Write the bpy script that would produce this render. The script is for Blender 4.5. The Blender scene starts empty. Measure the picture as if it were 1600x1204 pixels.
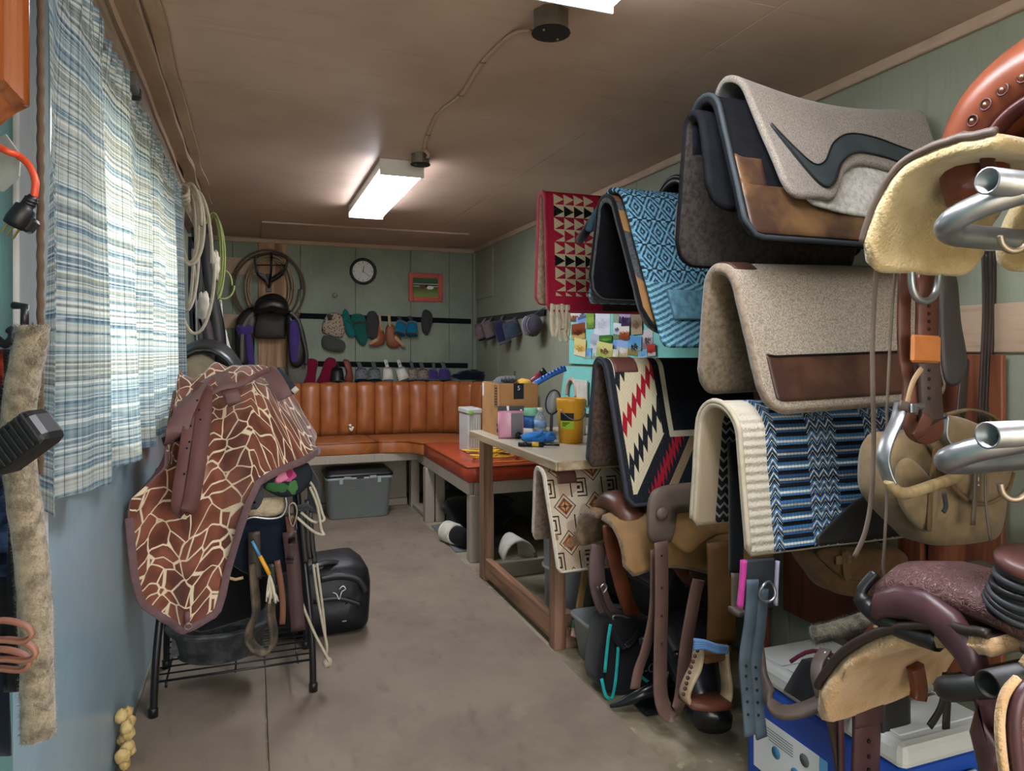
import bpy, bmesh, math, random
import numpy as np
from mathutils import Vector, Matrix, noise as mnoise
random.seed(7)
R = math.radians
S = bpy.context.scene
COL = S.collection

# ------------------------------------------------------------------ camera, sky, sun, exposure
CAM_H, FOC, YAW = 1.35, 1100.0, math.atan((800 - 394) / 1100.0)
cam_d = bpy.data.cameras.new('camera'); cam = bpy.data.objects.new('camera', cam_d); COL.objects.link(cam)
cam.location = (0, 0, CAM_H); cam.rotation_euler = (R(90), 0, -YAW)
cam_d.sensor_fit = 'HORIZONTAL'; cam_d.sensor_width = 36.0; cam_d.lens = 36.0 * FOC / 1600.0
cam_d.shift_y = -54.0 / 1600.0; cam_d.clip_start = 0.02
S.camera = cam
W = bpy.data.worlds.new('sky'); S.world = W; W.use_nodes = True
bg = W.node_tree.nodes['Background']
bg.inputs[0].default_value = (1.0, 0.975, 0.94, 1); bg.inputs[1].default_value = 3.9
sun_d = bpy.data.lights.new('sun', 'SUN'); sun = bpy.data.objects.new('sun', sun_d); COL.objects.link(sun)
sun_d.energy = 3.2; sun_d.angle = R(0.6); sun_d.color = (1.0, 0.96, 0.92)
sun.location = (-4, 3, 6); sun.rotation_euler = Vector((0.62, 0.18, -0.62)).to_track_quat('-Z', 'Y').to_euler()
S.view_settings.view_transform = 'Standard'; S.view_settings.look = 'None'
S.view_settings.gamma = 1.0; S.view_settings.use_curve_mapping = False
S.view_settings.exposure = 0.65

# ------------------------------------------------------------------ helpers: numbers
_c, _s = math.cos(YAW), math.sin(YAW)
def at(u, v, X=None, Y=None, Z=None, D=None):
    """point of the room seen at a pixel of the photograph, on the plane X, Y or Z = const or at a depth D"""
    a, b = (u - 800.0) / FOC, -(v - 548.0) / FOC
    r = Vector((a * _c + _s, -a * _s + _c, b))
    if X is not None: d = X / r.x
    elif Y is not None: d = Y / r.y
    elif Z is not None: d = (Z - CAM_H) / r.z
    else: d = D
    return Vector((0, 0, CAM_H)) + r * d
def V(*a): return Vector(a)
def lerp(a, b, t): return a + (b - a) * t
def hexc(h, a=1.0):
    h = h.lstrip('#'); o = []
    for i in (0, 2, 4):
        c = int(h[i:i + 2], 16) / 255.0
        o.append(c / 12.92 if c <= 0.04045 else ((c + 0.055) / 1.055) ** 2.4)
    return (*o, a)
def smooth(pts, n=6, closed=False):
    """Catmull-Rom curve through the points"""
    P = [Vector(p) for p in pts]; m = len(P); out = []
    for i in range(m if closed else m - 1):
        if closed: p0, p1, p2, p3 = P[i - 1], P[i], P[(i + 1) % m], P[(i + 2) % m]
        else: p0, p1, p2, p3 = P[max(i - 1, 0)], P[i], P[i + 1], P[min(i + 2, m - 1)]
        for k in range(n):
            t = k / n
            out.append(0.5 * ((2 * p1) + (p2 - p0) * t + (2 * p0 - 5 * p1 + 4 * p2 - p3) * t * t + (3 * p1 - p0 - 3 * p2 + p3) * t ** 3))
    if not closed: out.append(P[-1].copy())
    return out
def interp(x, xs, ys): return float(np.interp(x, xs, ys))
def cub(x, xs, ys):
    P = smooth([(a, b, 0) for a, b in zip(xs, ys)], 10); return float(np.interp(x, [p.x for p in P], [p.y for p in P]))
def nz(x, y=0.0, z=0.0): return mnoise.noise(Vector((x, y, z)))

# ------------------------------------------------------------------ helpers: mesh builder
class MB:
    def __init__(s): s.v, s.f, s.m, s.uv, s.flat = [], [], [], {}, set()
    def add(s, vs, fs, mi=0, uv=None, flat=False):
        o = len(s.v); s.v += [tuple(p) for p in vs]
        for k, f in enumerate(fs):
            if flat: s.flat.add(len(s.f))
            s.f.append([i + o for i in f]); s.m.append(mi if isinstance(mi, int) else mi[k])
        if uv is not None:
            for i, q in enumerate(uv): s.uv[i + o] = q
        return s
    def box(s, c, size, rot=None, bevel=0.004, mi=0, seg=1):
        bm = bmesh.new(); bmesh.ops.create_cube(bm, size=1.0)
        for v in bm.verts: v.co = Vector((v.co.x * size[0], v.co.y * size[1], v.co.z * size[2]))
        b = min(bevel, 0.45 * min(size))
        if b > 0: bmesh.ops.bevel(bm, geom=bm.edges[:], offset=b, segments=seg, profile=0.5, affect='EDGES', clamp_overlap=True)
        bm.verts.index_update()
        M = rot if isinstance(rot, Matrix) else (Matrix.Rotation(rot, 3, 'Z') if rot else Matrix.Identity(3))
        s.add([M @ v.co + Vector(c) for v in bm.verts], [[v.index for v in f.verts] for f in bm.faces], mi, flat=True)
        bm.free(); return s
    def span(s, a, b, bevel=0.004, mi=0, seg=1):
        a, b = Vector(a), Vector(b)
        return s.box((a + b) / 2, [abs(k) for k in (b - a)], None, bevel, mi, seg)
    def bar(s, a, b, w, h, up=(0, 0, 1), bevel=0.003, mi=0):
        a, b = Vector(a), Vector(b); t = (b - a).normalized(); up = Vector(up)
        x = t.cross(up).normalized(); z = x.cross(t)
        M = Matrix((x, t, z)).transposed()
        return s.box((a + b) / 2, (w, (b - a).length, h), M, bevel, mi)
    def loft(s, rings, closed_ring=True, caps=True, mi=0, loop=False, uvs=None):
        n = len(rings[0]); vs = [p for r in rings for p in r]; fs = []
        L = len(rings)
        for i in range(L if loop else L - 1):
            i2 = (i + 1) % L
            for j in range(n if closed_ring else n - 1):
                j2 = (j + 1) % n
                fs.append([i * n + j, i * n + j2, i2 * n + j2, i2 * n + j])
        if caps and closed_ring and not loop:
            fs.append(list(range(n))[::-1]); fs.append([(L - 1) * n + j for j in range(n)])
        return s.add(vs, fs, mi, uvs)
    def tube(s, pts, r, seg=8, closed=False, caps=True, mi=0):
        P = [Vector(p) for p in pts]; n = len(P); rings = []; nrm = None
        for i, p in enumerate(P):
            if closed: t = P[(i + 1) % n] - P[i - 1]
            else: t = P[min(i + 1, n - 1)] - P[max(i - 1, 0)]
            if t.length < 1e-9: t = Vector((0, 0, 1))
            t.normalize()
            if nrm is None:
                nrm = t.orthogonal().normalized()
            else:
                nrm = nrm - t * nrm.dot(t)
                if nrm.length < 1e-6: nrm = t.orthogonal()
                nrm.normalize()
            b = t.cross(nrm); rr = r[i] if hasattr(r, '__len__') else r
            rings.append([p + (nrm * math.cos(2 * math.pi * k / seg) + b * math.sin(2 * math.pi * k / seg)) * rr for k in range(seg)])
        return s.loft(rings, True, caps, mi, loop=closed)
    def ribbon(s, pts, w, th, side=(1, 0, 0), mi=0, closed=False, round_=0.35):
        """flat strap along a path; side = direction of its width"""
        P = [Vector(p) for p in pts]; n = len(P); rings = []
        for i, p in enumerate(P):
            t = (P[(i + 1) % n] - P[i - 1]) if closed else (P[min(i + 1, n - 1)] - P[max(i - 1, 0)])
            t.normalize(); sd = Vector(side[i]) if isinstance(side, list) else Vector(side)
            x = sd - t * sd.dot(t)
            if x.length < 1e-6: x = t.orthogonal()
            x.normalize(); y = t.cross(x)
            ww = (w[i] if hasattr(w, '__len__') else w) / 2; h = th / 2; c = min(h, ww) * round_
            rings.append([p + x * a + y * b for a, b in ((-ww, -h + c), (-ww + c, -h), (ww - c, -h), (ww, -h + c), (ww, h - c), (ww - c, h), (-ww + c, h), (-ww, h - c))])
        return s.loft(rings, True, True, mi, loop=closed)
    def lathe(s, prof, c=(0, 0, 0), seg=20, M=None, mi=0, sx=1.0, sy=1.0):
        c = Vector(c); M = M or Matrix.Identity(3)
        rings = [[c + M @ Vector((r * sx * math.cos(2 * math.pi * k / seg), r * sy * math.sin(2 * math.pi * k / seg), z)) for k in range(seg)] for r, z in prof]
        return s.loft(rings, True, True, mi)
    def pillow(s, outline, o, ax, ay, th, rings=4, mi=0, power=0.5, flat_back=False, uvscale=1.0):
        """soft padded body on a 2-D outline (star-shaped), thickness th"""
        o, ax, ay = Vector(o), Vector(ax), Vector(ay); nn = ax.cross(ay).normalized()
        cx = sum(p[0] for p in outline) / len(outline); cy = sum(p[1] for p in outline) / len(outline)
        n = len(outline); L = []; uv = []
        def ring(f, h):
            for p in outline:
                a, b = cx + (p[0] - cx) * f, cy + (p[1] - cy) * f
                L.append(o + ax * a + ay * b + nn * h); uv.append((a * uvscale, b * uvscale))
        fr = [math.cos(0.5 * math.pi * k / rings) for k in range(rings)]
        hs = [(1 - f ** 2) ** power for f in fr]
        lv = [(f, -h * th / 2 * (0.15 if flat_back else 1)) for f, h in zip(fr, hs)][::-1] + [(f, h * th / 2) for f, h in zip(fr, hs)][1:]
        for f, h in lv: ring(f, h)
        m = len(lv); fs = []
        for i in range(m - 1):
            for j in range(n): fs.append([i * n + j, i * n + (j + 1) % n, (i + 1) * n + (j + 1) % n, (i + 1) * n + j])
        b0 = len(L); L.append(o + ax * cx + ay * cy - nn * th / 2 * (0.15 if flat_back else 1)); uv.append((cx, cy))
        L.append(o + ax * cx + ay * cy + nn * th / 2); uv.append((cx, cy))
        for j in range(n):
            fs.append([b0, (j + 1) % n, j]); fs.append([b0 + 1, (m - 1) * n + j, (m - 1) * n + (j + 1) % n])
        return s.add(L, fs, mi, uv)
    def shell(s, grid, th, uvg=None, mi=(0, 1, 2), bulge=0.35):
        """thick sheet: grid[i][j] is the outer face; th the thickness inwards (against the normal)"""
        G = np.array([[tuple(p) for p in row] for row in grid], float); a, b = G.shape[:2]
        du = np.gradient(G, axis=0); dv = np.gradient(G, axis=1); N = np.cross(du, dv)
        N /= np.maximum(np.linalg.norm(N, axis=2, keepdims=True), 1e-9)
        I = G - N * th; n = a * b
        vs = list(G.reshape(-1, 3)) + list(I.reshape(-1, 3))
        uv = None
        if uvg is not None:
            q = [tuple(x) for row in uvg for x in row]; uv = q + q
        fs, ms = [], []
        for i in range(a - 1):
            for j in range(b - 1):
                k = i * b + j
                fs.append([k, k + b, k + b + 1, k + 1]); ms.append(mi[0])
                fs.append([n + k, n + k + 1, n + k + b + 1, n + k + b]); ms.append(mi[1])
        loop = [i * b for i in range(a)] + [(a - 1) * b + j for j in range(1, b)] + [i * b + b - 1 for i in range(a - 2, -1, -1)] + [j for j in range(b - 2, 0, -1)]
        cen = G.reshape(-1, 3); m = len(loop); base = len(vs)
        for q, k in enumerate(loop):
            p, pi = vs[k], vs[n + k]; i, j = divmod(k, b)
            ins = np.array(cen[min(max(i, 1), a - 2) * b + min(max(j, 1), b - 2)])
            o = p - ins; l = np.linalg.norm(o); o = o / l if l > 1e-9 else o
            vs.append((p + pi) / 2 + o * th * bulge)
            if uv is not None: uv.append(uv[k])
        for q in range(m):
            k, k2 = loop[q], loop[(q + 1) % m]; c1, c2 = base + q, base + (q + 1) % m
            fs.append([k, k2, c2, c1][::-1]); ms.append(mi[2]); fs.append([c1, c2, n + k2, n + k][::-1]); ms.append(mi[2])
        return s.add(vs, fs, ms, uv)
    def sheet(s, grid, uvg=None, mi=0):
        a, b = len(grid), len(grid[0]); vs = [p for r in grid for p in r]
        uv = [q for r in uvg for q in r] if uvg else None
        return s.add(vs, [[i * b + j, (i + 1) * b + j, (i + 1) * b + j + 1, i * b + j + 1] for i in range(a - 1) for j in range(b - 1)], mi, uv)
    def prism(s, outline, o, ax, ay, th, mi=0, flat=True):
        o, ax, ay = Vector(o), Vector(ax), Vector(ay); nn = ax.cross(ay).normalized() * th; n = len(outline)
        L = [o + ax * p[0] + ay * p[1] for p in outline]; L += [p + nn for p in L]
        uv = [(p[0], p[1]) for p in outline] * 2
        return s.add(L, [list(range(n))[::-1], [n + i for i in range(n)]] + [[i, (i + 1) % n, n + (i + 1) % n, n + i] for i in range(n)], mi, uv, flat)
    def blob(s, c, r, seed=0.0, amp=0.15, freq=2.0, seg=16, M=None, mi=0, squash=None):
        c = Vector(c); M = M or Matrix.Identity(3); rings = []; h = seg // 2
        for i in range(h + 1):
            ph = math.pi * min(max(i, 0.12), h - 0.12) / h; row = []
            for k in range(seg):
                a = 2 * math.pi * k / seg; d = Vector((math.sin(ph) * math.cos(a), math.sin(ph) * math.sin(a), math.cos(ph)))
                f = 1 + amp * mnoise.noise(d * freq + Vector((seed, seed * 1.7, -seed)))
                q = Vector((d.x * r[0], d.y * r[1], d.z * r[2])) * f
                if squash is not None: q.z = max(q.z, -squash * r[2])
                row.append(c + M @ q)
            rings.append(row)
        return s.loft(rings, True, True, mi)
    def move(s, M4):
        s.v = [tuple(M4 @ Vector(p)) for p in s.v]; return s
    def build(s, name, mats, parent=None, sm=True, origin=None):
        if not isinstance(mats, (list, tuple)): mats = [mats]
        me = bpy.data.meshes.new(name); A = np.array(s.v, float)
        if parent is not None:
            off = Vector((0, 0, 0)); q = parent
            while q is not None: off += q.location; q = q.parent
            loc = Vector((0, 0, 0))
        else:
            off = Vector(origin) if origin is not None else Vector(((A[:, 0].min() + A[:, 0].max()) / 2, (A[:, 1].min() + A[:, 1].max()) / 2, A[:, 2].min()))
            loc = off
        A = A - np.array(off)
        me.from_pydata([tuple(p) for p in A], [], s.f)
        for m in mats: me.materials.append(m)
        if len(mats) > 1: me.polygons.foreach_set('material_index', [min(m, len(mats) - 1) for m in s.m])
        me.polygons.foreach_set('use_smooth', [sm and i not in s.flat for i in range(len(s.f))])
        if s.uv:
            ul = me.uv_layers.new(name='uv'); d = np.zeros((len(me.loops), 2)); li = np.zeros(len(me.loops), int)
            me.loops.foreach_get('vertex_index', li)
            T = np.array([s.uv.get(i, (0, 0)) for i in range(len(s.v))]); d = T[li]
            ul.data.foreach_set('uv', d.ravel())
        me.validate(); me.update()
        ob = bpy.data.objects.new(name, me); COL.objects.link(ob); ob.location = loc; ob.parent = parent
        return ob
def tag(o, label, cat=None, group=None, kind=None):
    if label: o['label'] = label
    if cat: o['category'] = cat
    if group: o['group'] = group
    if kind: o['kind'] = kind
    return o
def thing(name, label, cat, loc=(0, 0, 0), group=None):
    o = bpy.data.objects.new(name, None); COL.objects.link(o); o.location = loc; o.empty_display_size = 0.05
    return tag(o, label, cat, group)
def struct(mb, name, mat, parent=None, **k):
    o = mb.build(name, mat, parent, **k)
    if parent is None: o['kind'] = 'structure'
    return o
def copy_tree(o, loc=None, parent=None):
    c = o.copy(); COL.objects.link(c); c.parent = parent
    if loc is not None: c.location = loc
    for ch in list(o.children): copy_tree(ch, None, c)
    return c

# ------------------------------------------------------------------ helpers: node materials
class E:
    """a socket with arithmetic"""
    def __init__(s, t, sock): s.t, s.k = t, sock
    def _m(s, op, *o, clamp=False):
        n = s.t.nodes.new('ShaderNodeMath'); n.operation = op; n.use_clamp = clamp
        for i, q in enumerate((s,) + o):
            if isinstance(q, E): s.t.links.new(q.k, n.inputs[i])
            else: n.inputs[i].default_value = q
        return E(s.t, n.outputs[0])
    def __add__(s, o): return s._m('ADD', o)
    def __radd__(s, o): return s._m('ADD', o)
    def __sub__(s, o): return s._m('SUBTRACT', o)
    def __rsub__(s, o): return (s * -1.0) + o
    def __mul__(s, o): return s._m('MULTIPLY', o)
    def __rmul__(s, o): return s._m('MULTIPLY', o)
    def __truediv__(s, o): return s._m('DIVIDE', o)
    def abs(s): return s._m('ABSOLUTE')
    def fr(s): return s._m('FRACT')
    def floor(s): return s._m('FLOOR')
    def lt(s, o): return s._m('LESS_THAN', o)
    def gt(s, o): return s._m('GREATER_THAN', o)
    def min(s, o): return s._m('MINIMUM', o)
    def max(s, o): return s._m('MAXIMUM', o)
    def mod(s, o): return s._m('FLOORED_MODULO', o)
    def ping(s, o): return s._m('PINGPONG', o)
    def sin(s): return s._m('SINE')
    def clamp(s): return s._m('ADD', 0.0, clamp=True)
    def step(s, a, b):  # smooth 0..1
        n = s.t.nodes.new('ShaderNodeMapRange'); n.interpolation_type = 'SMOOTHSTEP'
        s.t.links.new(s.k, n.inputs[0]); n.inputs[1].default_value = a; n.inputs[2].default_value = b
        return E(s.t, n.outputs[0])
class Mat:
    def __init__(s, name):
        s.m = bpy.data.materials.new(name); s.m.use_nodes = True; s.t = s.m.node_tree; s.t.nodes.clear()
        s.o = s.t.nodes.new('ShaderNodeOutputMaterial')
    def coord(s, kind='Object'):
        n = s.t.nodes.new('ShaderNodeTexCoord'); return n.outputs[kind]
    def xyz(s, kind='Object'):
        n = s.t.nodes.new('ShaderNodeSeparateXYZ'); s.t.links.new(s.coord(kind), n.inputs[0])
        return tuple(E(s.t, n.outputs[i]) for i in range(3))
    def vec(s, x, y=0.0, z=0.0):
        n = s.t.nodes.new('ShaderNodeCombineXYZ')
        for i, q in enumerate((x, y, z)):
            if isinstance(q, E): s.t.links.new(q.k, n.inputs[i])
            else: n.inputs[i].default_value = q
        return n.outputs[0]
    def noise(s, scale=10.0, detail=3.0, vec=None, rough=0.55, dist=0.0, kind='Object', stretch=None):
        n = s.t.nodes.new('ShaderNodeTexNoise'); v = vec if vec is not None else s.coord(kind)
        if stretch is not None:
            mp = s.t.nodes.new('ShaderNodeMapping'); s.t.links.new(v, mp.inputs[0]); mp.inputs['Scale'].default_value = stretch; v = mp.outputs[0]
        s.t.links.new(v, n.inputs['Vector']); n.inputs['Scale'].default_value = scale
        n.inputs['Detail'].default_value = detail; n.inputs['Roughness'].default_value = rough; n.inputs['Distortion'].default_value = dist
        return E(s.t, n.outputs[0])
    def voronoi(s, scale=10.0, feature='F1', vec=None, kind='Object', out=0, rand=1.0):
        n = s.t.nodes.new('ShaderNodeTexVoronoi'); n.feature = feature
        s.t.links.new(vec if vec is not None else s.coord(kind), n.inputs['Vector']); n.inputs['Scale'].default_value = scale
        n.inputs['Randomness'].default_value = rand
        return E(s.t, n.outputs[out])
    def rgb(s, c):
        if not isinstance(c, str) and not isinstance(c, tuple): return c
        n = s.t.nodes.new('ShaderNodeRGB'); n.outputs[0].default_value = hexc(c) if isinstance(c, str) else c; return n.outputs[0]
    def mix(s, a, b, f, mode='MIX'):
        n = s.t.nodes.new('ShaderNodeMix'); n.data_type = 'RGBA'; n.blend_type = mode; n.clamp_factor = True
        if isinstance(f, E): s.t.links.new(f.k, n.inputs[0])
        else: n.inputs[0].default_value = f
        s.t.links.new(s.rgb(a), n.inputs[6]); s.t.links.new(s.rgb(b), n.inputs[7]); return n.outputs[2]
    def ramp(s, f, stops, const=False):
        n = s.t.nodes.new('ShaderNodeValToRGB'); s.t.links.new(f.k, n.inputs[0]); r = n.color_ramp
        if const: r.interpolation = 'CONSTANT'
        while len(r.elements) < len(stops): r.elements.new(0.5)
        for e, (p, c) in zip(r.elements, stops): e.position = p; e.color = hexc(c) if isinstance(c, str) else c
        return n.outputs[0]
    def bump(s, h, strength=0.3, dist=0.005, normal=None):
        n = s.t.nodes.new('ShaderNodeBump'); s.t.links.new(h.k, n.inputs['Height']); n.inputs['Strength'].default_value = strength
        n.inputs['Distance'].default_value = dist
        if normal is not None: s.t.links.new(normal, n.inputs['Normal'])
        return n.outputs[0]
    def done(s, col, rough=0.6, metal=0.0, normal=None, spec=0.4, sheen=0.0, coat=0.0, trans=0.0, alpha=None, emit=None, estr=0.0, subsurf=0.0):
        n = s.t.nodes.new('ShaderNodeBsdfPrincipled'); I = n.inputs
        s.t.links.new(s.rgb(col), I['Base Color'])
        if isinstance(rough, E): s.t.links.new(rough.k, I['Roughness'])
        else: I['Roughness'].default_value = rough
        I['Metallic'].default_value = metal; I['Specular IOR Level'].default_value = spec
        I['Sheen Weight'].default_value = sheen; I['Coat Weight'].default_value = coat; I['Transmission Weight'].default_value = trans
        if normal is not None: s.t.links.new(normal, I['Normal'])
        if emit is not None: s.t.links.new(s.rgb(emit), I['Emission Color']); I['Emission Strength'].default_value = estr
        s.t.links.new(n.outputs[0], s.o.inputs[0]); return s.m
def basic(name, col, rough=0.6, var=0.25, vs=14.0, bump=0.15, bs=90.0, bd=0.002, metal=0.0, spec=0.35, dark=None, sheen=0.0, coat=0.0, stretch=None):
    """colour with mottling and fine relief"""
    m = Mat(name); c = hexc(col); d = hexc(dark) if dark else tuple(x * 0.55 for x in c[:3]) + (1,)
    n = m.noise(vs, 4.0, stretch=stretch); f = (n.step(0.35, 0.7)) * min(1.0, var * 2)
    colr = m.mix(c, d, f)
    nb = m.bump(m.noise(bs, 3.0, stretch=stretch), bump, bd) if bump else None
    return m.done(colr, rough, metal, nb, spec, sheen, coat)
_mc = {}
def mk(name, *a, **k):
    if name not in _mc: _mc[name] = basic(name, *a, **k)
    return _mc[name]
def leather(name, col, rough=0.42, dark=None, var=0.3, **k):
    return mk(name, col, rough, var, 9.0, 0.18, 260.0, 0.001, spec=0.45, dark=dark, **k)
def fabric(name, col, dark=None, var=0.2, rough=0.9, **k):
    return mk(name, col, rough, var, 30.0, 0.35, 420.0, 0.0015, spec=0.1, dark=dark, sheen=0.15, **k)
def plastic(name, col, rough=0.4, **k): return mk(name, col, rough, 0.08, 6.0, 0.03, 200.0, 0.0005, spec=0.45, **k)
def metal(name, col='#b9b9b4', rough=0.32, **k): return mk(name, col, rough, 0.2, 25.0, 0.05, 160.0, 0.0005, metal=0.9, **k)
# ------------------------------------------------------------------ the room
XL, XR, YB, YF, ZC = -0.415, 2.08, 6.65, -0.95, 2.36
def paint(name, col, dark, rough=0.55, streak=(6, 6, 0.7), chips=None):
    m = Mat(name); n1 = m.noise(2.2, 5.0, rough=0.6); n2 = m.noise(9.0, 5.0, stretch=streak)
    c = m.mix(col, dark, (n1.step(0.38, 0.72)) * 0.55); c = m.mix(c, dark, n2.step(0.5, 0.75) * 0.45)
    if chips:
        k = m.noise(26.0, 4.0, stretch=(1, 1, 0.22)); c = m.mix(c, chips, k.step(0.68, 0.74) * 0.6)
    b = m.bump(m.noise(60.0, 4.0, stretch=streak), 0.25, 0.003)
    return m.done(c, rough, 0, b, 0.4)
def wood(name, light, dark, rough=0.55, axis=2, scale=7.0, knots=False, coat=0.0):
    m = Mat(name); st = [14, 14, 14]; st[axis] = 0.9
    g = m.noise(scale / 4, 5.0, stretch=tuple(st), dist=0.6); c = m.mix(light, dark, g.step(0.35, 0.7))
    g2 = m.noise(3.0, 4.0); c = m.mix(c, dark, g2.step(0.55, 0.75) * 0.5)
    if knots:
        v = m.voronoi(5.0); c = m.mix(dark, c, v.step(0.05, 0.13))
    return m.done(c, rough, 0, m.bump(g, 0.15, 0.002), 0.4, coat=coat)
M_sage = paint('sage_paint', '#8b907d', '#777c6a')
M_backw = paint('weathered_green_paint', '#87917f', '#667064', streak=(22, 22, 1.2), chips='#a9ab95')
M_blue = paint('blue_gloss_paint', '#93aebb', '#7f9aa9', rough=0.22, streak=(10, 10, 0.8), chips='#a9bcc6')
M_teal = paint('teal_paint', '#5d8482', '#4c706f')
M_white = paint('white_rough_paint', '#d6d6da', '#a9a9b4', streak=(30, 30, 1.0), rough=0.6)
M_tanp = paint('tan_trim_paint', '#b59d86', '#8f7863', streak=(8, 0.8, 8))
M_taupe = paint('taupe_paint', '#a59a8c', '#8d8274')
M_pine = wood('knotty_pine', '#b58f6a', '#7c5636', knots=True)
M_2x4 = wood('old_lumber', '#93705a', '#5d4133', axis=2)
M_2x4y = wood('old_lumber_long', '#9a7358', '#63452f', axis=1)
M_2x4x = wood('old_lumber_across', '#93705a', '#5d4133', axis=0)
M_redwood = wood('reddish_board', '#8a5135', '#5a2f1f', axis=2)
M_varn = wood('varnished_wood', '#a35b2c', '#7c3d17', rough=0.25, axis=2, coat=0.4)
# floor and mats
m = Mat('dirty_concrete'); n1 = m.noise(3.0, 6.0); n2 = m.noise(22.0, 5.0)
c = m.mix('#9b907a', '#6f6654', n1.step(0.35, 0.7)); c = m.mix(c, '#b3a888', n2.step(0.55, 0.75) * 0.6)
M_conc = m.done(c, 0.85, 0, m.bump(n2, 0.4, 0.004), 0.2)
m = Mat('worn_rubber_mat'); n1 = m.noise(1.6, 6.0, rough=0.65); n2 = m.noise(14.0, 6.0, stretch=(1, 0.45, 1)); n3 = m.noise(60.0, 4.0)
c = m.mix('#8a7c6d', '#75685b', n1.step(0.35, 0.7)); c = m.mix(c, '#5c5145', n2.step(0.55, 0.8) * 0.6); c = m.mix(c, '#9c8f7e', m.noise(5.0, 6.0).step(0.58, 0.8) * 0.5)
M_mat = m.done(c, 0.7, 0, m.bump(n3, 0.35, 0.002), 0.3)
m = Mat('brown_ceiling_paint'); n1 = m.noise(1.3, 5.0); n2 = m.noise(34.0, 4.0, stretch=(0.08, 1, 1))
c = m.mix('#c2a896', '#a98f7d', n1.step(0.3, 0.75)); c = m.mix(c, '#937b6b', n2.step(0.55, 0.8) * 0.35)
M_ceil = m.done(c, 0.5, 0, m.bump(n2, 0.3, 0.002), 0.35)
M_dark = mk('dark_gap', '#1d1a17', 0.9, bump=0)

fl = struct(MB().span((XL - 0.1, YF - 0.3, -0.06), (XR + 0.1, YB + 0.1, 0), 0), 'floor', M_conc)
for nm, x0, x1, lab in (('floor_mat', XL + 0.01, 0.045, 'worn grey rubber floor mat under the metal saddle stand by the blue wall'),
                        ('floor_mat', 0.052, 1.262, 'wide worn grey rubber mat covering the middle of the aisle')):
    tag(MB().span((x0, YF, 0.0005), (x1, 6.0 if x0 > 0 else 5.6, 0.010), 0.002).build(nm, M_mat), lab, 'mat')
ce = struct(MB().span((XL - 0.1, YF - 0.1, ZC + 0.012), (XR + 0.1, YB + 0.1, ZC + 0.05), 0), 'ceiling', M_dark)
ys = [YF, 0.453, 1.673, 2.893, 4.113, 5.333, YB]
for a, b in zip(ys, ys[1:]):
    MB().span((XL, a + 0.0015, ZC), (1.45, b - 0.0015, ZC + 0.012), 0.001).build('panel', M_ceil, ce)
ys = [YF, 1.25, 2.47, 3.69, 4.74, YB]
for a, b in zip(ys, ys[1:]):
    MB().span((1.453, a + 0.0015, ZC), (XR, b - 0.0015, ZC + 0.012), 0.001).build('panel', M_ceil, ce)
MB().span((0.07, 5.80, ZC - 0.014), (1.75, YB, ZC), 0.002).build('panel', M_ceil, ce)

# back wall: vertical painted boards on a backing
wb = struct(MB().span((XL - 0.1, YB, 0), (XR + 0.1, YB + 0.08, ZC), 0), 'wall_back', M_dark)
bx = [XL, -0.16, 0.11, 0.41, 0.90, 1.42, 1.80, XR]
for a, b in zip(bx, bx[1:]):
    MB().span((a + 0.0015, YB - 0.012, 0), (b - 0.0015, YB, ZC), 0.002).build('board', M_backw, wb)
MB().span((0.05, YB - 0.03, 1.2), (0.29, YB - 0.012, ZC - 0.02), 0.003).build('pine_board', M_pine, wb)
for z0, z1 in ((2.02, 2.17), (1.55, 1.67)):
    MB().span((-0.36, YB - 0.02, z0), (0.045, YB - 0.012, z1), 0.002).build('bare_patch', M_tanp, wb)
# right wall: sheets with a tan board running along it
wr = struct(MB().span((XR, YF, 0), (XR + 0.08, YB, ZC), 0), 'wall_right', M_dark)
by = [YF, 1.10, 2.32, 3.54, 4.76, 5.95, YB - 0.012]
for a, b in zip(by, by[1:]):
    MB().span((XR - 0.012, a + 0.0015, 0), (XR, b - 0.0015, ZC), 0.002).build('sheet', M_sage, wr)
MB().span((XR - 0.024, 6.08, 1.85), (XR - 0.012, 6.62, 2.30), 0.003).build('hatch_panel', M_sage, wr)
MB().span((XR - 0.024, 0.2, 1.345), (XR - 0.012, 2.0, 1.49), 0.003).build('tan_board', M_tanp, wr)
struct(MB().span((XR - 0.034, YF, ZC - 0.04), (XR - 0.012, YB - 0.014, ZC), 0.004), 'trim_1', M_tanp)
struct(MB().span((XL, YB - 0.036, ZC - 0.052), (XR - 0.036, YB - 0.0125, ZC - 0.0145), 0.004), 'trim_2', M_tanp)
struct(MB().span((XR - 0.05, YB - 0.05, 0), (XR - 0.0125, YB - 0.0125, ZC - 0.055), 0.004), 'trim_3', M_backw)
# left wall with the window opening behind the curtain
WY0, WY1, WZ0, WZ1 = 1.80, 3.62, 1.18, 2.04
wl = MB()
wl.span((XL - 0.09, YF, 0), (XL, YB, WZ0), 0); wl.span((XL - 0.09, YF, WZ1), (XL, YB, ZC), 0)
wl.span((XL - 0.09, YF, WZ0), (XL, WY0, WZ1), 0); wl.span((XL - 0.09, WY1, WZ0), (XL, YB, WZ1), 0)
wl = struct(wl, 'wall_left', M_blue)
MB().span((XL, YF + 0.02, 0), (XL + 0.012, 1.17, ZC), 0.002).build('teal_sheet', M_teal, wl)
MB().span((XL, 1.174, 0), (XL + 0.012, 1.498, ZC), 0.002).build('teal_sheet', M_teal, wl)
MB().span((XL, 4.6, 0), (XL + 0.012, YB - 0.014, ZC - 0.055), 0.002).build('green_sheet', M_backw, wl)
gl = Mat('window_glass'); M_glass = gl.t; 
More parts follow.
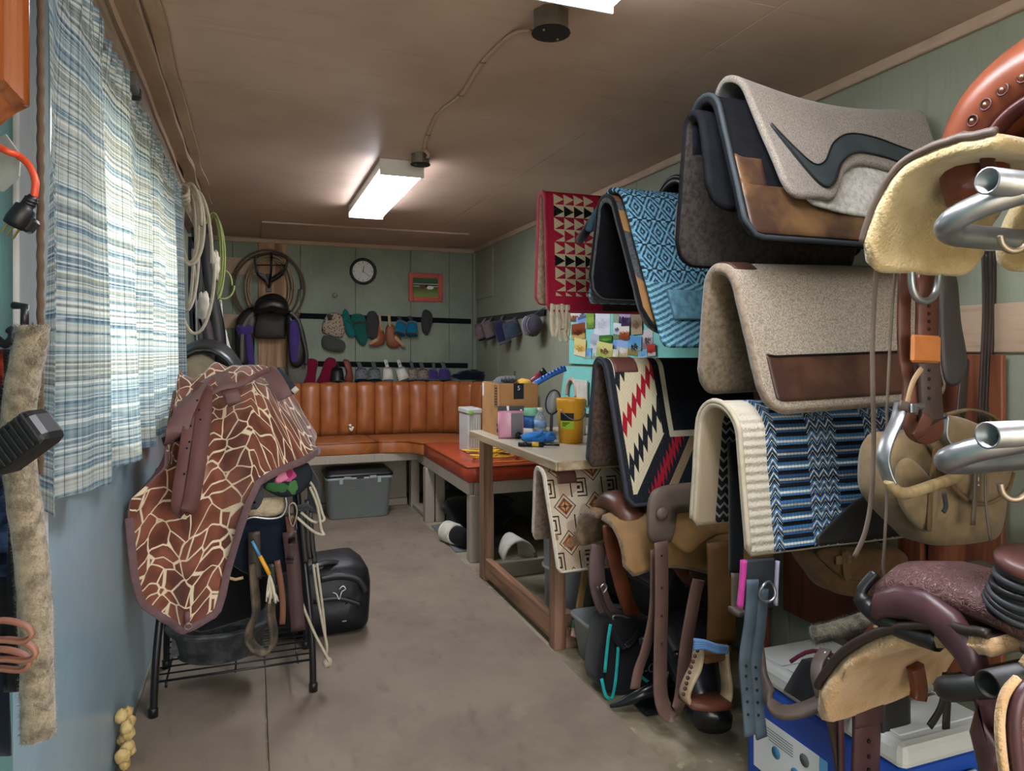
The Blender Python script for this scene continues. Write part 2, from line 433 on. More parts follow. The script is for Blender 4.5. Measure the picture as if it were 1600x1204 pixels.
tb = gl.t.nodes.new('ShaderNodeBsdfTransparent'); tb.inputs[0].default_value = (0.95, 0.97, 0.97, 1)
gb = gl.t.nodes.new('ShaderNodeBsdfGlossy'); gb.inputs['Roughness'].default_value = 0.02
mx = gl.t.nodes.new('ShaderNodeMixShader'); mx.inputs[0].default_value = 0.06
gl.t.links.new(tb.outputs[0], mx.inputs[1]); gl.t.links.new(gb.outputs[0], mx.inputs[2]); gl.t.links.new(mx.outputs[0], gl.o.inputs[0]); M_glass = gl.m
wf = MB()
for a, b in (((WY0, WZ0), (WY0 + 0.05, WZ1)), ((WY1 - 0.05, WZ0), (WY1, WZ1)), ((WY0 + 0.05, WZ0), (WY1 - 0.05, WZ0 + 0.05)), ((WY0 + 0.05, WZ1 - 0.05), (WY1 - 0.05, WZ1)), ((2.68, WZ0 + 0.05), (2.73, WZ1 - 0.05))):
    wf.span((XL - 0.085, a[0], a[1]), (XL - 0.03, b[0], b[1]), 0.004)
win = struct(wf, 'window_1', M_white)
for a, b in ((WY0 + 0.05, 2.68), (2.73, WY1 - 0.05)):
    MB().span((XL - 0.06, a, WZ0 + 0.05), (XL - 0.056, b, WZ1 - 0.05), 0).build('pane', M_glass, win)
struct(MB().span((XL + 0.001, 1.50, 0.92), (XL + 0.02, 1.70, ZC - 0.08), 0.004), 'trim_4', M_white)
# rough boards where the left wall meets the ceiling
tb_ = MB()
yy = np.linspace(1.35, 5.2, 40)
for x0, z0, w, h, sd in ((XL + 0.03, ZC - 0.045, 0.05, 0.05, 1), (XL + 0.085, ZC - 0.028, 0.06, 0.03, 5), (XL + 0.14, ZC - 0.012, 0.045, 0.012, 9)):
    rings = []
    for y in yy:
        dx = 0.014 * nz(y * 2.3, sd); dz = 0.008 * nz(y * 3.1, sd + 3.3)
        rings.append([V(x0 + dx + a * w / 2, y, z0 + dz + b * h / 2) for a, b in ((-1, -1), (1, -1), (1, 1), (-1, 1))])
    tb_.loft(rings)
struct(tb_, 'trim_5', M_tanp, sm=False)
M_rawb = wood('raw_grey_board', '#8d7a64', '#5c4c3c', axis=1)
for nm_, x0, z0, w, h, sd in (('trim_6', XL + 0.034, 2.185, 0.06, 0.085, 12), ('trim_7', XL + 0.024, 2.268, 0.045, 0.06, 17)):
    rings = []
    for y in yy:
        dx = 0.008 * nz(y * 2.3, sd); dz = 0.007 * nz(y * 3.1, sd + 3.3)
        rings.append([V(max(x0 + dx + a * w / 2, XL + 0.002), y, z0 + dz + b * h / 2) for a, b in ((-1, -1), (1, -1), (1, 1), (-1, 1))])
    struct(MB().loft(rings), nm_, M_rawb, sm=False)
# wall behind the camera with the wide doorway daylight comes through
wk = MB(); wk.span((XL - 0.09, YF - 0.08, 2.18), (XR + 0.08, YF, ZC + 0.05), 0)
wk.span((XL - 0.09, YF - 0.08, 0), (XL + 0.12, YF, 2.18), 0); wk.span((XR - 0.25, YF - 0.08, 0), (XR + 0.08, YF, 2.18), 0)
struct(wk, 'wall_front', M_sage)
# yard outside, seen only as light
struct(MB().span((-14, -16, -0.2), (XL - 0.2, 14, -0.1), 0), 'ground', mk('dry_yard', '#b5a78c', 0.9))
struct(MB().span((XL - 0.2, -16, -0.2), (14, YF - 0.32, -0.1), 0), 'ground', mk('dry_yard', '#b5a78c', 0.9))

# ------------------------------------------------------------------ lamps, cable, boxes on the ceiling
em = Mat('lit_diffuser'); M_lit = em.done('#ffffff', 0.4, emit='#f3f6ff', estr=26.0)
M_fix = plastic('fixture_white', '#d8d8d4', 0.35)
def fixture(x, y0, y1, label):
    t = thing('fluorescent_light', label, 'light', (x, (y0 + y1) / 2, ZC - 0.02), 'fluorescent lights')
    MB().span((x - 0.115, y0, ZC - 0.055), (x + 0.115, y1, ZC - 0.0005), 0.004).build('housing', M_fix, t)
    for y, d in ((y0, -1), (y1, 1)):
        MB().span((x - 0.118, y + 0.004 * d - 0.004, ZC - 0.088), (x + 0.118, y + 0.004 * d + 0.004, ZC - 0.0005), 0.002).build('end_cap', M_fix, t)
    rings = []
    for y in (y0 + 0.005, y1 - 0.005):
        rings.append([V(x + a, y, ZC - 0.055 - b) for a, b in ((-0.113, 0), (-0.108, 0.022), (-0.09, 0.03), (0.09, 0.03), (0.108, 0.022), (0.113, 0))])
    MB().loft(rings).build('diffuser', M_lit, t, sm=False)
    return t
fixture(0.745, 3.70, 4.95, 'lit fluorescent ceiling light with white end cap, beyond the small junction box')
fixture(0.81, 0.45, 1.71, 'lit fluorescent ceiling light cut off at the top edge, beside the larger junction box')
M_galv = metal('dull_galvanised', '#8f8a80', 0.5); M_blackm = mk('black_plate', '#1b1b1d', 0.55)
def jbox(x, y, r, h, label):
    t = thing('junction_box', label, 'junction box', (x, y, ZC - h), 'ceiling junction boxes')
    MB().lathe([(r, -h), (r, 0)], (x, y, ZC - 0.0005), 8).build('box_body', M_galv, t, sm=False)
    MB().lathe([(r * 1.06, -0.004), (r * 1.06, 0.0), (r * 0.5, 0.001)], (x, y, ZC - h - 0.001), 16).build('cover_plate', M_blackm, t, sm=False)
    for a in (0.6, 3.74):
        MB().lathe([(0.004, -0.006), (0.004, 0)], (x + r * 0.7 * math.cos(a), y + r * 0.7 * math.sin(a), ZC - h - 0.004), 6).build('screw', M_galv, t)
jbox(0.812, 3.56, 0.048, 0.05, 'small octagonal junction box with a black cover, next to the far lamp')
jbox(0.836, 1.93, 0.055, 0.06, 'larger octagonal junction box with a black cover at the top of the photo')
cb = thing('ceiling_cable', 'beige electric cable stapled to the ceiling between the two junction boxes', 'cable', (0.78, 2.7, ZC))
pts = smooth([V(0.80, 2.0, ZC - 0.03), V(0.77, 2.1, ZC - 0.008), V(0.752, 2.35, ZC - 0.006), V(0.768, 2.65, ZC - 0.006), V(0.74, 2.9, ZC - 0.006), V(0.765, 3.2, ZC - 0.006), V(0.80, 3.42, ZC - 0.006), V(0.83, 3.47, ZC - 0.02), V(0.835, 3.5, ZC - 0.03)], 8)
MB().ribbon(pts, 0.014, 0.007, (1, 0, 0)).build('cable', plastic('beige_cable', '#b89a80', 0.5), cb)
for y, x in ((2.33, 0.752), (2.66, 0.768), (3.2, 0.765), (3.42, 0.80)):
    MB().box((x, y, ZC - 0.009), (0.022, 0.007, 0.006), None, 0.001).build('staple', M_galv, cb)

# ------------------------------------------------------------------ curtain
m = Mat('plaid_curtain'); u, v, _ = m.xyz('UV')
wv = m.noise(1.0, 2.0, m.vec(u * 2.2, v * 1.5))
vv = v + wv * 0.004
b1 = m.noise(1.0, 2.0, m.vec(0.3, vv * 26.0, 0.0), rough=0.7); b2 = m.noise(1.0, 1.0, m.vec(4.1, vv * 150.0, 0.0)); b3 = m.noise(1.0, 1.0, m.vec(u * 5.0, vv * 100.0, 3.0))
c = m.ramp(b1, [(0.0, '#3d566a'), (0.36, '#567384'), (0.45, '#8ea2a4'), (0.52, '#b9bdb4'), (0.58, '#8b9286'), (0.66, '#5c798a'), (1.0, '#cfcdc4')])
c = m.mix(c, '#e6e6e0', b2.step(0.54, 0.62) * 0.6); c = m.mix(c, '#24425c', (1.0 - b2.step(0.36, 0.44)) * 0.6)
c = m.mix(c, '#d8ddd6', b3.step(0.58, 0.75) * 0.5)
ln = ((u * 40.0).fr() - 0.5).abs(); keep = m.noise(1.0, 1.0, m.vec((u * 40.0).floor() * 0.37, 0.0)).step(0.44, 0.5)
c = m.mix(c, '#2c4150', (1.0 - ln.step(0.03, 0.09)) * keep * 0.85)
fine = ((u * 160.0).sin() * 0.5 + 0.5)
c = m.mix(c, '#ffffff', fine * 0.12)
df = m.t.nodes.new('ShaderNodeBsdfDiffuse'); tr = m.t.nodes.new('ShaderNodeBsdfTranslucent'); mx = m.t.nodes.new('ShaderNodeMixShader'); mx.inputs[0].default_value = 0.48
m.t.links.new(c, df.inputs[0]); m.t.links.new(c, tr.inputs[0]); m.t.links.new(df.outputs[0], mx.inputs[1]); m.t.links.new(tr.outputs[0], mx.inputs[2]); m.t.links.new(mx.outputs[0], m.o.inputs[0])
M_curt = m.m
cu = thing('plaid_curtain', 'blue and cream plaid cotton curtain hanging over the window', 'curtain', (-0.33, 2.5, 1.0))
CY0, CY1 = 1.415, 3.80
ny, nzv = 220, 46; g, uvg = [], []
for i in range(ny + 1):
    q = i / ny; y = lerp(CY0, CY1, q); r1, r2 = [], []
    zb = lerp(1.055, 1.02, q) + 0.006 * math.sin(y * 9)
    for j in range(nzv + 1):
        k = j / nzv; z = lerp(lerp(2.11, 2.16, q), zb, k)
        amp = 0.005 + 0.026 * k ** 0.7
        ph = y * 15.0 + 1.9 * nz(y * 1.7, 0.3) + 0.5 * k * nz(y * 3.0, 7.0)
        gat = 0.010 * math.sin(y * 95 + 3 * nz(y * 6)) * max(0, 1 - k * 9)
        x = -0.335 + amp * math.sin(ph) + 0.35 * amp * math.sin(ph * 2.3 + 1) + gat + 0.012 * k * nz(y * 2, k * 2)
        r1.append(V(x, y + 0.02 * k * nz(y * 4, k), z)); r2.append((q * 3.6, z))
    g.append(r1); uvg.append(r2)
MB().sheet(g, uvg).build('cloth', M_curt, cu)
MB().tube([V(-0.345, CY0 - 0.02, 2.085), V(-0.345, CY1 + 0.05, 2.135)], 0.008, 8).build('curtain_rod', M_galv, cu)
br = fabric('brown_braid', '#5d4a3c')
MB().tube([V(-0.338 + 0.0006 * math.sin(z * 190), CY0 - 0.014 + 0.0006 * math.cos(z * 190), z) for z in np.linspace(2.1, 1.14, 200)], 0.0055, 6).build('braid_cord', br, cu)
cl = thing('ceiling_bracket', 'dark metal bracket clamped on the boards above the curtain', 'bracket', at(205, 135, X=-0.27))
p = at(205, 132, X=-0.325)
MB().box(p, (0.035, 0.10, 0.045), None, 0.006).build('bracket_plate', mk('bracket_grey', '#4c4a44', 0.5), cl)
MB().box(p + V(0.006, 0.04, -0.012), (0.03, 0.03, 0.035), None, 0.006).build('bracket_lip', M_blackm, cl)

# ------------------------------------------------------------------ L-shaped booth bench
M_orange = leather('orange_vinyl', '#a9673a', 0.34, dark='#8a4c25', var=0.35)
M_orange2 = leather('orange_vinyl_back', '#ad673a', 0.33, dark='#8f4e27', var=0.35)
M_redv = leather('red_orange_vinyl', '#b44a2e', 0.3, dark='#93341f', var=0.3)
M_pipe = leather('vinyl_piping', '#8a4520', 0.35)
be = thing('booth_bench', 'taupe painted wooden frame of the L-shaped corner bench', 'bench', (1.0, 5.7, 0))
def bpart(nm, a, b, mt=M_taupe): return MB().span(a, b, 0.004).build(nm, mt, be)
bpart('front_rail', (XL + 0.02, 5.76, 0.445), (1.29, 5.80, 0.512))
bpart('side_rail', (1.29, 4.31, 0.43), (1.33, 5.80, 0.512))
bpart('end_rail', (1.33, 4.29, 0.43), (XR - 0.02, 4.33, 0.512))
bpart('seat_board', (XL + 0.02, 5.81, 0.50), (XR - 0.02, 6.6, 0.512)); bpart('seat_board', (1.335, 4.335, 0.50), (XR - 0.02, 5.80, 0.512))
for x, y in ((1.30, 4.31), (1.385, 4.31), (1.275, 5.44), (1.36, 5.44), (1.285, 6.02), (1.95, 4.31), (-0.33, 5.84)):
    bpart('leg', (x, y - 0.02, 0.0), (x + 0.075, y + 0.06, 0.43 if y < 5.8 else 0.50))
bpart('floor_plate', (1.30, 5.51, 0.0), (1.38, 6.01, 0.035)); bpart('floor_plate', (1.45, 5.44, 0), (1.9, 5.5, 0.035))
bpart('back_panel', (XL + 0.02, 6.16, 0.06), (1.28, 6.18, 0.49), paint('beige_panel', '#9d9484', '#7c7466')); bpart('kick_board', (XL + 0.02, 6.13, 0.0), (1.28, 6.18, 0.06), M_taupe)
def cushion(name, outline, z0, z1, mat, label):
    t = thing(name, label, 'cushion', (sum(p[0] for p in outline) / len(outline), sum(p[1] for p in outline) / len(outline), z0), 'bench seat cushions')
    n = len(outline); cx, cy = t.location.x, t.location.y; mb = MB(); rings = []
    for f, z in ((0.985, z0), (1.0, z0 + 0.01), (1.0, z1 - 0.012), (0.99, z1 - 0.002), (0.975, z1), (0.9, z1 + 0.006), (0.7, z1 + 0.010), (0.3, z1 + 0.011)):
        rings.append([V(cx + (p[0] - cx) * f, cy + (p[1] - cy) * f, z) for p in outline])
    pd_ = mb.loft(rings).build('pad', mat, t)
    MB().tube([V(cx + (p[0] - cx) * 0.997, cy + (p[1] - cy) * 0.997, z1 - 0.004) for p in outline], 0.006, 6, closed=True).build('piping', M_pipe, pd_)
def ol(*pts, n=8):
    out = []
    for a, b in zip(pts, pts[1:] + pts[:1]):
        for k in range(n): out.append((lerp(a[0], b[0], k / n), lerp(a[1], b[1], k / n)))
    return out
cushion('seat_cushion', ol((XL + 0.03, 5.765), (0.965, 5.765), (0.93, 6.27), (XL + 0.03, 6.27)), 0.513, 0.612, M_orange, 'brown-orange vinyl seat cushion in front of the back wall, above the grey tote')
cushion('seat_cushion', ol((0.972, 5.765), (1.11, 5.745), (1.21, 5.68), (1.283, 5.52), (1.866, 5.52), (1.85, 5.82), (1.72, 6.08), (1.5, 6.2), (0.937, 6.262), n=5), 0.513, 0.610, M_orange2, 'orange vinyl corner seat cushion with a curved front edge')
cushion('seat_cushion', ol((1.285, 4.285), (1.868, 4.285), (1.868, 5.512), (1.285, 5.512)), 0.513, 0.612, M_redv, 'bright red-orange vinyl seat cushion at the open end of the bench')
bk = thing('bench_backrest', 'tall orange vinyl backrest with vertical channels along the bench', 'backrest', (0.8, 6.4, 0.6))
path = smooth([V(XL + 0.02, 6.345, 0), V(0.5, 6.345, 0), V(1.2, 6.345, 0), V(1.55, 6.31, 0), V(1.80, 6.16, 0), V(1.93, 5.9, 0), V(1.95, 5.6, 0), V(1.95, 4.9, 0)], 12)
L = [0.0]
for a, b in zip(path, path[1:]): L.append(L[-1] + (b - a).length)
def along(d):
    i = min(max(int(np.searchsorted(L, d)) - 1, 0), len(path) - 2); t = (d - L[i]) / max(L[i + 1] - L[i], 1e-9); return path[i].lerp(path[i + 1], t)
w = 0.158; nch = int(L[-1] / w)
for i in range(nch):
    p0, p1 = along(i * w), along((i + 1) * w); t = (p1 - p0).normalized(); n = V(t.y, -t.x, 0)
    wd = (p1 - p0).length; rings = []
    prof = [(0.598, 0.0), (0.615, 0.55), (0.66, 0.95), (0.78, 1.0), (0.93, 0.9), (1.02, 0.7), (1.05, 0.4), (1.065, -0.1)]
    for z, f in prof:
        row = []
        for k in range(9):
            q = k / 8; bow = math.sin(math.pi * q) ** 0.55
            row.append(p0 + t * (wd * (0.008 + 0.984 * q)) + n * (0.012 + 0.055 * f * (0.45 + 0.55 * bow)) + V(0, 0, z + (0.012 * bow if z > 1 else 0)))
        row += [p1 - n * 0.05 + V(0, 0, z), p0 - n * 0.05 + V(0, 0, z)]
        rings.append(row)
    MB().loft(rings).build('channel', M_orange2, bk)
# white scuff where the vinyl is torn
p = at(549, 668, Y=6.27)
sc = MB()
for dx, dz, r in ((-0.01, 0.02, 0.014), (0.012, 0.0, 0.012), (0.0, -0.018, 0.016), (-0.014, -0.004, 0.008)): sc.pillow([(r * math.cos(a) * (1 + 0.3 * math.sin(3 * a)), r * math.sin(a)) for a in np.linspace(0, 6.28, 10)[:-1]], p + V(dx, 0.0, dz), (1, 0, 0), (0, 0, 1), 0.006, 2)
sc.build('torn_patch', fabric('exposed_stuffing', '#e9e2d4'), bk)
# ------------------------------------------------------------------ on the back wall
YW = YB - 0.012
M_black = leather('black_leather', '#1c1b1c', 0.4); M_blackf = fabric('black_cloth', '#17181b'); M_blackp = plastic('black_plastic', '#161618', 0.4)
M_navy = fabric('navy_cloth', '#141b28')
ck = thing('wall_clock', 'round white-faced clock with a black rim on the green back wall', 'clock', at(567, 424, Y=YW - 0.01))
c0 = at(567, 424, Y=YW); RX = Matrix.Rotation(R(90), 3, 'X')
MB().loft([[c0 + RX @ V(r_ * math.cos(k * math.pi / 18), r_ * math.sin(k * math.pi / 18), z_) for k in range(36)] for r_, z_ in [(0.095, 0.0), (0.122, 0.0), (0.124, 0.02), (0.112, 0.034), (0.1, 0.03), (0.097, 0.012)]], loop=True).build('rim', M_blackp, ck)
MB().lathe([(0.098, 0.004), (0.098, 0.012)], c0, 32, RX).build('dial', mk('clock_dial', '#d9d9d6', 0.5, var=0.1), ck, sm=False)
for k in range(12):
    a = k * math.pi / 6; r = 0.084
    MB().box(c0 + V(r * math.sin(a), -0.0125, r * math.cos(a)), (0.005, 0.002, 0.014 if k % 3 == 0 else 0.009), Matrix.Rotation(a, 3, 'Y'), 0).build('hour_mark', M_blackp, ck)
for nm, a, l, w in (('hour_hand', R(8), 0.05, 0.006), ('minute_hand', R(127), 0.075, 0.004)):
    d = V(math.sin(a), 0, math.cos(a)); MB().bar(c0 + V(0, -0.015, 0) - d * 0.012, c0 + V(0, -0.015, 0) + d * l, w, 0.002, (0, 1, 0), 0).build(nm, M_blackp, ck)
# framed photo of a horse
a0, a1 = at(638, 426, Y=YW), at(691, 472, Y=YW); cx, cz = (a0.x + a1.x) / 2, (a0.z + a1.z) / 2; w, h = (a1.x - a0.x), (a0.z - a1.z)
pf = thing('framed_picture', 'red-framed photo of horses by a white fence on the back wall', 'picture', (cx, YW, cz - h / 2))
fm = leather('red_frame', '#c95a50', 0.45)
b = 0.042
for nm, p, q in (('frame_side', (-w / 2, -h / 2), (-w / 2 + b, h / 2)), ('frame_side', (w / 2 - b, -h / 2), (w / 2, h / 2)), ('frame_rail', (-w / 2 + b, -h / 2), (w / 2 - b, -h / 2 + b)), ('frame_rail', (-w / 2 + b, h / 2 - b), (w / 2 - b, h / 2))):
    MB().span((cx + p[0], YW - 0.022, cz + p[1]), (cx + q[0], YW - 0.001, cz + q[1]), 0.005).build(nm, fm, pf)
m = Mat('horse_photo'); x, y, z = m.xyz('UV')
c = m.ramp(z * 0 + y * 3.4 + 0.5 + (m.noise(40.0, 3.0) - 0.5) * 0.1, [(0.0, '#8d8f5a'), (0.3, '#7e8c4c'), (0.42, '#59703c'), (0.55, '#3a5337'), (1.0, '#3f6b4d')])
for k in (0.034, 0.012): c = m.mix(c, '#d7dcd2', ((y - k).abs()).lt(0.0028))
def ell(cx_, cy_, rx, ry): return ((x - cx_) * (1 / rx)) * ((x - cx_) * (1 / rx)) + ((y - cy_) * (1 / ry)) * ((y - cy_) * (1 / ry))
c = m.mix(c, '#6d3b2c', ell(-0.03, 0.01, 0.03, 0.022).lt(1.0)); c = m.mix(c, '#ece9e6', ell(0.045, 0.0, 0.035, 0.017).lt(1.0)); c = m.mix(c, '#2b221e', ell(0.008, 0.016, 0.012, 0.016).lt(1.0))
M_ph = m.done(c, 0.25)
MB().prism([(-w / 2 + b, -h / 2 + b), (w / 2 - b, -h / 2 + b), (w / 2 - b, h / 2 - b), (-w / 2 + b, h / 2 - b)], (cx, YW - 0.004, cz), (1, 0, 0), (0, 0, 1), -0.002).build('print', [M_ph], pf)
MB().tube([V(cx + sx * (w / 2 - b), YW - 0.009, cz + sz * (h / 2 - b)) for sx, sz in ((-1, -1), (1, -1), (1, 1), (-1, 1))], 0.004, 6, closed=True).build('gilt_edge', mk('gilt', '#c9ab5f', 0.4), pf)
# two black hook-and-loop strips on the back wall, one on the right wall
M_strip = fabric('black_strip', '#10131a')
def strip(label, a, b, nrm, wd=0.052):
    MBx = MB().bar(a, b, wd, 0.005, nrm, 0.001); return tag(MBx.build('loop_strip', M_strip), label, 'strip')
p, q = at(467, 493, Y=YW - 0.004), at(736, 502, Y=YW - 0.004); strip('upper black loop strip running across the back wall', p, q, (0, 1, 0), 0.05)
p, q = at(478, 568, Y=YW - 0.004), at(731, 571, Y=YW - 0.004); strip('lower black loop strip across the back wall, above the bench', p, q, (0, 1, 0), 0.05)
p, q = at(746, 500, X=XR - 0.017), at(852, 488, X=XR - 0.017); strip('short black loop strip on the right wall next to the corner', p, q, (1, 0, 0), 0.05)

def bell_boot(label, cu_, cv_, wpx, hpx, mat, tabmat, wall='b', tab=(0, -30), tilt=0.0, depth=None, trim=None, logo=None):
    """overreach boot: flared open cup hanging by a tab"""
    pl = dict(Y=YW - 0.075) if wall == 'b' else dict(X=XR - 0.10)
    c = at(cu_, cv_, **pl); d = (c - V(0, 0, CAM_H)).dot(V(_s, _c, 0)); r = wpx / 2 * d / FOC; h = hpx * d / FOC
    t = thing('bell_boot', label, 'horse boot', (c.x, c.y, c.z - h / 2), 'horse boots on the strips')
    M = Matrix.Rotation(tilt, 3, 'Y') @ Matrix.Rotation(R(-18), 3, 'X') if wall == 'b' else Matrix.Rotation(tilt, 3, 'X') @ Matrix.Rotation(R(-20), 3, 'Y')
    prof = [(r * 0.80, h / 2), (r * 0.92, h * 0.2), (r * 1.0, -h * 0.3), (r * 1.02, -h / 2), (r * 0.9, -h / 2), (r * 0.82, -h * 0.1), (r * 0.70, h * 0.42)]
    mb = MB(); rings = []
    seg = 20
    rings = [[c + M @ V(q * math.cos(2 * math.pi * k / seg), q * math.sin(2 * math.pi * k / seg) * 0.72, z) for k in range(seg)] for q, z in prof]
    mb.loft(rings, loop=True).build('cup', mat, t)
    MB().loft([[c + M @ V(q * math.cos(2 * math.pi * k / seg), q * math.sin(2 * math.pi * k / seg) * 0.73, z) for k in range(seg)] for q, z in ((r * 1.03, -h * 0.40), (r * 1.045, -h * 0.47), (r * 1.03, -h * 0.53), (r * 0.95, -h * 0.52))], loop=True).build('hem', trim or tabmat, t)
    e = at(cu_ + tab[0], cv_ + tab[1], **(dict(Y=YW - 0.016) if wall == 'b' else dict(X=XR - 0.03)))
    s0 = c + M @ V(0, -0.5 * r, h * 0.15)
    sd = V(1, 0, 0) if wall == 'b' else V(0, 1, 0)
    tb = MB().ribbon(smooth([s0, s0.lerp(e, 0.55) + (V(0, -0.012, 0) if wall == 'b' else V(-0.012, 0, 0)), e], 5), r * 0.62, 0.008, sd).build('tab', tabmat, t)
    if logo is not None:
        mm = s0.lerp(e, 0.6) + (V(0, -0.02, 0) if wall == 'b' else V(-0.02, 0, 0))
        MB().tube([mm + (sd * math.cos(a) * r * 0.16 + V(0, 0, math.sin(a) * r * 0.26)) for a in np.linspace(0, 2 * math.pi, 14)[:-1]], r * 0.045, 5, closed=True).build('tab_mark', logo, tb)
def splint_boot(label, pts, mat, wall='b', th=0.05, straps=None, smat=None, name='splint_boot', off=0.04):
    """padded leg boot on an outline of image points"""
    pl = dict(Y=YW - off) if wall == 'b' else dict(X=XR - off - 0.01)
    P = [at(u_, v_, **pl) for u_, v_ in pts]; cz_ = min(p.z for p in P); c = sum(P, Vector()) / len(P)
    t = thing(name, label, 'horse boot', (c.x, c.y, cz_), 'horse boots on the strips')
    if wall == 'b': o2 = [(p.x - c.x, p.z - c.z) for p in P]; ax = V(1, 0, 0)
    else: o2 = [(-(p.y - c.y), p.z - c.z) for p in P]; ax = V(0, -1, 0)
    o3 = [(q.x, q.y) for q in smooth([(a, b_, 0) for a, b_ in o2], 4, True)]
    MB().pillow(o3, c, ax, V(0, 0, 1), th, 4).build('boot_shell', mat, t)
    for (ua, va), (ub, vb), wd in straps or ():
        pl2 = dict(Y=YW - off - th * 0.42) if wall == 'b' else dict(X=XR - off - 0.01 - th * 0.42)
        a_, b_ = at(ua, va, **pl2), at(ub, vb, **pl2)
        MB().ribbon([a_, a_.lerp(b_, 0.33), a_.lerp(b_, 0.66), b_], wd, 0.008, (b_ - a_).cross(V(0, 1, 0) if wall == 'b' else V(1, 0, 0))).build('strap', smat or M_blackf, t)
    return t
def spotted(name, base, dark, scale):
    m = Mat(name); n = m.voronoi(scale); c = m.mix(dark, base, n.step(0.28, 0.42)); return m.done(c, 0.85, 0, m.bump(m.noise(200.0), 0.3, 0.002), 0.15)
M_leo = spotted('leopard_cloth', '#a3937f', '#1d1a1a', 62.0); M_camo = spotted('brown_camo_cloth', '#8a7d73', '#4c443f', 70.0); M_gpat = spotted('grey_patterned_cloth', '#6f7276', '#33373c', 66.0)
M_olive = fabric('olive_grey_cloth', '#4b4e4a'); M_tealc = fabric('teal_cloth', '#1c6b66'); M_tealg = fabric('teal_green_cloth', '#1f5d58'); M_dgrey = fabric('charcoal_cloth', '#3d3f42')
M_brownb = leather('brown_boot_leather', '#8a4c2e', 0.5); M_tanb = fabric('tan_webbing', '#b49a78'); M_bluec = fabric('bright_blue_cloth', '#176f92'); M_maroon = fabric('maroon_cloth', '#7a1730'); M_rust = leather('rust_leather', '#7d3a2b', 0.55)
M_whiteb = mk('white_boot', '#d8d3c6', 0.6, var=0.2); M_purple = fabric('purple_cloth', '#4b3a7a'); M_gtab = fabric('grey_tab', '#5a5c60'); M_wtab = fabric('white_tab', '#d6d4cf')
splint_boot('leopard-print horse boot at the start of the upper strip', [(512, 490), (534, 492), (540, 512), (532, 527), (510, 522), (503, 513)], M_leo, straps=[((514, 491), (516, 500), 0.04)], smat=M_dgrey, off=0.03)
splint_boot('olive-grey horse boot hanging under the leopard-print boot', [(506, 524), (522, 526), (538, 534), (539, 546), (528, 550), (508, 546), (503, 535)], M_olive, th=0.07, off=0.045)
splint_boot('narrow bright teal horse boot hung diagonally on the upper strip', [(537, 484), (544, 486), (550, 508), (555, 524), (547, 527), (541, 519), (535, 498)], M_tealc, straps=[((540, 500), (551, 507), 0.02)], smat=M_tealg)
splint_boot('wide teal-green horse boot beside the narrow teal one', [(549, 492), (568, 492), (572, 510), (575, 528), (568, 540), (557, 530), (551, 512)], M_tealg, straps=[((552, 505), (572, 503), 0.025)], smat=M_dgrey)
splint_boot('charcoal horse boot next to the brown fetlock boots on the upper strip', [(575, 488), (587, 487), (593, 503), (594, 526), (584, 530), (573, 524), (572, 505)], M_dgrey, th=0.06)
splint_boot('brown leather fetlock boot with tan straps, pointing down left', [(592, 505), (598, 515), (602, 528), (598, 538), (586, 541), (578, 538), (588, 525)], M_brownb, straps=[((593, 492), (596, 517), 0.02), ((577, 537), (590, 530), 0.03)], smat=M_tanb, off=0.06)
splint_boot('brown leather fetlock boot with tan straps, pointing down right', [(605, 508), (615, 508), (624, 524), (628, 538), (616, 543), (605, 538), (602, 522)], M_brownb, straps=[((608, 492), (609, 510), 0.025), ((617, 526), (632, 541), 0.03)], smat=M_tanb, off=0.05)
bell_boot('bright blue bell boot, the one nearer the brown fetlock boots', 626, 512, 18, 22, M_bluec, M_dgrey, tab=(-3, -18), tilt=0.2)
bell_boot('bright blue bell boot, the one nearer the lone grey boot', 644, 513, 18, 22, M_bluec, M_dgrey, tab=(-4, -19), tilt=0.1)
splint_boot('lone slate-grey padded boot at the far end of the upper strip', [(662, 484), (672, 486), (676, 497), (672, 515), (667, 522), (660, 518), (658, 500)], M_dgrey, th=0.07)
splint_boot('maroon horse boot with pale edging, lower strip, hanging straight', [(478, 562), (496, 563), (494, 585), (492, 606), (484, 611), (471, 606), (474, 585)], M_maroon, th=0.06, straps=[((472, 600), (492, 604), 0.022)], smat=M_tanb)
splint_boot('maroon horse boot with pale edging, lower strip, hanging slanted', [(510, 560), (525, 562), (522, 582), (512, 600), (503, 609), (492, 603), (500, 585)], M_maroon, th=0.06, straps=[((494, 599), (508, 603), 0.02)], smat=M_tanb)
bell_boot('small black bell boot beside the maroon boots', 527, 587, 21, 24, M_black, M_blackf, tab=(-2, -20))
splint_boot('rust-red leather boot with a curled strap, lower strip', [(536, 563), (545, 563), (550, 576), (552, 592), (546, 600), (538, 594), (541, 580)], M_rust, th=0.04)
bell_boot('grey patterned bell boot beside the rust-red boot', 565, 586, 21, 19, M_gpat, M_gtab, tab=(-5, -20), trim=M_blackf)
bell_boot('grey patterned bell boot beside the white pair', 585, 586, 21, 19, M_gpat, M_gtab, tab=(-2, -20), trim=M_blackf)
bell_boot('white bell boot, the one beside the grey patterned boots', 606, 584, 17, 20, M_whiteb, M_wtab, tab=(-4, -22), logo=M_blackp)
bell_boot('white bell boot, the one beside the brown patterned boots', 628, 584, 18, 20, M_whiteb, M_wtab, tab=(-6, -22), logo=M_blackp, tilt=-0.3)
bell_boot('brown patterned bell boot beside the white pair', 645, 585, 16, 20, M_camo, M_gtab, tab=(-3, -20))
bell_boot('brown patterned bell boot beside the purple pair', 661, 586, 19, 18, M_camo, M_gtab, tab=(-4, -20))
bell_boot('purple bell boot with a grey tab, beside the brown patterned boots', 677, 586, 16, 19, M_purple, M_gtab, tab=(0, -20))
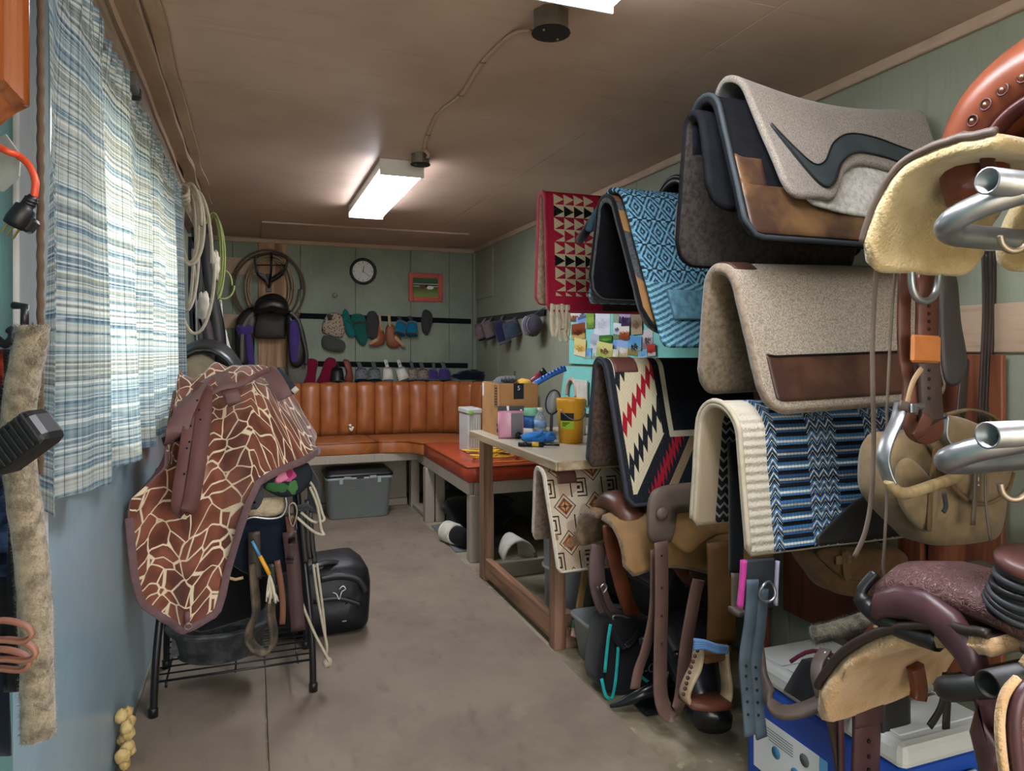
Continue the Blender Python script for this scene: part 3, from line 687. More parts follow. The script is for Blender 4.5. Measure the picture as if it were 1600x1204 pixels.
bell_boot('purple bell boot with a grey tab, the last on the lower strip', 695, 586, 20, 19, M_purple, M_gtab, tab=(-4, -20), trim=M_dgrey)
M_pinkg = fabric('pinkish_grey_cloth', '#766468'); M_slateb = fabric('slate_blue_cloth', '#3b4656'); M_navyb = fabric('navy_boot_cloth', '#2a2d4a'); M_plum = fabric('plum_grey_cloth', '#4b4753')
bell_boot('pinkish-grey bell boot on the right wall, closest to the corner', 750, 518, 14, 26, M_pinkg, M_tanb, 'r', tab=(8, -20), trim=M_blackf)
bell_boot('black-rimmed pinkish bell boot on the right wall, second from the corner', 763, 515, 16, 28, M_pinkg, M_gtab, 'r', tab=(6, -20), trim=M_blackf)
bell_boot('navy bell boot hanging lowest on the right wall strip', 783, 518, 20, 36, M_navyb, M_gtab, 'r', tab=(2, -24))
bell_boot('slate-blue bell boot beside the round ribbed one on the right wall', 799, 514, 27, 24, M_slateb, M_gtab, 'r', tab=(6, -18), trim=M_dgrey)
c0 = at(832, 508, X=XR - 0.12); t = thing('bell_boot', 'round plum-grey ribbed bell boot at the end of the right wall strip', 'horse boot', (c0.x, c0.y, c0.z - 0.1), 'horse boots on the strips')
MB().blob(c0, (0.075, 0.085, 0.085), 3, 0.05, 2).build('cup', M_plum, t)
for k in range(6):
    y = -0.05 + 0.02 * k; rr = math.sqrt(max(0.0012, 0.086 ** 2 - y * y))
    MB().tube([c0 + V(-math.cos(a) * rr * 0.9 - 0.002, y, math.sin(a) * rr + 0.0) for a in np.linspace(-1.0, 0.9, 9)], 0.0045, 5).build('rib', mk('pale_rib', '#8d8794', 0.6), t)
MB().ribbon([c0 + V(0, -0.01, 0.07), c0 + V(0.05, -0.02, 0.11), c0 + V(0.085, -0.025, 0.13)], 0.045, 0.006, (0, 1, 0)).build('tab', M_dgrey, t)
# dark cloth on the top of the backrest
p = at(738, 594, Y=6.36)
mb = MB(); mb.blob(V(p.x - 0.02, 6.37, 1.115), (0.15, 0.06, 0.05), 4, 0.5, 2.5, 20, squash=0.75); tag(mb.build('rolled_wrap', M_navy), 'crumpled dark cloth lying on the top edge of the orange backrest', 'cloth')
# coat peg and door-stop knob
for u_, v_, lab in ((464, 491, 'wooden wall peg at the end of the upper strip'), (523, 461, 'pale round knob on the weathered boards below the clock')):
    p = at(u_, v_, Y=YW); tag(MB().lathe([(0.012, 0), (0.010, 0.02), (0.022, 0.03), (0.024, 0.045), (0.01, 0.052)], p, 12, RX).build('wall_peg', wood('peg_wood', '#8d7058', '#5f4733') if u_ < 500 else M_backw), lab, 'peg')

# ------------------------------------------------------------------ black and purple saddle with its bracket, lariats
p0 = at(424, 425, Y=6.5)
bt = thing('saddle_bracket', 'black wire saddle bracket on the knotty pine board', 'bracket', at(424, 440, Y=YW - 0.02))
def IP(pts, Y): return [at(u_, v_, Y=Y) for u_, v_ in pts]
yb = 6.45
MB().tube(smooth(IP([(398, 401), (410, 397), (425, 395), (440, 398), (449, 405), (447, 414), (440, 424)], yb) + IP([(426, 434)], yb + 0.05), 5), 0.009, 7).build('top_hoop', M_blackp, bt)
MB().tube(smooth(IP([(398, 401), (399, 412), (402, 428)], yb) + IP([(415, 440)], 6.55), 5), 0.009, 7).build('side_bar', M_blackp, bt)
MB().tube(smooth(IP([(449, 405), (447, 418), (440, 430)], yb) + IP([(424, 440)], 6.55), 5), 0.009, 7).build('side_bar', M_blackp, bt)
MB().tube(IP([(424, 395), (424, 420)], yb) + IP([(420, 449)], 6.6), 0.011, 7).build('spine_bar', M_blackp, bt)
MB().tube(IP([(401, 414), (447, 414)], yb), 0.006, 7).build('cross_bar', M_blackp, bt)
MB().tube(smooth(IP([(403, 428), (412, 431)], 6.5) + IP([(420, 446)], 6.6), 4), 0.014, 7).build('brace', mk('grey_pad', '#6d6f70', 0.6), bt)
MB().tube(smooth(IP([(436, 428), (430, 431)], 6.5) + IP([(421, 446)], 6.6), 4), 0.014, 7).build('brace', mk('grey_pad', '#6d6f70', 0.6), bt)
MB().box(at(420, 442, Y=YW - 0.025), (0.05, 0.016, 0.16), None, 0.003).build('wall_plate', M_blackp, bt)
def lariat(name, label, c, rx, rz, n, r, mat, tilt=0.0, dy=0.008, jitter=0.02, tail=None, M=None):
    pts = []
    for i in range(n * 36 + 1):
        a = 2 * math.pi * i / 36; k = i / 36
        q = V((rx + jitter * math.sin(k * 2.1)) * math.cos(a) + jitter * nz(k * 1.3, 2), dy * k + 0.006 * nz(a), (rz + jitter * math.cos(k * 1.7)) * math.sin(a))
        if M is not None: q = M @ q
        pts.append(Vector(c) + q)
    mb = MB().tube(pts, r, 6)
    if tail: mb.tube(smooth(tail, 6), r, 6)
    return tag(mb.build(name, mat), label, 'rope')
M_ropet = fabric('tan_rope', '#a08e73'); M_ropeb = fabric('brown_rope', '#6b5a48'); M_ropew = fabric('off_white_rope', '#b5ab95'); M_ropeg = fabric('green_rope', '#8a9458')
c0 = at(420, 450, Y=6.58); lariat('lariat_coil', 'large brown lariat coil around the saddle bracket', c0, 0.285, 0.32, 2, 0.009, M_ropeb)
c0 = at(422, 450, Y=6.55); lariat('lariat_coil', 'tan lariat coil of many turns inside the large brown one', c0, 0.185, 0.27, 4, 0.008, M_ropet, dy=0.012)
sd = thing('english_saddle', 'black synthetic saddle with purple fleece panels on the back wall', 'saddle', at(424, 560, Y=6.5))
Yq = 6.42
def ipil(parent, name, pts, Y, th, mat, n=4, power=0.5):
    P = IP(pts, Y); c = sum(P, Vector()) / len(P)
    o3 = [(q.x, q.y) for q in smooth([(p.x - c.x, p.z - c.z, 0) for p in P], n, True)]
    return MB().pillow(o3, c, (1, 0, 0), (0, 0, 1), th, 4, power=power).build(name, mat, parent)
ipil(sd, 'seat', [(400, 470), (412, 461), (425, 458), (438, 461), (449, 471), (451, 488), (440, 492), (425, 487), (408, 491), (396, 488)], 6.36, 0.2, M_black)
ipil(sd, 'pommel', [(405, 472), (425, 466), (444, 473), (447, 484), (425, 481), (402, 484)], 6.27, 0.06, M_blackp)
ipil(sd, 'underside', [(398, 488), (450, 488), (446, 525), (440, 529), (410, 529), (397, 524)], 6.52, 0.05, leather('dark_brown_under', '#2f2723', 0.6))
for s_, f in ((-1, [(396, 480), (402, 495), (398, 520), (397, 560), (388, 574), (374, 572), (368, 555), (367, 510), (378, 488)]), (1, [(449, 482), (458, 492), (471, 505), (478, 530), (480, 552), (470, 572), (455, 570), (450, 540), (447, 505)])):
    ipil(sd, 'flap', f, 6.43, 0.05, M_black)
ipil(sd, 'knee_roll', [(371, 508), (392, 508), (394, 520), (375, 526), (370, 518)], 6.39, 0.06, M_purple)
ipil(sd, 'fleece_panel', [(383, 524), (391, 522), (396, 545), (398, 570), (390, 574), (385, 555)], 6.385, 0.06, M_purple)
ipil(sd, 'fleece_panel', [(453, 504), (463, 501), (469, 520), (466, 550), (463, 566), (455, 564), (452, 535)], 6.385, 0.06, M_purple)
MB().ribbon(smooth(IP([(452, 487), (466, 500), (473, 525), (479, 552), (478, 570)], 6.37), 5), 0.03, 0.006, (1, 0, 0)).build('stirrup_strap', M_black, sd)
MB().ribbon(smooth(IP([(399, 486), (386, 500), (379, 520), (378, 566)], 6.37), 5), 0.026, 0.006, (1, 0, 0)).build('stirrup_strap', fabric('grey_strap', '#6f6c66'), sd)
gp = thing('saddle_pad', 'grey-brown quilted cloth hanging beside the black and purple saddle', 'cloth', at(465, 600, Y=6.45))
ipil(gp, 'cloth_body', [(452, 540), (474, 520), (480, 560), (478, 590), (468, 606), (455, 612), (450, 585)], 6.48, 0.05, fabric('grey_brown_quilt', '#6d6a60'))
kt = thing('girth', 'grey girth with a pale buckle end lying beside the giraffe cover', 'girth', at(455, 600, Y=5.2))
MB().ribbon(smooth(IP([(430, 578), (445, 592), (456, 606), (462, 612)], 5.9), 5), 0.07, 0.02, (0.3, 0, 1)).build('girth_band', M_dgrey, kt)
MB().ribbon(IP([(458, 606), (464, 612)], 5.88), 0.05, 0.024, (0.3, 0, 1)).build('buckle_end', M_whiteb, kt)

# ------------------------------------------------------------------ ropes and harness on the left wall past the curtain
hk = Matrix.Rotation(R(-20), 3, 'Z')
def rope_hang(label, u_, v0, v1, wpx, X, Y, n, r, mat, name='rope_coil', seed=0):
    a, b = at(u_, v0, Y=Y), at(u_, v1, Y=Y); c = (a + b) / 2; d = Y / 1.05
    lariat(name, label, c, wpx / 2 * d / FOC, (a.z - b.z) / 2, n, r, mat, dy=0.018, jitter=0.012)
rope_hang('long off-white rope loop hanging lowest beside the curtain', 305, 300, 520, 46, None, 4.05, 1, 0.009, M_ropew)
rope_hang('off-white rope coil of three turns hung beside the curtain', 297, 290, 412, 30, None, 4.0, 3, 0.009, M_ropew)
rope_hang('short off-white rope coil in front of the black straps', 291, 290, 484, 26, None, 4.2, 2, 0.009, M_ropew)
rope_hang('green lariat coil hanging behind the off-white ropes', 333, 335, 470, 26, None, 4.75, 4, 0.007, M_ropeg)
rope_hang('thin green rope loop dangling next to the green coil', 349, 425, 466, 24, None, 4.8, 1, 0.006, M_ropeg)
kn = at(286, 300, Y=4.0)
mb = MB()
for k in range(5): mb.tube([kn + V(0.028 * math.cos(a + k), 0.02 * k - 0.04 + 0.02 * math.sin(a), 0.035 * math.sin(a + k * 0.7) - 0.012 * k) for a in np.linspace(0, 6.28, 14)[:-1]], 0.009, 6, closed=True)
tag(mb.build('rope_knot', M_ropew), 'knotted bundle of off-white rope at the curtain corner', 'rope')
hb = thing('hanging_harness', 'black leather harness straps hanging on the left wall behind the ropes', 'harness', at(305, 560, Y=4.4))
for pts, w, mt in (([(305, 355), (312, 420), (308, 500), (318, 560)], 0.05, M_black), ([(318, 360), (325, 430), (338, 500), (345, 570)], 0.06, M_black), ([(300, 370), (300, 450), (303, 520)], 0.04, M_black), ([(330, 470), (340, 520), (343, 575)], 0.09, M_blackf), ([(312, 480), (325, 520), (332, 575)], 0.06, leather('dark_plum_leather', '#3d2a2c'))):
    MB().ribbon(smooth(IP(pts, 4.45 if w < 0.09 else 4.6), 6), w, 0.01, (1, 0, 0)).build('strap', mt, hb)
MB().tube(smooth(IP([(309, 360), (304, 400), (306, 470), (308, 540), (312, 552), (320, 550), (322, 540)], 4.25), 5), 0.006, 6).build('chain', M_galv, hb)
fb = thing('sheepskin_brush', 'matted pale fleece noseband hanging among the ropes', 'noseband', at(333, 430, Y=4.7))
MB().blob(at(334, 415, Y=4.7), (0.035, 0.03, 0.09), 2, 0.5, 6, 18).build('fleece', fabric('pale_fleece', '#c3b9a8'), fb)
MB().blob(at(318, 478, Y=4.4), (0.035, 0.03, 0.08), 5, 0.5, 6, 18).build('fleece', fabric('pale_fleece', '#c3b9a8'), fb)
MB().ribbon(smooth(IP([(332, 395), (326, 370), (322, 350)], 4.7), 4), 0.025, 0.006, (1, 0, 0)).build('strap', M_black, fb)
wt = thing('wrap_tail', 'dangling white cloth tie below the green rope', 'cloth', at(350, 560, Y=4.85))
MB().ribbon(smooth(IP([(344, 466), (348, 520), (353, 545), (350, 575)], 4.85), 5), [0.02] * 5 + [0.05] * 5 + [0.06] * 5 + [0.03], 0.006, (1, 0, 0)).build('tie', fabric('dirty_white_cloth', '#c4bcae'), wt)
ys_ = thing('hung_saddle', 'black round-edged saddle with a beige panel behind the giraffe cover', 'saddle', at(300, 600, Y=3.7))
g = [];
for i in range(13):
    a = math.pi * (0.05 + 0.9 * i / 12); g.append([V(-0.235 + 0.15 * math.cos(a) * (1 + 0.05 * k), 3.95 + 0.07 * k, 1.14 + (0.20 + 0.012 * k) * math.sin(a)) for k in range(5)])
MB().shell(g, 0.03).build('cantle', M_black, ys_)
MB().pillow([(0.12 * math.cos(a), 0.14 * math.sin(a)) for a in np.linspace(0, 6.28, 20)[:-1]], V(-0.27, 4.0, 1.2), (1, 0, 0), (0, 0, 1), 0.05).build('panel_lining', fabric('beige_lining', '#a89a80'), ys_)
# ------------------------------------------------------------------ grey tote and things under the bench
tt = thing('storage_tote', 'grey plastic storage tote with a black lid under the bench', 'tote', (0.81, 5.87, 0.010))
M_tote = plastic('grey_tote_plastic', '#96a0a2', 0.45)
def rrect(cx, cy, w, d, z, r=0.04, n=5):
    out = []
    for sx, sy, a0 in ((1, 1, 0), (-1, 1, 90), (-1, -1, 180), (1, -1, 270)):
        for k in range(n + 1):
            a = R(a0 + 90 * k / n); out.append(V(cx + sx * (w / 2 - r) + r * math.cos(a), cy + sy * (d / 2 - r) + r * math.sin(a), z))
    return out
MB().loft([rrect(0.81, 5.87, w_, d_, z_) for w_, d_, z_ in ((0.45, 0.27, 0.011), (0.47, 0.29, 0.016), (0.51, 0.33, 0.32), (0.535, 0.35, 0.322), (0.535, 0.35, 0.345))]).build('tub', M_tote, tt); tub_ = tt.children[-1]
MB().loft([rrect(0.81, 5.87, w_, d_, z_) for w_, d_, z_ in ((0.54, 0.356, 0.346), (0.54, 0.356, 0.366), (0.50, 0.32, 0.372), (0.48, 0.30, 0.392), (0.3, 0.2, 0.396))]).build('lid', M_blackp, tt)
for x in (0.66, 0.96): MB().box((x, 5.688, 0.318), (0.03, 0.014, 0.05), None, 0.003).build('latch', M_tote, tub_)
for x in (0.71, 0.81, 0.91): MB().box((x, 5.691, 0.342), (0.055, 0.012, 0.02), None, 0.002).build('lid_tab', M_tote if x != 0.81 else M_blackp, tt)
MB().tube([V(0.75, 5.698, 0.262), V(0.81, 5.697, 0.256), V(0.87, 5.698, 0.262)], [0.001, 0.005, 0.001], 6).build('grip_line', plastic('tote_dark_grey', '#6e777a'), tub_)  # thin line in a darker grey across the tub front
wr_ = thing('bandage_roll', 'roll of dark padding bound with white bandage under the bench end', 'bandage roll', at(722, 860, Z=0.0))
p = at(716, 858, Z=0.0); q = at(700, 833, Z=0.0); ax = V(0.10, -0.34, 0).normalized(); c0 = V(1.33, 4.72, 0.075)
MB().tube([c0 - ax * 0.16, c0 - ax * 0.15, c0 + ax * 0.15, c0 + ax * 0.16], [0.03, 0.062, 0.062, 0.03], 16).build('padding', M_blackf, wr_)
for k in range(6): MB().tube([c0 + ax * (-0.12 + 0.022 * k) + (V(ax.y, -ax.x, 0) * math.cos(a) + V(0, 0, 1) * math.sin(a)) * 0.064 for a in np.linspace(0, 6.283, 22)[:-1]], 0.0115, 6, closed=True).build('bandage_turn', fabric('white_bandage', '#d4cebf'), wr_)
tag(MB().blob((1.62, 5.1, 0.13), (0.26, 0.3, 0.14), 2, 0.4, 2.0, 22, squash=0.85).build('dark_bag', M_blackf), 'slumped black bag in the shade under the red cushion', 'bag')
tag(MB().prism([(0, 0), (0.30, 0.0), (0.42, 0.5), (0.26, 0.82), (0.02, 0.75)], V(1.275, 4.55, 0.0005), (1, 0, 0), (0, 1, 0), 0.008).build('mat_scrap', mk('grey_mat_scrap', '#6d7074', 0.8)), 'loose scrap of grey matting at the foot of the bench', 'mat')
bt_ = thing('splint_boot', 'white and blue sports boot lying behind the table post under the bench', 'horse boot', (1.62, 4.02, 0.0))
g = [[V(1.53 + 0.10 * math.cos(a) * (1 - 0.1 * k), 4.0 + 0.05 * k, 0.06 + 0.13 * math.sin(a)) for k in range(5)] for a in np.linspace(-0.1, 3.0, 12)]
MB().shell(g, 0.012).build('boot_shell', M_whiteb, bt_)
MB().ribbon([V(1.44, 4.02, 0.05), V(1.52, 3.985, 0.055), V(1.6, 3.985, 0.05), V(1.66, 4.0, 0.02)], 0.03, 0.008, (0, 0, 1)).build('strap', M_bluec, bt_)
MB().ribbon([V(1.62, 3.985, 0.12), V(1.63, 3.975, 0.06), V(1.64, 3.97, 0.006)], 0.02, 0.008, (1, 0, 0)).build('strap', M_dgrey, bt_)
MB().tube([V(1.42, 4.02, 0.04), V(1.5, 4.0, 0.035), V(1.6, 4.03, 0.035), V(1.64, 4.1, 0.035)], 0.034, 8).build('liner', M_navy, bt_)

# ------------------------------------------------------------------ work table on old lumber legs
TZ = 0.885
tbl = thing('work_table', 'work table with a beige laminate top on brown lumber legs', 'table', (1.6, 3.3, 0))
M_lam = mk('beige_laminate', '#b5ab98', 0.35, 0.15, 60.0, 0.02, 200, spec=0.45, dark='#8f8574')
M_lame = wood('laminate_edge', '#b7a284', '#8f7a5e', axis=1)
MB().span((1.205, 2.715, TZ - 0.035), (2.04, 3.955, TZ), 0.004).build('table_top', M_lam, tbl)
MB().span((1.194, 2.705, TZ - 0.040), (1.204, 3.96, TZ - 0.001), 0.003).build('edge_band', M_lame, tbl)
MB().span((1.205, 2.704, TZ - 0.040), (2.04, 2.714, TZ - 0.001), 0.003).build('edge_band', M_lame, tbl)
for x, y in ((1.275, 3.93), (1.275, 2.905), (1.93, 3.90), (1.93, 2.905)):
    MB().span((x, y, 0.0), (x + 0.056, y + (0.09 if y > 3 else 0.06), TZ - 0.036), 0.003).build('leg', M_2x4, tbl)
MB().span((1.28, 2.97, 0.03), (1.32, 3.925, 0.135), 0.003).build('stretcher', M_2x4y, tbl)
MB().span((1.335, 2.91, 0.0), (1.925, 2.95, 0.085), 0.003).build('stretcher', M_2x4x, tbl)
MB().span((1.335, 2.955, 0.0), (1.40, 3.03, 0.14), 0.003).build('block', M_2x4, tbl)
MB().span((1.335, 2.915, 0.70), (1.925, 2.955, 0.79), 0.003).build('apron', M_2x4x, tbl)
MB().span((1.335, 3.95, 0.0), (1.925, 3.99, 0.09), 0.003).build('stretcher', M_taupe, tbl)

def tz(u_, v_, Y=None):
    if Y is None: return at(u_, v_, Z=TZ)
    q_ = at(u_, v_, Y=Y); return V(q_.x, q_.y, TZ)
# cardboard box with odds and ends
m = Mat('cardboard'); n = m.noise(5.0, 4.0); M_card = m.done(m.mix('#b98a5c', '#a27548', n.step(0.3, 0.7)), 0.8, 0, m.bump(m.noise(80.0, 2.0, stretch=(1, 1, 0.1)), 0.1, 0.001), 0.2)
bxx = thing('cardboard_box', 'open brown cardboard delivery box on the far end of the table', 'box', (1.37, 3.77, TZ))
x0, x1, y0, y1, z0, z1 = 1.262, 1.49, 3.62, 3.92, TZ + 0.0005, 1.172
for nm, a, b_ in (('side', (x0, y0, z0), (x0 + 0.005, y1, z1)), ('side', (x1 - 0.005, y0, z0), (x1, y1, z1)), ('side', (x0 + 0.005, y0, z0), (x1 - 0.005, y0 + 0.005, z1)), ('side', (x0 + 0.005, y1 - 0.005, z0), (x1 - 0.005, y1, z1)), ('bottom', (x0 + 0.005, y0 + 0.005, z0), (x1 - 0.005, y1 - 0.005, z0 + 0.005))):
    MB().span(a, b_, 0.001).build(nm, M_card, bxx)
MB().span((x0 - 0.0006, y1 - 0.03, 1.09), (x0 - 0.0001, y1 - 0.002, 1.165), 0).build('paper_sticker', mk('white_paper', '#dcdad2', 0.7, var=0.05), bxx)
MB().span((1.345, y0 - 0.0008, 1.085), (1.405, y0 - 0.0002, z1), 0).build('tape', plastic('dark_tape', '#1b2530', 0.3), bxx)
def text(s, size, o, ax, ay, mat, parent, name='lettering', th=0.0006):
    """flat lettering as mesh: s written from o along ax, up ay"""
    cu_ = bpy.data.curves.new(name, 'FONT'); cu_.body = s; cu_.size = size; cu_.extrude = th; cu_.align_x = 'CENTER'; cu_.align_y = 'CENTER'
    ob = bpy.data.objects.new(name, cu_); COL.objects.link(ob); bpy.context.view_layer.update()
    me = bpy.data.meshes.new_from_object(ob.evaluated_get(bpy.context.evaluated_depsgraph_get())); bpy.data.objects.remove(ob)
    ax, ay = Vector(ax).normalized(), Vector(ay).normalized(); M = Matrix((ax, ay, ax.cross(ay))).transposed().to_4x4(); M.translation = Vector(o)
    off = Vector(); q_ = parent
    while q_ is not None: off += q_.location; q_ = q_.parent
    me.transform(Matrix.Translation(-off) @ M); me.materials.clear(); me.materials.append(mat)
    o2 = bpy.data.objects.new(name, me); COL.objects.link(o2); o2.parent = parent
    return o2
M_ink = mk('brown_ink', '#3c2b1e', 0.8); M_wink = mk('white_ink', '#e8e8e6', 0.7)
for k in range(7): MB().span((x0 - 0.0012, 3.662, 1.05 + 0.015 * k), (x0 - 0.0002, 3.688, 1.058 + 0.015 * k), 0).build('print_mark', M_ink, bxx)
MB().tube([V(x0 - 0.001, a, b_) for a, b_ in ((3.655, 1.04), (3.695, 1.04), (3.695, 1.16), (3.655, 1.16))], 0.0012, 4, closed=True).build('print_border', M_ink, bxx)
text('5', 0.035, (1.375, y0 - 0.0012, 1.145), (1, 0, 0), (0, 0, 1), M_wink, bxx)
for zc in (0.905, 0.935): MB().span((x0 - 0.0012, 3.64, zc), (x0 - 0.0002, 3.66, zc + 0.018), 0).build('print_mark', M_ink, bxx)
gv = thing('work_gloves', 'grey work gloves spilling over the cardboard box rim', 'gloves', (1.33, 3.75, 1.1))
MB().blob((1.345, 3.79, 1.155), (0.055, 0.09, 0.05), 1, 0.4, 3, 16).build('palm', M_gtab, gv)
for k in range(4): MB().tube(smooth([V(1.32 + 0.015 * k, 3.76, 1.165), V(1.325 + 0.018 * k, 3.72, 1.20), V(1.32 + 0.02 * k, 3.69, 1.185)], 4), 0.012, 7).build('finger', M_gtab, gv)
st = thing('hoof_pick', 'thin dark handled pick sticking out of the cardboard box', 'pick', (1.4, 3.8, 1.1))
MB().tube([V(1.385, 3.80, 1.02), V(1.405, 3.76, 1.235)], 0.006, 7).build('shaft', M_dgrey, st); MB().tube([V(1.38, 3.80, 1.0), V(1.387, 3.80, 1.04)], 0.009, 7).build('grip', M_blackp, st)
sp = thing('sponge', 'yellow sponge in the cardboard box', 'sponge', (1.44, 3.7, 1.12))
MB().blob((1.438, 3.70, 1.165), (0.045, 0.06, 0.028), 6, 0.25, 4, 16).build('sponge_body', mk('yellow_sponge', '#d2a441', 0.9, bump=0.5, bs=120, bd=0.004), sp)
M_bluep = plastic('blue_plastic', '#1f62b5', 0.35)
sc_ = thing('sweat_scraper', 'bright blue plastic scraper leaning up out of the cardboard box', 'scraper', (1.5, 3.7, 1.1))
pa, pb = at(833, 602, Y=3.66), at(884, 575, Y=3.55)
MB().ribbon(smooth([pa - V(0.02, 0, 0.03), pa, pa.lerp(pb, 0.5) + V(0, 0, 0.008), pb], 6), 0.032, 0.014, (0, 0.35, 1)).build('blade', M_bluep, sc_)
for k in range(7): q_ = pa.lerp(pb, 0.25 + 0.1 * k); MB().box(q_ + V(0, -0.006, 0.02), (0.008, 0.01, 0.016), Matrix.Rotation(R(-25), 3, 'Y'), 0.002).build('tooth', M_bluep, sc_)
bh = thing('brush_handle', 'dark red brush with a black grip leaning beside the blue scraper', 'brush', (1.5, 3.72, 1.1))
pa, pb = at(824, 601, Y=3.70), at(853, 579, Y=3.66)
MB().tube([pa, pa.lerp(pb, 0.3), pa.lerp(pb, 0.75)], [0.012, 0.018, 0.02], 10).build('handle', plastic('dark_red_plastic', '#7d2436'), bh)
MB().tube([pa.lerp(pb, 0.75), pb], [0.022, 0.026], 12).build('grip', M_blackp, bh)
# package, tub, bottle, cloth, tool, bucket
pk = thing('wipes_packet', 'clear pink-backed retail packet with a zebra-print header on the table', 'packet', tz(800, 678, 3.5))
p = tz(800, 676, 3.50); wv_ = V(1, -0.25, 0).normalized()
def pplane(parent, nm, a, b_, c_, d_, mat, off=0.0, th=0.003):
    return MB().prism([(a, c_), (b_, c_), (b_, d_), (a, d_)], p + V(wv_.y, -wv_.x, 0) * off, wv_, (0, 0, 1), th).build(nm, mat, parent)
MB().pillow([(-0.066, 0.0), (0.066, 0.0), (0.07, 0.075), (0.066, 0.15), (-0.066, 0.15), (-0.07, 0.075)], p + V(0, 0.02, 0.0), wv_, (0, 0, 1), 0.05, 4).build('pouch', plastic('pink_packet', '#d99ab2', 0.25), pk)
pplane(pk, 'product_window', -0.005, 0.055, 0.012, 0.135, plastic('grey_product', '#4a4850', 0.3), 0.008)
m = Mat('zebra_print'); x, y, z = m.xyz('UV'); n = m.noise(26.0, 1.0, m.vec(x, y * 0.4), dist=1.2, kind='UV'); M_zeb = m.done(m.mix('#17161a', '#efeaea', n.gt(0.52)), 0.4)
MB().prism([(-0.07, 0.145), (0.07, 0.145), (0.07, 0.172), (-0.07, 0.172)], p + V(0, 0.018, 0), wv_, (0, 0, 1), 0.003).build('header_card', M_zeb, pk)
MB().lathe([(0.018, 0), (0.018, 0.004)], p + wv_ * 0.03 + V(0, -0.012, 0.018), 12, RX).build('cap_disc', M_blackp, pk)
tu = thing('lotion_tub', 'blue and white tub with a mint green lid behind the water bottle', 'tub', tz(830, 664, 3.55))
p = tz(829, 660, 3.55)
MB().lathe([(0.042, 0.0), (0.044, 0.004), (0.044, 0.05)], p, 20).build('base', M_whiteb, tu); MB().lathe([(0.0443, 0.05), (0.0443, 0.115)], p, 20).build('label_band', plastic('blue_label', '#2a5fa0'), tu)
MB().lathe([(0.047, 0.116), (0.048, 0.12), (0.048, 0.152), (0.045, 0.156)], p, 20).build('lid', plastic('mint_plastic', '#7fbf9a'), tu)
m = Mat('clear_plastic'); M_clear = m.done('#dfe6ea', 0.12, trans=0.75, spec=0.5)
wb_ = thing('water_bottle', 'small clear plastic water bottle with a white cap', 'bottle', tz(844, 670, 3.45)); p = tz(844, 669, 3.45)
MB().lathe([(0.028, 0), (0.033, 0.006), (0.033, 0.05), (0.031, 0.055), (0.033, 0.06), (0.033, 0.105), (0.026, 0.125), (0.014, 0.14), (0.013, 0.146)], p, 20).build('bottle_body', M_clear, wb_)
MB().lathe([(0.0338, 0.062), (0.0338, 0.1)], p, 20).build('label_band', plastic('blue_paper_label', '#7a9ac0'), wb_); MB().lathe([(0.015, 0.146), (0.015, 0.162), (0.013, 0.164)], p, 14).build('cap', M_whiteb, wb_)
p = tz(843, 681, 3.28)
bc = thing('blue_cloth', 'crumpled bright blue microfibre cloth on the table', 'cloth', p)
mb = MB()
mb.blob(p + V(0, 0.02, 0.026), (0.095, 0.05, 0.03), 3, 0.35, 2.6, 22, squash=0.85); mb.build('cloth_body', fabric('blue_microfibre', '#2c72b8'), bc)
MB().tube(smooth([p + V(-0.06, -0.02, 0.03), p + V(-0.01, -0.03, 0.05), p + V(0.02, 0.02, 0.06)], 5), 0.009, 7).build('fold', fabric('blue_microfibre', '#2c72b8'), bc)
MB().tube(smooth([p + V(0.02, -0.035, 0.022), p + V(0.05, -0.01, 0.05), p + V(0.08, 0.01, 0.04)], 5), 0.009, 7).build('fold', fabric('blue_microfibre', '#2c72b8'), bc)
p, q_ = tz(810, 684, 3.20) + V(0, 0, 0.0125), tz(874, 688, 3.10) + V(0, 0, 0.0125)
uk = thing('utility_tool', 'black and yellow handled tool in front of the blue cloth', 'tool', p)
MB().tube([p, p.lerp(q_, 0.18), p.lerp(q_, 0.22)], [0.011, 0.012, 0.009], 8).build('pommel', M_blackp, uk); MB().tube([p.lerp(q_, 0.22), p.lerp(q_, 0.62)], 0.0115, 8).build('handle', M_blackp, uk)
MB().tube([p.lerp(q_, 0.34), p.lerp(q_, 0.5)], 0.0122, 8).build('yellow_band', plastic('tool_yellow', '#c9a437'), uk); MB().tube([p.lerp(q_, 0.62), q_], 0.006, 8).build('shaft', M_blackp, uk)
bu = thing('yellow_bucket', 'yellow plastic bucket with a green and black label on the table', 'bucket', tz(893, 690)); p = tz(897, 694) + V(0.015, 0.07, 0)
M_yel = plastic('yellow_plastic', '#e0a12a', 0.4)
MB().lathe([(0.060, 0.0005), (0.068, 0.16), (0.07, 0.165), (0.07, 0.178), (0.072, 0.182), (0.072, 0.2), (0.0745, 0.205), (0.0745, 0.222), (0.071, 0.226), (0.067, 0.222), (0.06, 0.02)], p, 28).build('pail', M_yel, bu)
def cyl_patch(c, r0, r1, z0_, z1_, a0, a1, n=8):
    return [[Vector(c) + V(lerp(r0, r1, j) * math.cos(lerp(a0, a1, i / n)), lerp(r0, r1, j) * math.sin(lerp(a0, a1, i / n)), lerp(z0_, z1_, j)) for j in (0, 1)] for i in range(n + 1)]
a0 = R(195); a1 = R(258)
MB().sheet(cyl_patch(p, 0.0645, 0.0672, 0.075, 0.115, a0, a1)).build('label_green', plastic('green_label', '#9fbf2f'), bu); MB().sheet(cyl_patch(p, 0.0668, 0.0688, 0.116, 0.155, a0, a1)).build('label_black', M_blackp, bu)
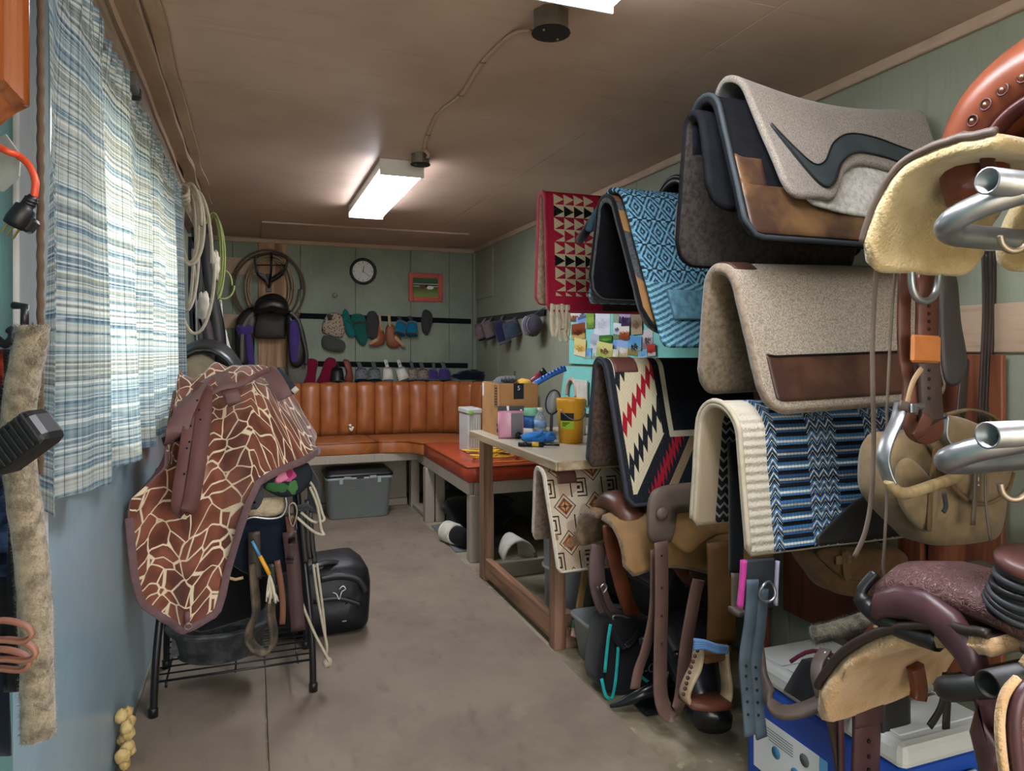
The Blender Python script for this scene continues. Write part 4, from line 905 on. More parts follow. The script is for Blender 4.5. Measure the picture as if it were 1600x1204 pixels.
for k, zz in enumerate((0.104, 0.097, 0.089)): MB().sheet(cyl_patch(p, 0.0672, 0.0673, zz, zz + 0.004, R(205), R(240 - 8 * k))).build('label_text', M_ink, bu)
MB().tube([p + V(0.0745 * math.cos(a), 0.0745 * math.sin(a), 0.17 - 0.05 * math.sin((a - R(200)) / R(140) * math.pi)) for a in np.linspace(R(200), R(340), 16)], 0.003, 6).build('bail_handle', M_galv, bu)
jr = thing('clear_jar', 'clear jar with a lime green lid behind the grey mirror', 'jar', tz(870, 660)); p = V(1.70, 3.55, TZ)
MB().lathe([(0.042, 0.0005), (0.046, 0.01), (0.046, 0.14), (0.042, 0.155)], p, 20).build('jar_body', M_clear, jr); MB().lathe([(0.05, 0.155), (0.051, 0.19), (0.046, 0.195)], p, 20).build('lid', plastic('lime_plastic', '#8fc05a'), jr)
MB().lathe([(0.055, 0.0005), (0.055, 0.002)], p, 12).build('foot', M_clear, jr)
hm = thing('hand_mirror', 'round grey hand brush with a dark rim standing among the table clutter', 'brush', tz(864, 676)); p = at(864, 628, Y=3.42)
MB().pillow([(0.036 * math.cos(a), 0.062 * math.sin(a)) for a in np.linspace(0, 6.283, 24)[:-1]], p, V(1, -0.35, 0).normalized(), (0.12, 0, 1), 0.02).build('face', plastic('grey_translucent', '#8d9190', 0.3), hm)
MB().tube([p + V(1, -0.35, 0).normalized() * 0.038 * math.cos(a) + V(0.12, 0, 1) * 0.064 * math.sin(a) for a in np.linspace(0, 6.283, 24)[:-1]], 0.005, 6, closed=True).build('rim', M_dgrey, hm)
MB().tube([p - V(0.008, 0, 0.06), V(p.x - 0.012, p.y, TZ + 0.004)], 0.009, 8).build('handle', M_dgrey, hm)
cj = thing('tool_jar', 'jar of small brushes and pens behind the blue cloth', 'jar', tz(864, 672)); p = V(1.60, 3.42, TZ)
MB().lathe([(0.035, 0.0005), (0.037, 0.07), (0.034, 0.07), (0.032, 0.004)], p, 16).build('cup', M_clear, cj)
for k, cc in enumerate((M_dgrey, M_whiteb, M_brownb, M_blackp, M_bluec)): MB().tube([p + V(0.012 * math.cos(k * 1.3), 0.012 * math.sin(k * 1.3), 0.01), p + V(0.045 * math.cos(k * 1.3), 0.03 * math.sin(k * 1.3), 0.11 + 0.02 * (k % 3))], 0.004, 6).build('pen', cc, cj)
wd = thing('drawer_tower', 'white plastic drawer tower on the bench behind the table', 'drawers', (1.72, 5.0, 0.625)); p = at(746, 690, Z=0.63)
w0 = V(1.43, 4.78, 0.625)
MB().span(w0, w0 + V(0.10, 0.22, 0.30), 0.004).build('cabinet', mk('white_drawer_plastic', '#c9c8c4', 0.4, var=0.1), wd); MB().span(w0 + V(-0.008, -0.008, 0.28), w0 + V(0.108, 0.225, 0.315), 0.006).build('lid', mk('white_drawer_plastic', '#c9c8c4', 0.4), wd)
for k in range(5): MB().span(w0 + V(0.008 + 0.018 * k, -0.004, 0.01), w0 + V(0.016 + 0.018 * k, 0.0, 0.27), 0.001).build('rib', M_whiteb, wd)
MB().box(w0 + V(0.02, -0.012, 0.29), (0.03, 0.008, 0.03), None, 0.003).build('clip', plastic('lime_plastic', '#8fc05a'), wd)
# extension cords on the red cushion
M_ycord = plastic('yellow_cord', '#d8ab35', 0.45); M_ocord = plastic('orange_cord', '#c9702c', 0.45)
def cordpile(label, c, r, n, rad, mat, seed, zt=0.03, flat=0.75):
    rnd = random.Random(seed); pts = []
    ox = oy = 0
    for i in range(n * 22):
        a = 2 * math.pi * i / 22; k = i / 22
        rr = r * (0.7 + 0.3 * math.sin(k * 2.4 + seed)); pts.append(Vector(c) + V(rr * math.cos(a) + 0.04 * math.sin(k * 1.9 + seed), rr * flat * math.sin(a) + 0.04 * math.cos(k * 1.3), rad + (zt / n) * k + 0.008 * (1 + math.sin(a * 1.5 + k))))
    return tag(MB().tube(pts, rad, 6).build('power_cable', mat), label, 'cable')
cordpile('coiled bright yellow extension cord on the red cushion behind the table post', (1.50, 4.48, 0.624), 0.15, 6, 0.0065, M_ycord, 1, 0.05)
cordpile('dark golden cord heaped beside the bright yellow one under the table top', (1.78, 4.46, 0.624), 0.14, 5, 0.0065, mk('olive_gold_cord', '#a98a3c', 0.5), 3, 0.05)
tag(MB().tube(smooth([V(1.45, 4.33, 0.630), V(1.6, 4.30, 0.628), V(1.72, 4.315, 0.628), V(1.85, 4.34, 0.63), V(1.93, 4.42, 0.63)], 8), 0.007, 6).build('power_cable', M_ocord), 'orange cord lying along the cushion edge in front of the coils', 'cable')
sk = thing('net_sack', 'white and green printed sack behind the yellow cords', 'sack', (1.62, 4.68, 0.624))
MB().blob((1.66, 4.70, 0.695), (0.14, 0.06, 0.08), 7, 0.25, 3, 20, squash=0.9).build('sack_body', spotted('printed_sack', '#d6d4cb', '#8fa08c', 22.0), sk)
# buckets and crate below the table
cbk = thing('clear_bucket', 'translucent plastic bucket with ring ridges under the table', 'bucket', (1.50, 3.32, 0.0)); p = V(1.52, 3.28, 0)
m = Mat('frosted_plastic'); M_frost = m.done('#b9c2c4', 0.4, trans=0.35, spec=0.4)
MB().lathe([(0.115, 0.0005), (0.12, 0.01), (0.125, 0.24), (0.13, 0.25), (0.13, 0.27), (0.127, 0.28), (0.132, 0.5), (0.128, 0.505)], p, 26).build('pail', M_frost, cbk)
for zz in (0.02, 0.26, 0.49): MB().lathe([(0.128, zz - 0.008), (0.138, zz - 0.004), (0.138, zz + 0.004), (0.128, zz + 0.008)], p, 26).build('ridge', mk('pale_ridge', '#c9d0d0', 0.4), cbk)
cr = thing('black_crate', 'black toolbox with chrome clasps under the table', 'toolbox', (1.72, 3.25, 0))
MB().span((1.68, 3.09, 0.0), (1.92, 3.38, 0.13), 0.01).build('tray', M_blackp, cr); MB().span((1.68, 3.09, 0.131), (1.92, 3.38, 0.24), 0.012).build('lid', plastic('dark_grey_plastic', '#3b3e42'), cr)
for x in (1.72, 1.84): MB().box((x, 3.085, 0.13), (0.02, 0.012, 0.03), None, 0.002).build('clasp', M_galv, cr)
br_ = thing('paint_brush', 'wooden stick paint brush with a green band leaning at the table corner', 'brush', (1.43, 2.88, 0)); pa = at(897, 995, Y=2.86); pb = at(915, 890, Y=2.96)
MB().bar(pa.lerp(pb, 0.22), pb, 0.03, 0.018, (0, 1, 0)).build('handle', wood('pale_stick', '#b08a55', '#8c6a3c'), br_); MB().bar(pa.lerp(pb, 0.12), pa.lerp(pb, 0.24), 0.036, 0.022, (0, 1, 0)).build('green_band', plastic('green_band', '#3f8f72'), br_)
MB().bar(pa, pa.lerp(pb, 0.13), 0.034, 0.014, (0, 1, 0)).build('bristles', fabric('pink_beige_bristle', '#b99a86'), br_)

# ------------------------------------------------------------------ pin board with photographs on the right wall
bd = thing('pin_board', 'aqua painted board on the right wall covered with photographs', 'board', (XR - 0.03, 3.7, 1.05))
M_aqua = mk('aqua_paint', '#86d3cc', 0.55, var=0.1)
MB().span((XR - 0.030, 2.75, 1.262), (XR - 0.013, 4.42, 1.75), 0.002).build('board_panel', M_aqua, bd)
pg_ = MB().prism([(0, 0.0), (0.62, 0.0), (0.62, 0.3), (0.09, 0.3)], V(XR - 0.03, 4.55, 0.945), (0, -1, 0), (0, 0, 1), 0.014)
tag(pg_.build('aqua_panel', M_aqua), 'tilted aqua panel leaning on the wall below the photo board', 'panel')
wc = thing('horseshoe_card', 'white card with a pale pink horseshoe leaning on the aqua panel', 'card', (XR - 0.06, 4.2, 0.95))
p = at(893, 606, X=XR - 0.06)
MB().tube([p + V(0, -0.075 * math.cos(a), 0.09 * math.sin(a) - 0.03) for a in np.linspace(-0.3, 3.4, 18)], 0.012, 7).build('horseshoe', mk('pale_pink', '#d8b3a6', 0.6), wc)
MB().span((p.x - 0.004, p.y - 0.24, p.z - 0.10), (p.x + 0.004, p.y - 0.05, p.z + 0.06), 0.002).build('card', M_whiteb, wc)
def photo_mat(i, top, mid, low, spot):
    m = Mat('snapshot_%d' % i); x, y, z = m.xyz('UV'); n = m.noise(7.0 + i % 4, 4.0, kind='UV', rough=0.7) - 0.5; yy = y + n * 0.9
    c = m.mix(low, mid, yy.gt(0.32)); c = m.mix(c, top, yy.gt(0.58))
    e = ((x - 0.5) * 3.2) * ((x - 0.5) * 3.2) + ((y - 0.42) * 4.0) * ((y - 0.42) * 4.0) + n * 6.0
    return m.done(m.mix(c, spot, e.lt(0.55)), 0.3)
photos = [ # u0,v0,u1,v1 in the photograph, colours, what it shows
 (890, 487, 906, 502, '#d8d4c8', '#a9855e', '#6f5136', '#7a4a2c', 'small print of a brown horse in the top corner'),
 (900, 497, 917, 512, '#7fa3d6', '#9db6dc', '#b9c4d0', '#6a86b6', 'print showing plain blue sky, tilted'),
 (893, 506, 914, 529, '#8a4a2c', '#6d3522', '#c0a25c', '#4a2016', 'print of a chestnut horse in dry grass'),
 (897, 529, 915, 556, '#e0cf8a', '#d8b95e', '#e9dcae', '#b98d3c', 'print in pale yellow tones below the chestnut horse'),
 (916, 484, 928, 512, '#7fa04a', '#8fb050', '#6c8c3e', '#93b85a', 'narrow green ribbon-like card'),
 (928, 484, 953, 523, '#d9dde6', '#cfd4de', '#dfe2ea', '#bfc4d2', 'typed white sheet of paper'),
 (911, 544, 924, 560, '#6ea3dd', '#86b4e2', '#9ab8b0', '#5d93d4', 'small print of blue sky at the lower left'),
 (922, 522, 936, 545, '#b9bfd0', '#a8b0c4', '#cdd2dc', '#9aa2b8', 'pale lavender print under the typed sheet'),
 (936, 524, 956, 535, '#3f7a2e', '#4f8a38', '#2f6324', '#67a04a', 'dark green leafy print'),
 (932, 535, 957, 559, '#d9d68c', '#c6b878', '#a8bd62', '#6b4a2e', 'print of a horse in a yellow field'),
 (926, 545, 944, 561, '#cfd8de', '#b4c0bc', '#93a08c', '#dde3e6', 'faded print at the bottom edge of the board'),
 (958, 486, 967, 530, '#93a78c', '#86997e', '#76896e', '#a4b79a', 'narrow grey-green card'),
 (967, 485, 985, 510, '#b9a9d6', '#57436e', '#3c2f4e', '#2b2034', 'print with a person in purple among trees'),
 (958, 505, 970, 522, '#e4e8ee', '#d5dae4', '#c9ced8', '#39424f', 'white card with a dark ring'),
 (968, 510, 983, 530, '#e9e2d2', '#b0623a', '#8f4426', '#93451f', 'print of an orange-brown horse'),
 (953, 533, 966, 551, '#79a8e2', '#8fb3e0', '#a6b88c', '#557fae', 'print with bright blue sky over a field'),
 (964, 532, 981, 558, '#9ab8e8', '#cfc8b4', '#c2ac84', '#e6e4e0', 'print with white horses under blue sky'),
 (981, 525, 1002, 555, '#63a6d8', '#79b0d6', '#9a8a4c', '#3c2a1e', 'large print of a rider under a blue sky'),
 (986, 486, 1003, 522, '#9a8a74', '#86745c', '#b3a184', '#6b583f', 'framed brown print cut by the felt pad'),
 (997, 548, 1012, 559, '#73b2e0', '#8fc0e2', '#a8c8da', '#5f9cd0', 'small print with pale blue sky at the lower right'),
 (1003, 515, 1020, 545, '#d9d2d6', '#b7a6a8', '#8f7f84', '#4a4048', 'print of a grey horse near the blue pad'),
 (1020, 484, 1040, 512, '#c9d2dc', '#9fb0c0', '#7d8c74', '#5c4636', 'print half hidden behind the blue pad at the top'),
 (903, 483, 916, 497, '#e2ddd0', '#b9c2cc', '#5c6a86', '#39425c', 'small print with dark blue figures in the top row'),
 (950, 545, 966, 561, '#d7d9c8', '#c3c79a', '#8fa06a', '#f0efe8', 'pale green print at the bottom edge of the board'),
 (1011, 538, 1024, 556, '#c0453c', '#a83a32', '#d8c2b6', '#8a2c28', 'small red print'),
]
for i, (u0, v0, u1, v1, c1, c2, c3, c4, lab) in enumerate(photos):
    xx = XR - 0.0325 - 0.0022 * (i % 5); a, b_ = at(u0, v0, X=xx), at(u1, v1, X=xx); wy, hz = a.y - b_.y, a.z - b_.z
    cc = V(xx, (a.y + b_.y) / 2, (a.z + b_.z) / 2); tl = R(random.uniform(-7, 7)) if i not in (4, 11) else 0
    ax = V(0, -math.cos(tl), math.sin(tl)); ay = V(0, math.sin(tl), math.cos(tl))
    mb = MB(); o = cc - ax * wy / 2 - ay * hz / 2
    vs = [o, o + ax * wy, o + ax * wy + ay * hz, o + ay * hz]; n_ = V(0.0018, 0, 0)
    mb.add(vs + [q_ + n_ for q_ in vs], [[3, 2, 1, 0], [4, 5, 6, 7], [0, 1, 5, 4], [1, 2, 6, 5], [2, 3, 7, 6], [3, 0, 4, 7]], 0, [(0, 0), (1, 0), (1, 1), (0, 1)] * 2, True)
    tag(mb.build('snapshot', photo_mat(i, c1, c2, c3, c4)), lab + ' on the aqua board', 'photo', 'photos on the aqua board')
# ------------------------------------------------------------------ saddle racks on the right wall: posts with projecting arms
def rack(label, Y, arms, z1, x0=1.50, zb=0.0):
    t = thing('saddle_rack', label, 'rack', (1.95, Y, 0))
    MB().span((XR - 0.055, Y - 0.045, zb), (XR - 0.0265, Y + 0.045, z1), 0.003).build('upright_board', M_redwood, t)
    for z in arms:
        MB().span((x0, Y - 0.02, z - 0.075), (XR - 0.056, Y + 0.02, z), 0.004).build('arm', M_2x4x, t)
    return t
rack('wooden wall rack whose arms carry the tan felt and blue woven pads', 1.72, (2.02, 1.555, 1.155), 2.03)
rack('wooden wall rack whose arms carry the light blue and zigzag pads', 2.46, (1.865, 1.282, 0.665), 1.9)
rack('wooden wall rack whose arm carries the red arrow-pattern pad', 3.255, (2.115,), 2.12, zb=1.76)

def pad_grid(X0, X1, Yc, Zr, Ln, Lf, r, fn, ff, nx=60, nt=90, rc=0.05, dz=0.0, cut=None, amp=0.004, seed=0.0, dip=0.0, bot=None):
    """surface of a pad draped over an arm along X; returns grid and (metres from the front, metres down the near side)"""
    g, uvg = [], []
    for i in range(nx + 1):
        q = i / nx; x = q * (X1 - X0); row, ur = [], []
        e = min(x, (X1 - X0) - x); cut_c = 0.0
        if e < rc: cut_c = rc - math.sqrt(max(rc * rc - (rc - e) ** 2, 0))
        bn = bot(q) if bot else 0.0
        for j in range(nt + 1):
            t = -(Ln - cut_c - bn) + (Ln - cut_c - bn + Lf - cut_c) * j / nt
            sgn = -1 if t < 0 else 1; a = abs(t); fl = fn if t < 0 else ff; al = math.pi / 2 - fl
            if a <= r * al: y, z = r * math.sin(a / r), r * (math.cos(a / r) - 1)
            else:
                y, z = r * math.sin(al), r * (math.cos(al) - 1); b = a - r * al; y += b * math.cos(al); z -= b * math.sin(al)
            w = amp * (nz(x * 5 + seed, t * 4) + 0.4 * nz(x * 13, t * 11 + seed)) * min(1, a * 6)
            sh = (cut(a) if cut else 0.0) * (1 - q)
            row.append(V(X0 + x + sh, Yc + sgn * (y + w), Zr + z + dz * q - dip * math.sin(math.pi * q))); ur.append((x, -t))
        g.append(row); uvg.append(ur)
    return g, uvg
def edge_tube(grid, rad, sides='nfb', off=0.0):
    """piping along the rim of a pad: f front edge, n near bottom, b back bottom"""
    pts = []
    if 'n' in sides: pts += [grid[i][0] for i in range(len(grid) - 1, -1, -1)]
    if 'f' in sides: pts += [p for p in grid[0]]
    if 'b' in sides: pts += [grid[i][-1] for i in range(len(grid))]
    return MB().tube(pts[::2], rad, 6)
def subpatch(grid, i0, i1, j0, j1, lift):
    """part of a pad surface lifted off it, for a patch sewn on"""
    G = np.array([[tuple(p) for p in r_] for r_ in grid]); N = np.cross(np.gradient(G, axis=0), np.gradient(G, axis=1)); N /= np.maximum(np.linalg.norm(N, axis=2, keepdims=True), 1e-9)
    return (G + N * lift)[i0:i1 + 1, j0:j1 + 1]

def felt(name, a, b_, scale=90.0, rough=0.95):
    m = Mat(name); n = m.noise(scale, 4.0, rough=0.7); n2 = m.noise(6.0, 4.0)
    c = m.mix(a, b_, n.step(0.36, 0.66)); c = m.mix(c, b_, n2.step(0.5, 0.8) * 0.35)
    return m.done(c, rough, 0, m.bump(m.noise(scale * 2.2, 3.0), 0.5, 0.003), 0.1, sheen=0.2)
M_tanfelt = felt('tan_felt', '#a59988', '#73685a', 210.0); M_tanfelt2 = felt('tan_felt_lining', '#8f7f68', '#6f604c', 60.0); M_greyfelt = felt('grey_brown_felt', '#958c80', '#70685e', 230.0)
M_blackfelt = mk('black_felt', '#1b1c1f', 0.95, 0.3, 40.0, 0.5, 140.0, 0.004, spec=0.05); M_charfelt = felt('charcoal_felt', '#5b5e60', '#3e4144', 100.0); M_whitefelt = felt('white_felt', '#cfccc4', '#a9a69c', 60.0)
M_wear = leather('worn_brown_leather', '#3d2a20', 0.42, dark='#7f5f3a', var=0.35); M_wear2 = leather('dark_wear_leather', '#38231d', 0.4, dark='#5f402c', var=0.3)
M_edge = leather('grey_brown_binding', '#6f6258', 0.6); M_bslate = leather('black_slate_leather', '#3a4346', 0.45, dark='#2a3134')
def weave_bump(m, u_, v_, fu=300.0, fv=300.0, s=0.5): return m.bump((u_ * fu).sin() * (v_ * fv).sin() * 0.5 + m.noise(160.0, 2.0) * 0.6, s, 0.003)

# --- red pad with arrow bands
m = Mat('red_arrow_weave'); u, v, _ = m.xyz('UV'); rh = 0.062; va = v.abs() - 0.035
row = (va * (1 / rh)).floor(); b = (va * (1 / rh)).fr(); a = ((u - 0.045) * (1 / 0.055)).fr()
tri = ((b - 0.55).abs() * 2.1).lt(1.0 - a); par = row.mod(4.0)
isA = par.lt(0.5); isB = (par - 1.0).abs().lt(0.5); isC = (par - 2.0).abs().lt(0.5)
bgc = m.mix('#a3203a', '#c9bb98', (1.0 - isA)); bgc = m.mix(bgc, '#c9bb98', isB)
fg = m.mix('#15151a', '#c9bb98', isA); fg = m.mix(fg, '#15151a', isB); fg = m.mix(fg, '#c9bb98', isC); fg = m.mix(fg, '#a3203a', (par - 3.0).abs().lt(0.5)); bgc = m.mix(bgc, '#8f1d34', isC)
c = m.mix(bgc, fg, tri); inb = u.gt(0.045) * u.lt(0.265) * va.gt(0.0) * va.lt(0.52)
c = m.mix('#a3203a', c, inb); c = m.mix(c, '#3a2a28', u.gt(0.30) * 1.0)
M_redpad = m.done(m.mix(c, '#e2d9c0', m.noise(150.0, 2.0).step(0.6, 0.8) * 0.12), 0.9, 0, weave_bump(m, u, v), 0.1)
t = thing('woven_saddle_pad', 'red wool saddle pad with cream and black arrow bands, highest on its rack', 'saddle pad', (1.6, 3.25, 1.55))
g, uvg = pad_grid(1.36, 1.98, 3.255, 2.150, 0.63, 0.585, 0.045, R(3.5), R(4.5), 60, 100, rc=0.03)
MB().shell(g, 0.022, uvg).build('woven_top', [M_redpad, felt('cream_fleece', '#b8a48e', '#94806a', 50.0), mk('red_binding', '#a8324a', 0.8)], t)
edge_tube(g, 0.006).build('binding', mk('red_binding', '#a8324a', 0.8), t)
fr_ = thing('rope_tassels', 'bundle of thick cream cotton rope ends hanging below the red pad', 'rope', at(875, 530, Y=3.15)); rnd = random.Random(3)
for k in range(11):
    a = at(862 + 2.6 * k, 484 + rnd.uniform(-1, 2), Y=3.17 + 0.012 * (k % 3)); l = rnd.uniform(0.09, 0.165); MB().tube(smooth([a + V(0, 0, 0.03), a, a + V(rnd.uniform(-.008, .012), 0, -l * 0.6), a + V(rnd.uniform(-.01, .02), 0, -l)], 4), 0.0085, 7).build('rope_end', fabric('cream_cotton', '#d6c9ae'), fr_)
MB().tube([at(858, 484, Y=3.2), at(893, 482, Y=3.2)], 0.012, 7).build('binding_cord', fabric('cream_cotton', '#d6c9ae'), fr_)
# --- light blue woven pad over black felt pad
m = Mat('blue_black_weave'); u, v, _ = m.xyz('UV'); va = v.abs()
band = (va * (1 / 0.105)); bf = (band.fr() - 0.5).abs() * 2.0; cell = ((u * (1 / 0.072)).fr() - 0.5).abs() * 2.0
dia = (cell + bf); ring = ((dia * 1.9).fr() - 0.5).abs() * 2.0
st = ((u * 150.0 + va * 40.0).sin() * (va * 210.0).sin())
fine = (st * 0.5 + 0.5).step(0.25, 0.6)
dk = ring.lt(0.5); line = bf.gt(0.86)
c = m.mix('#7db4d2', '#1d2830', dk * 0.94); c = m.mix(c, m.mix('#8cc0dc', '#22303a', fine), line); c = m.mix(c, m.mix('#79b2cf', '#1c262e', fine), 0.22)
zig = (((v + (u * (1 / 0.05)).fr() * 0.02) * (1 / 0.022)).fr()).lt(0.5)
c = m.mix(c, m.mix('#82b6c8', '#3c6072', zig), va.gt(0.47) * 0.85)
M_bluepad = m.done(c, 0.9, 0, weave_bump(m, u, v, 230.0, 330.0, 0.8), 0.1)
t = thing('woven_saddle_pad', 'light blue and black woven saddle pad lying over the black felt pad', 'saddle pad', (1.7, 2.43, 1.33))
g, uvg = pad_grid(1.305, 2.0, 2.43, 1.982, 0.715, 0.52, 0.115, R(21), R(24), 60, 100, rc=0.02, seed=4, cut=lambda a: 0.06 * a)
MB().shell(g, 0.018, uvg).build('woven_top', [M_bluepad, M_charfelt, M_bluepad], t)
MB().shell(subpatch(g, 6, 60, 8, 17, 0.012), 0.012, None).build('folded_hem', [fabric('faded_blue_hem', '#6d9db2', dark='#3f6374', var=0.4)] * 2 + [mk('grey_hem', '#5d7c88', 0.8)], t)
t = thing('felt_saddle_pad', 'thick black felt saddle pad with grey edge under the light blue woven pad', 'saddle pad', (1.6, 2.42, 1.41))
g, uvg = pad_grid(1.28, 1.92, 2.43, 1.948, 0.60, 0.44, 0.075, R(19.5), R(23), 50, 90, rc=0.09, seed=8, cut=lambda a: 0.07 * a)
MB().shell(g, 0.026, uvg).build('felt_body', [M_charfelt, M_blackfelt, M_charfelt], t)
edge_tube(g, 0.009).build('binding', M_blackf, t)
MB().shell(subpatch(g, 0, 7, 46, 62, 0.004), 0.006).build('wither_leather', leather('mottled_cowhide', '#8a5836', 0.6, dark='#4d3a34', var=0.6), t)
MB().shell(subpatch(g, 0, 9, 2, 16, 0.004), 0.006).build('corner_leather', leather('tan_patch', '#9c7446', 0.55), t)
MB().shell(subpatch(g, 0, 8, 34, 42, 0.004), 0.006).build('corner_leather', leather('tan_patch', '#9c7446', 0.55), t)
t = thing('saddle_strap', 'black padded strap roll sticking out beyond the light blue pad', 'strap', at(915, 370, Y=2.66))
MB().tube(smooth([at(906, 374, Y=2.78), at(913, 366, Y=2.70), at(930, 340, Y=2.62), at(945, 325, Y=2.57)], 5), 0.02, 9).build('padding', M_blackf, t)
MB().tube(smooth([at(920, 360, Y=2.64), at(930, 336, Y=2.60), at(944, 318, Y=2.56)], 5), 0.016, 8).build('woven_cover', M_bluepad, t)
t = thing('leather_seat_pad', 'black leather pad with a raised seam above the light blue weave', 'saddle pad', (1.8, 2.4, 1.98))
g, uvg = pad_grid(1.58, 2.01, 2.42, 2.045, 0.30, 0.28, 0.13, R(20), R(20), 30, 40, rc=0.12, seed=2)
MB().shell(g, 0.03, uvg).build('leather_body', M_black, t); edge_tube(g, 0.008).build('seam', M_blackp, t)
# --- black, white and red zigzag pad
m = Mat('zigzag_weave'); u, v, _ = m.xyz('UV'); w = v + u * 1.35
def zz(wc, half, per): return (w - wc).abs().lt((1.0 - ((u * (1 / per)).fr() - 0.5).abs() * 2.0) * half * 1.5 + half * 0.15)
c = m.mix('#cbbf9f', '#20232a', zz(0.16, 0.035, 0.027)); c = m.mix(c, '#9c1f2e', zz(0.345, 0.032, 0.027)); c = m.mix(c, '#20232a', zz(0.51, 0.036, 0.027))
c = m.mix(c, '#20232a', w.gt(0.615)); c = m.mix(c, '#9c1f2e', zz(0.72, 0.030, 0.018) * u.gt(0.06)); c = m.mix(c, '#8f7a5c', (w - 0.82).abs().lt(0.028))
blk = u.gt(0.205); c = m.mix(c, '#1a1c22', blk * v.lt(0.33)); c = m.mix(c, '#c2b89c', (u - 0.245).abs().lt(0.011) * v.lt(0.34)); c = m.mix(c, '#c2b89c', (v - 0.335).abs().lt(0.012) * u.gt(0.235)); c = m.mix(c, '#23262d', u.lt(0.028))
c = m.mix(c, '#23262d', v.gt(0.555)); c = m.mix(c, '#1d1f24', v.lt(-0.02))
M_zig = m.done(m.mix(c, '#8c8470', m.noise(140.0, 2.0).step(0.55, 0.8) * 0.15), 0.95, 0, weave_bump(m, u, v, 400.0, 400.0), 0.1)
t = thing('woven_saddle_pad', 'black saddle pad with cream panel and black and red zigzag bands', 'saddle pad', (1.6, 2.48, 0.77))
g, uvg = pad_grid(1.285, 1.96, 2.485, 1.322, 0.595, 0.49, 0.055, R(14), R(15), 60, 100, rc=0.03, seed=3, cut=lambda a: 0.05 * a)
MB().shell(g, 0.024, uvg).build('woven_top', [M_zig, felt('brown_fleece', '#5c4a3e', '#3f322a', 60.0), mk('charcoal_edge', '#3b3d44', 0.9)], t)
edge_tube(g, 0.008).build('binding', mk('charcoal_edge', '#3b3d44', 0.9), t)
MB().shell(subpatch(g, 3, 12, 47, 60, 0.004), 0.006).build('wither_leather', leather('maroon_brown_leather', '#6a4038', 0.5), t)
# --- brown and cream geometric rug pad
m = Mat('geometric_weave'); u, v, _ = m.xyz('UV'); S1 = 0.155
x = (u * (1 / S1) - 0.02).fr() - 0.5; y = (v * (1 / S1) + 0.22).fr() - 0.5; d = (x.abs() + y.abs())
c = m.mix('#b5a18a', '#c9b9a2', m.noise(5.0, 1.0, kind='UV').gt(0.5))
mx_ = ((x.abs() - 0.5).abs()).max((y.abs() - 0.5).abs()); sq = (mx_ * 9.0).fr()
c = m.mix(c, '#2a2624', (mx_.lt(0.26)) * sq.lt(0.42) * ((x * 13.0).sin()).gt(-0.55))
c = m.mix(c, '#c4b49c', d.lt(0.34)); c = m.mix(c, '#2a2624', (d - 0.335).abs().lt(0.018)); c = m.mix(c, '#b9a184', d.lt(0.29)); c = m.mix(c, '#7c4a32', d.lt(0.235)); c = m.mix(c, '#b98a56', d.lt(0.15)); c = m.mix(c, '#5d2f26', d.lt(0.07)); c = m.mix(c, '#4a342c', (x.abs().min(y.abs())).lt(0.012) * d.lt(0.23))
band2 = (v - 0.34).abs().lt(0.03); c = m.mix(c, '#8a6a55', band2 * m.noise(12.0, 1.0, kind='UV').gt(0.5) * 0.85)
c = m.mix(c, '#4c3a30', m.noise(4.0, 2.0, kind='UV').step(0.62, 0.75) * v.gt(0.3) * 0.85); c = m.mix(c, '#e0d6c4', u.lt(0.012))
M_geo = m.done(c, 0.95, 0, weave_bump(m, u, v, 420.0, 420.0), 0.1)
t = thing('woven_saddle_pad', 'brown and cream geometric rug pad hanging under the near end of the table', 'saddle pad', (1.45, 2.87, 0.4))
g, uvg = pad_grid(1.185, 1.80, 2.875, 0.838, 0.47, 0.40, 0.055, R(11), R(17), 60, 80, rc=0.02, seed=6, cut=lambda a: 0.08 * a)
MB().shell(g, 0.016, uvg).build('woven_top', [M_geo, felt('taupe_fleece', '#9c8a7c', '#7d6c60', 50.0), fabric('white_fringe', '#cfc6b6')], t)
edge_tube(g, 0.006, 'nf').build('fringe_edge', fabric('white_fringe', '#cfc6b6'), t)
MB().shell(subpatch(g, 6, 15, 34, 50, 0.003), 0.005).build('wither_leather', leather('maroon_brown_leather', '#6a4038', 0.5), t)

# --- top stack on the middle rack: felt pads
t = thing('felt_saddle_pad', 'black fleece saddle pad with brown leather wear strip, below the grey felt', 'saddle pad', (1.6, 1.72, 1.62))
g, uvg = pad_grid(1.225, 1.95, 1.715, 2.085, 0.485, 0.46, 0.07, R(16), R(13), 60, 80, rc=0.05, seed=5, cut=lambda a: 0.03 * a)
MB().shell(g, 0.026, uvg).build('fleece_body', [M_blackfelt, M_blackfelt, M_blackfelt], t)
edge_tube(g, 0.008).build('binding', mk('dark_slate_binding', '#2c3338', 0.7), t)
p_ = subpatch(g, 1, 56, 1, 13, 0.006); MB().shell(p_, 0.007).build('wear_leather', M_wear, t)
MB().shell(subpatch(g, 1, 8, 13, 20, 0.006), 0.007).build('wear_leather', M_wear, t)
t = thing('felt_saddle_pad', 'black fleece saddle pad lining the inside of the stack, brown leather corner', 'saddle pad', (1.6, 1.74, 1.6))
g, uvg = pad_grid(1.205, 1.90, 1.745, 2.052, 0.33, 0.47, 0.05, R(10), R(7), 50, 70, rc=0.07, seed=9)
MB().shell(g, 0.022, uvg).build('fleece_body', [M_blackfelt, felt('dark_brown_fleece', '#3a322c', '#211c1a', 60.0), M_blackfelt], t)
MB().shell(subpatch(g, 0, 8, 58, 69, 0.004), 0.006).build('corner_leather', M_wear, t)
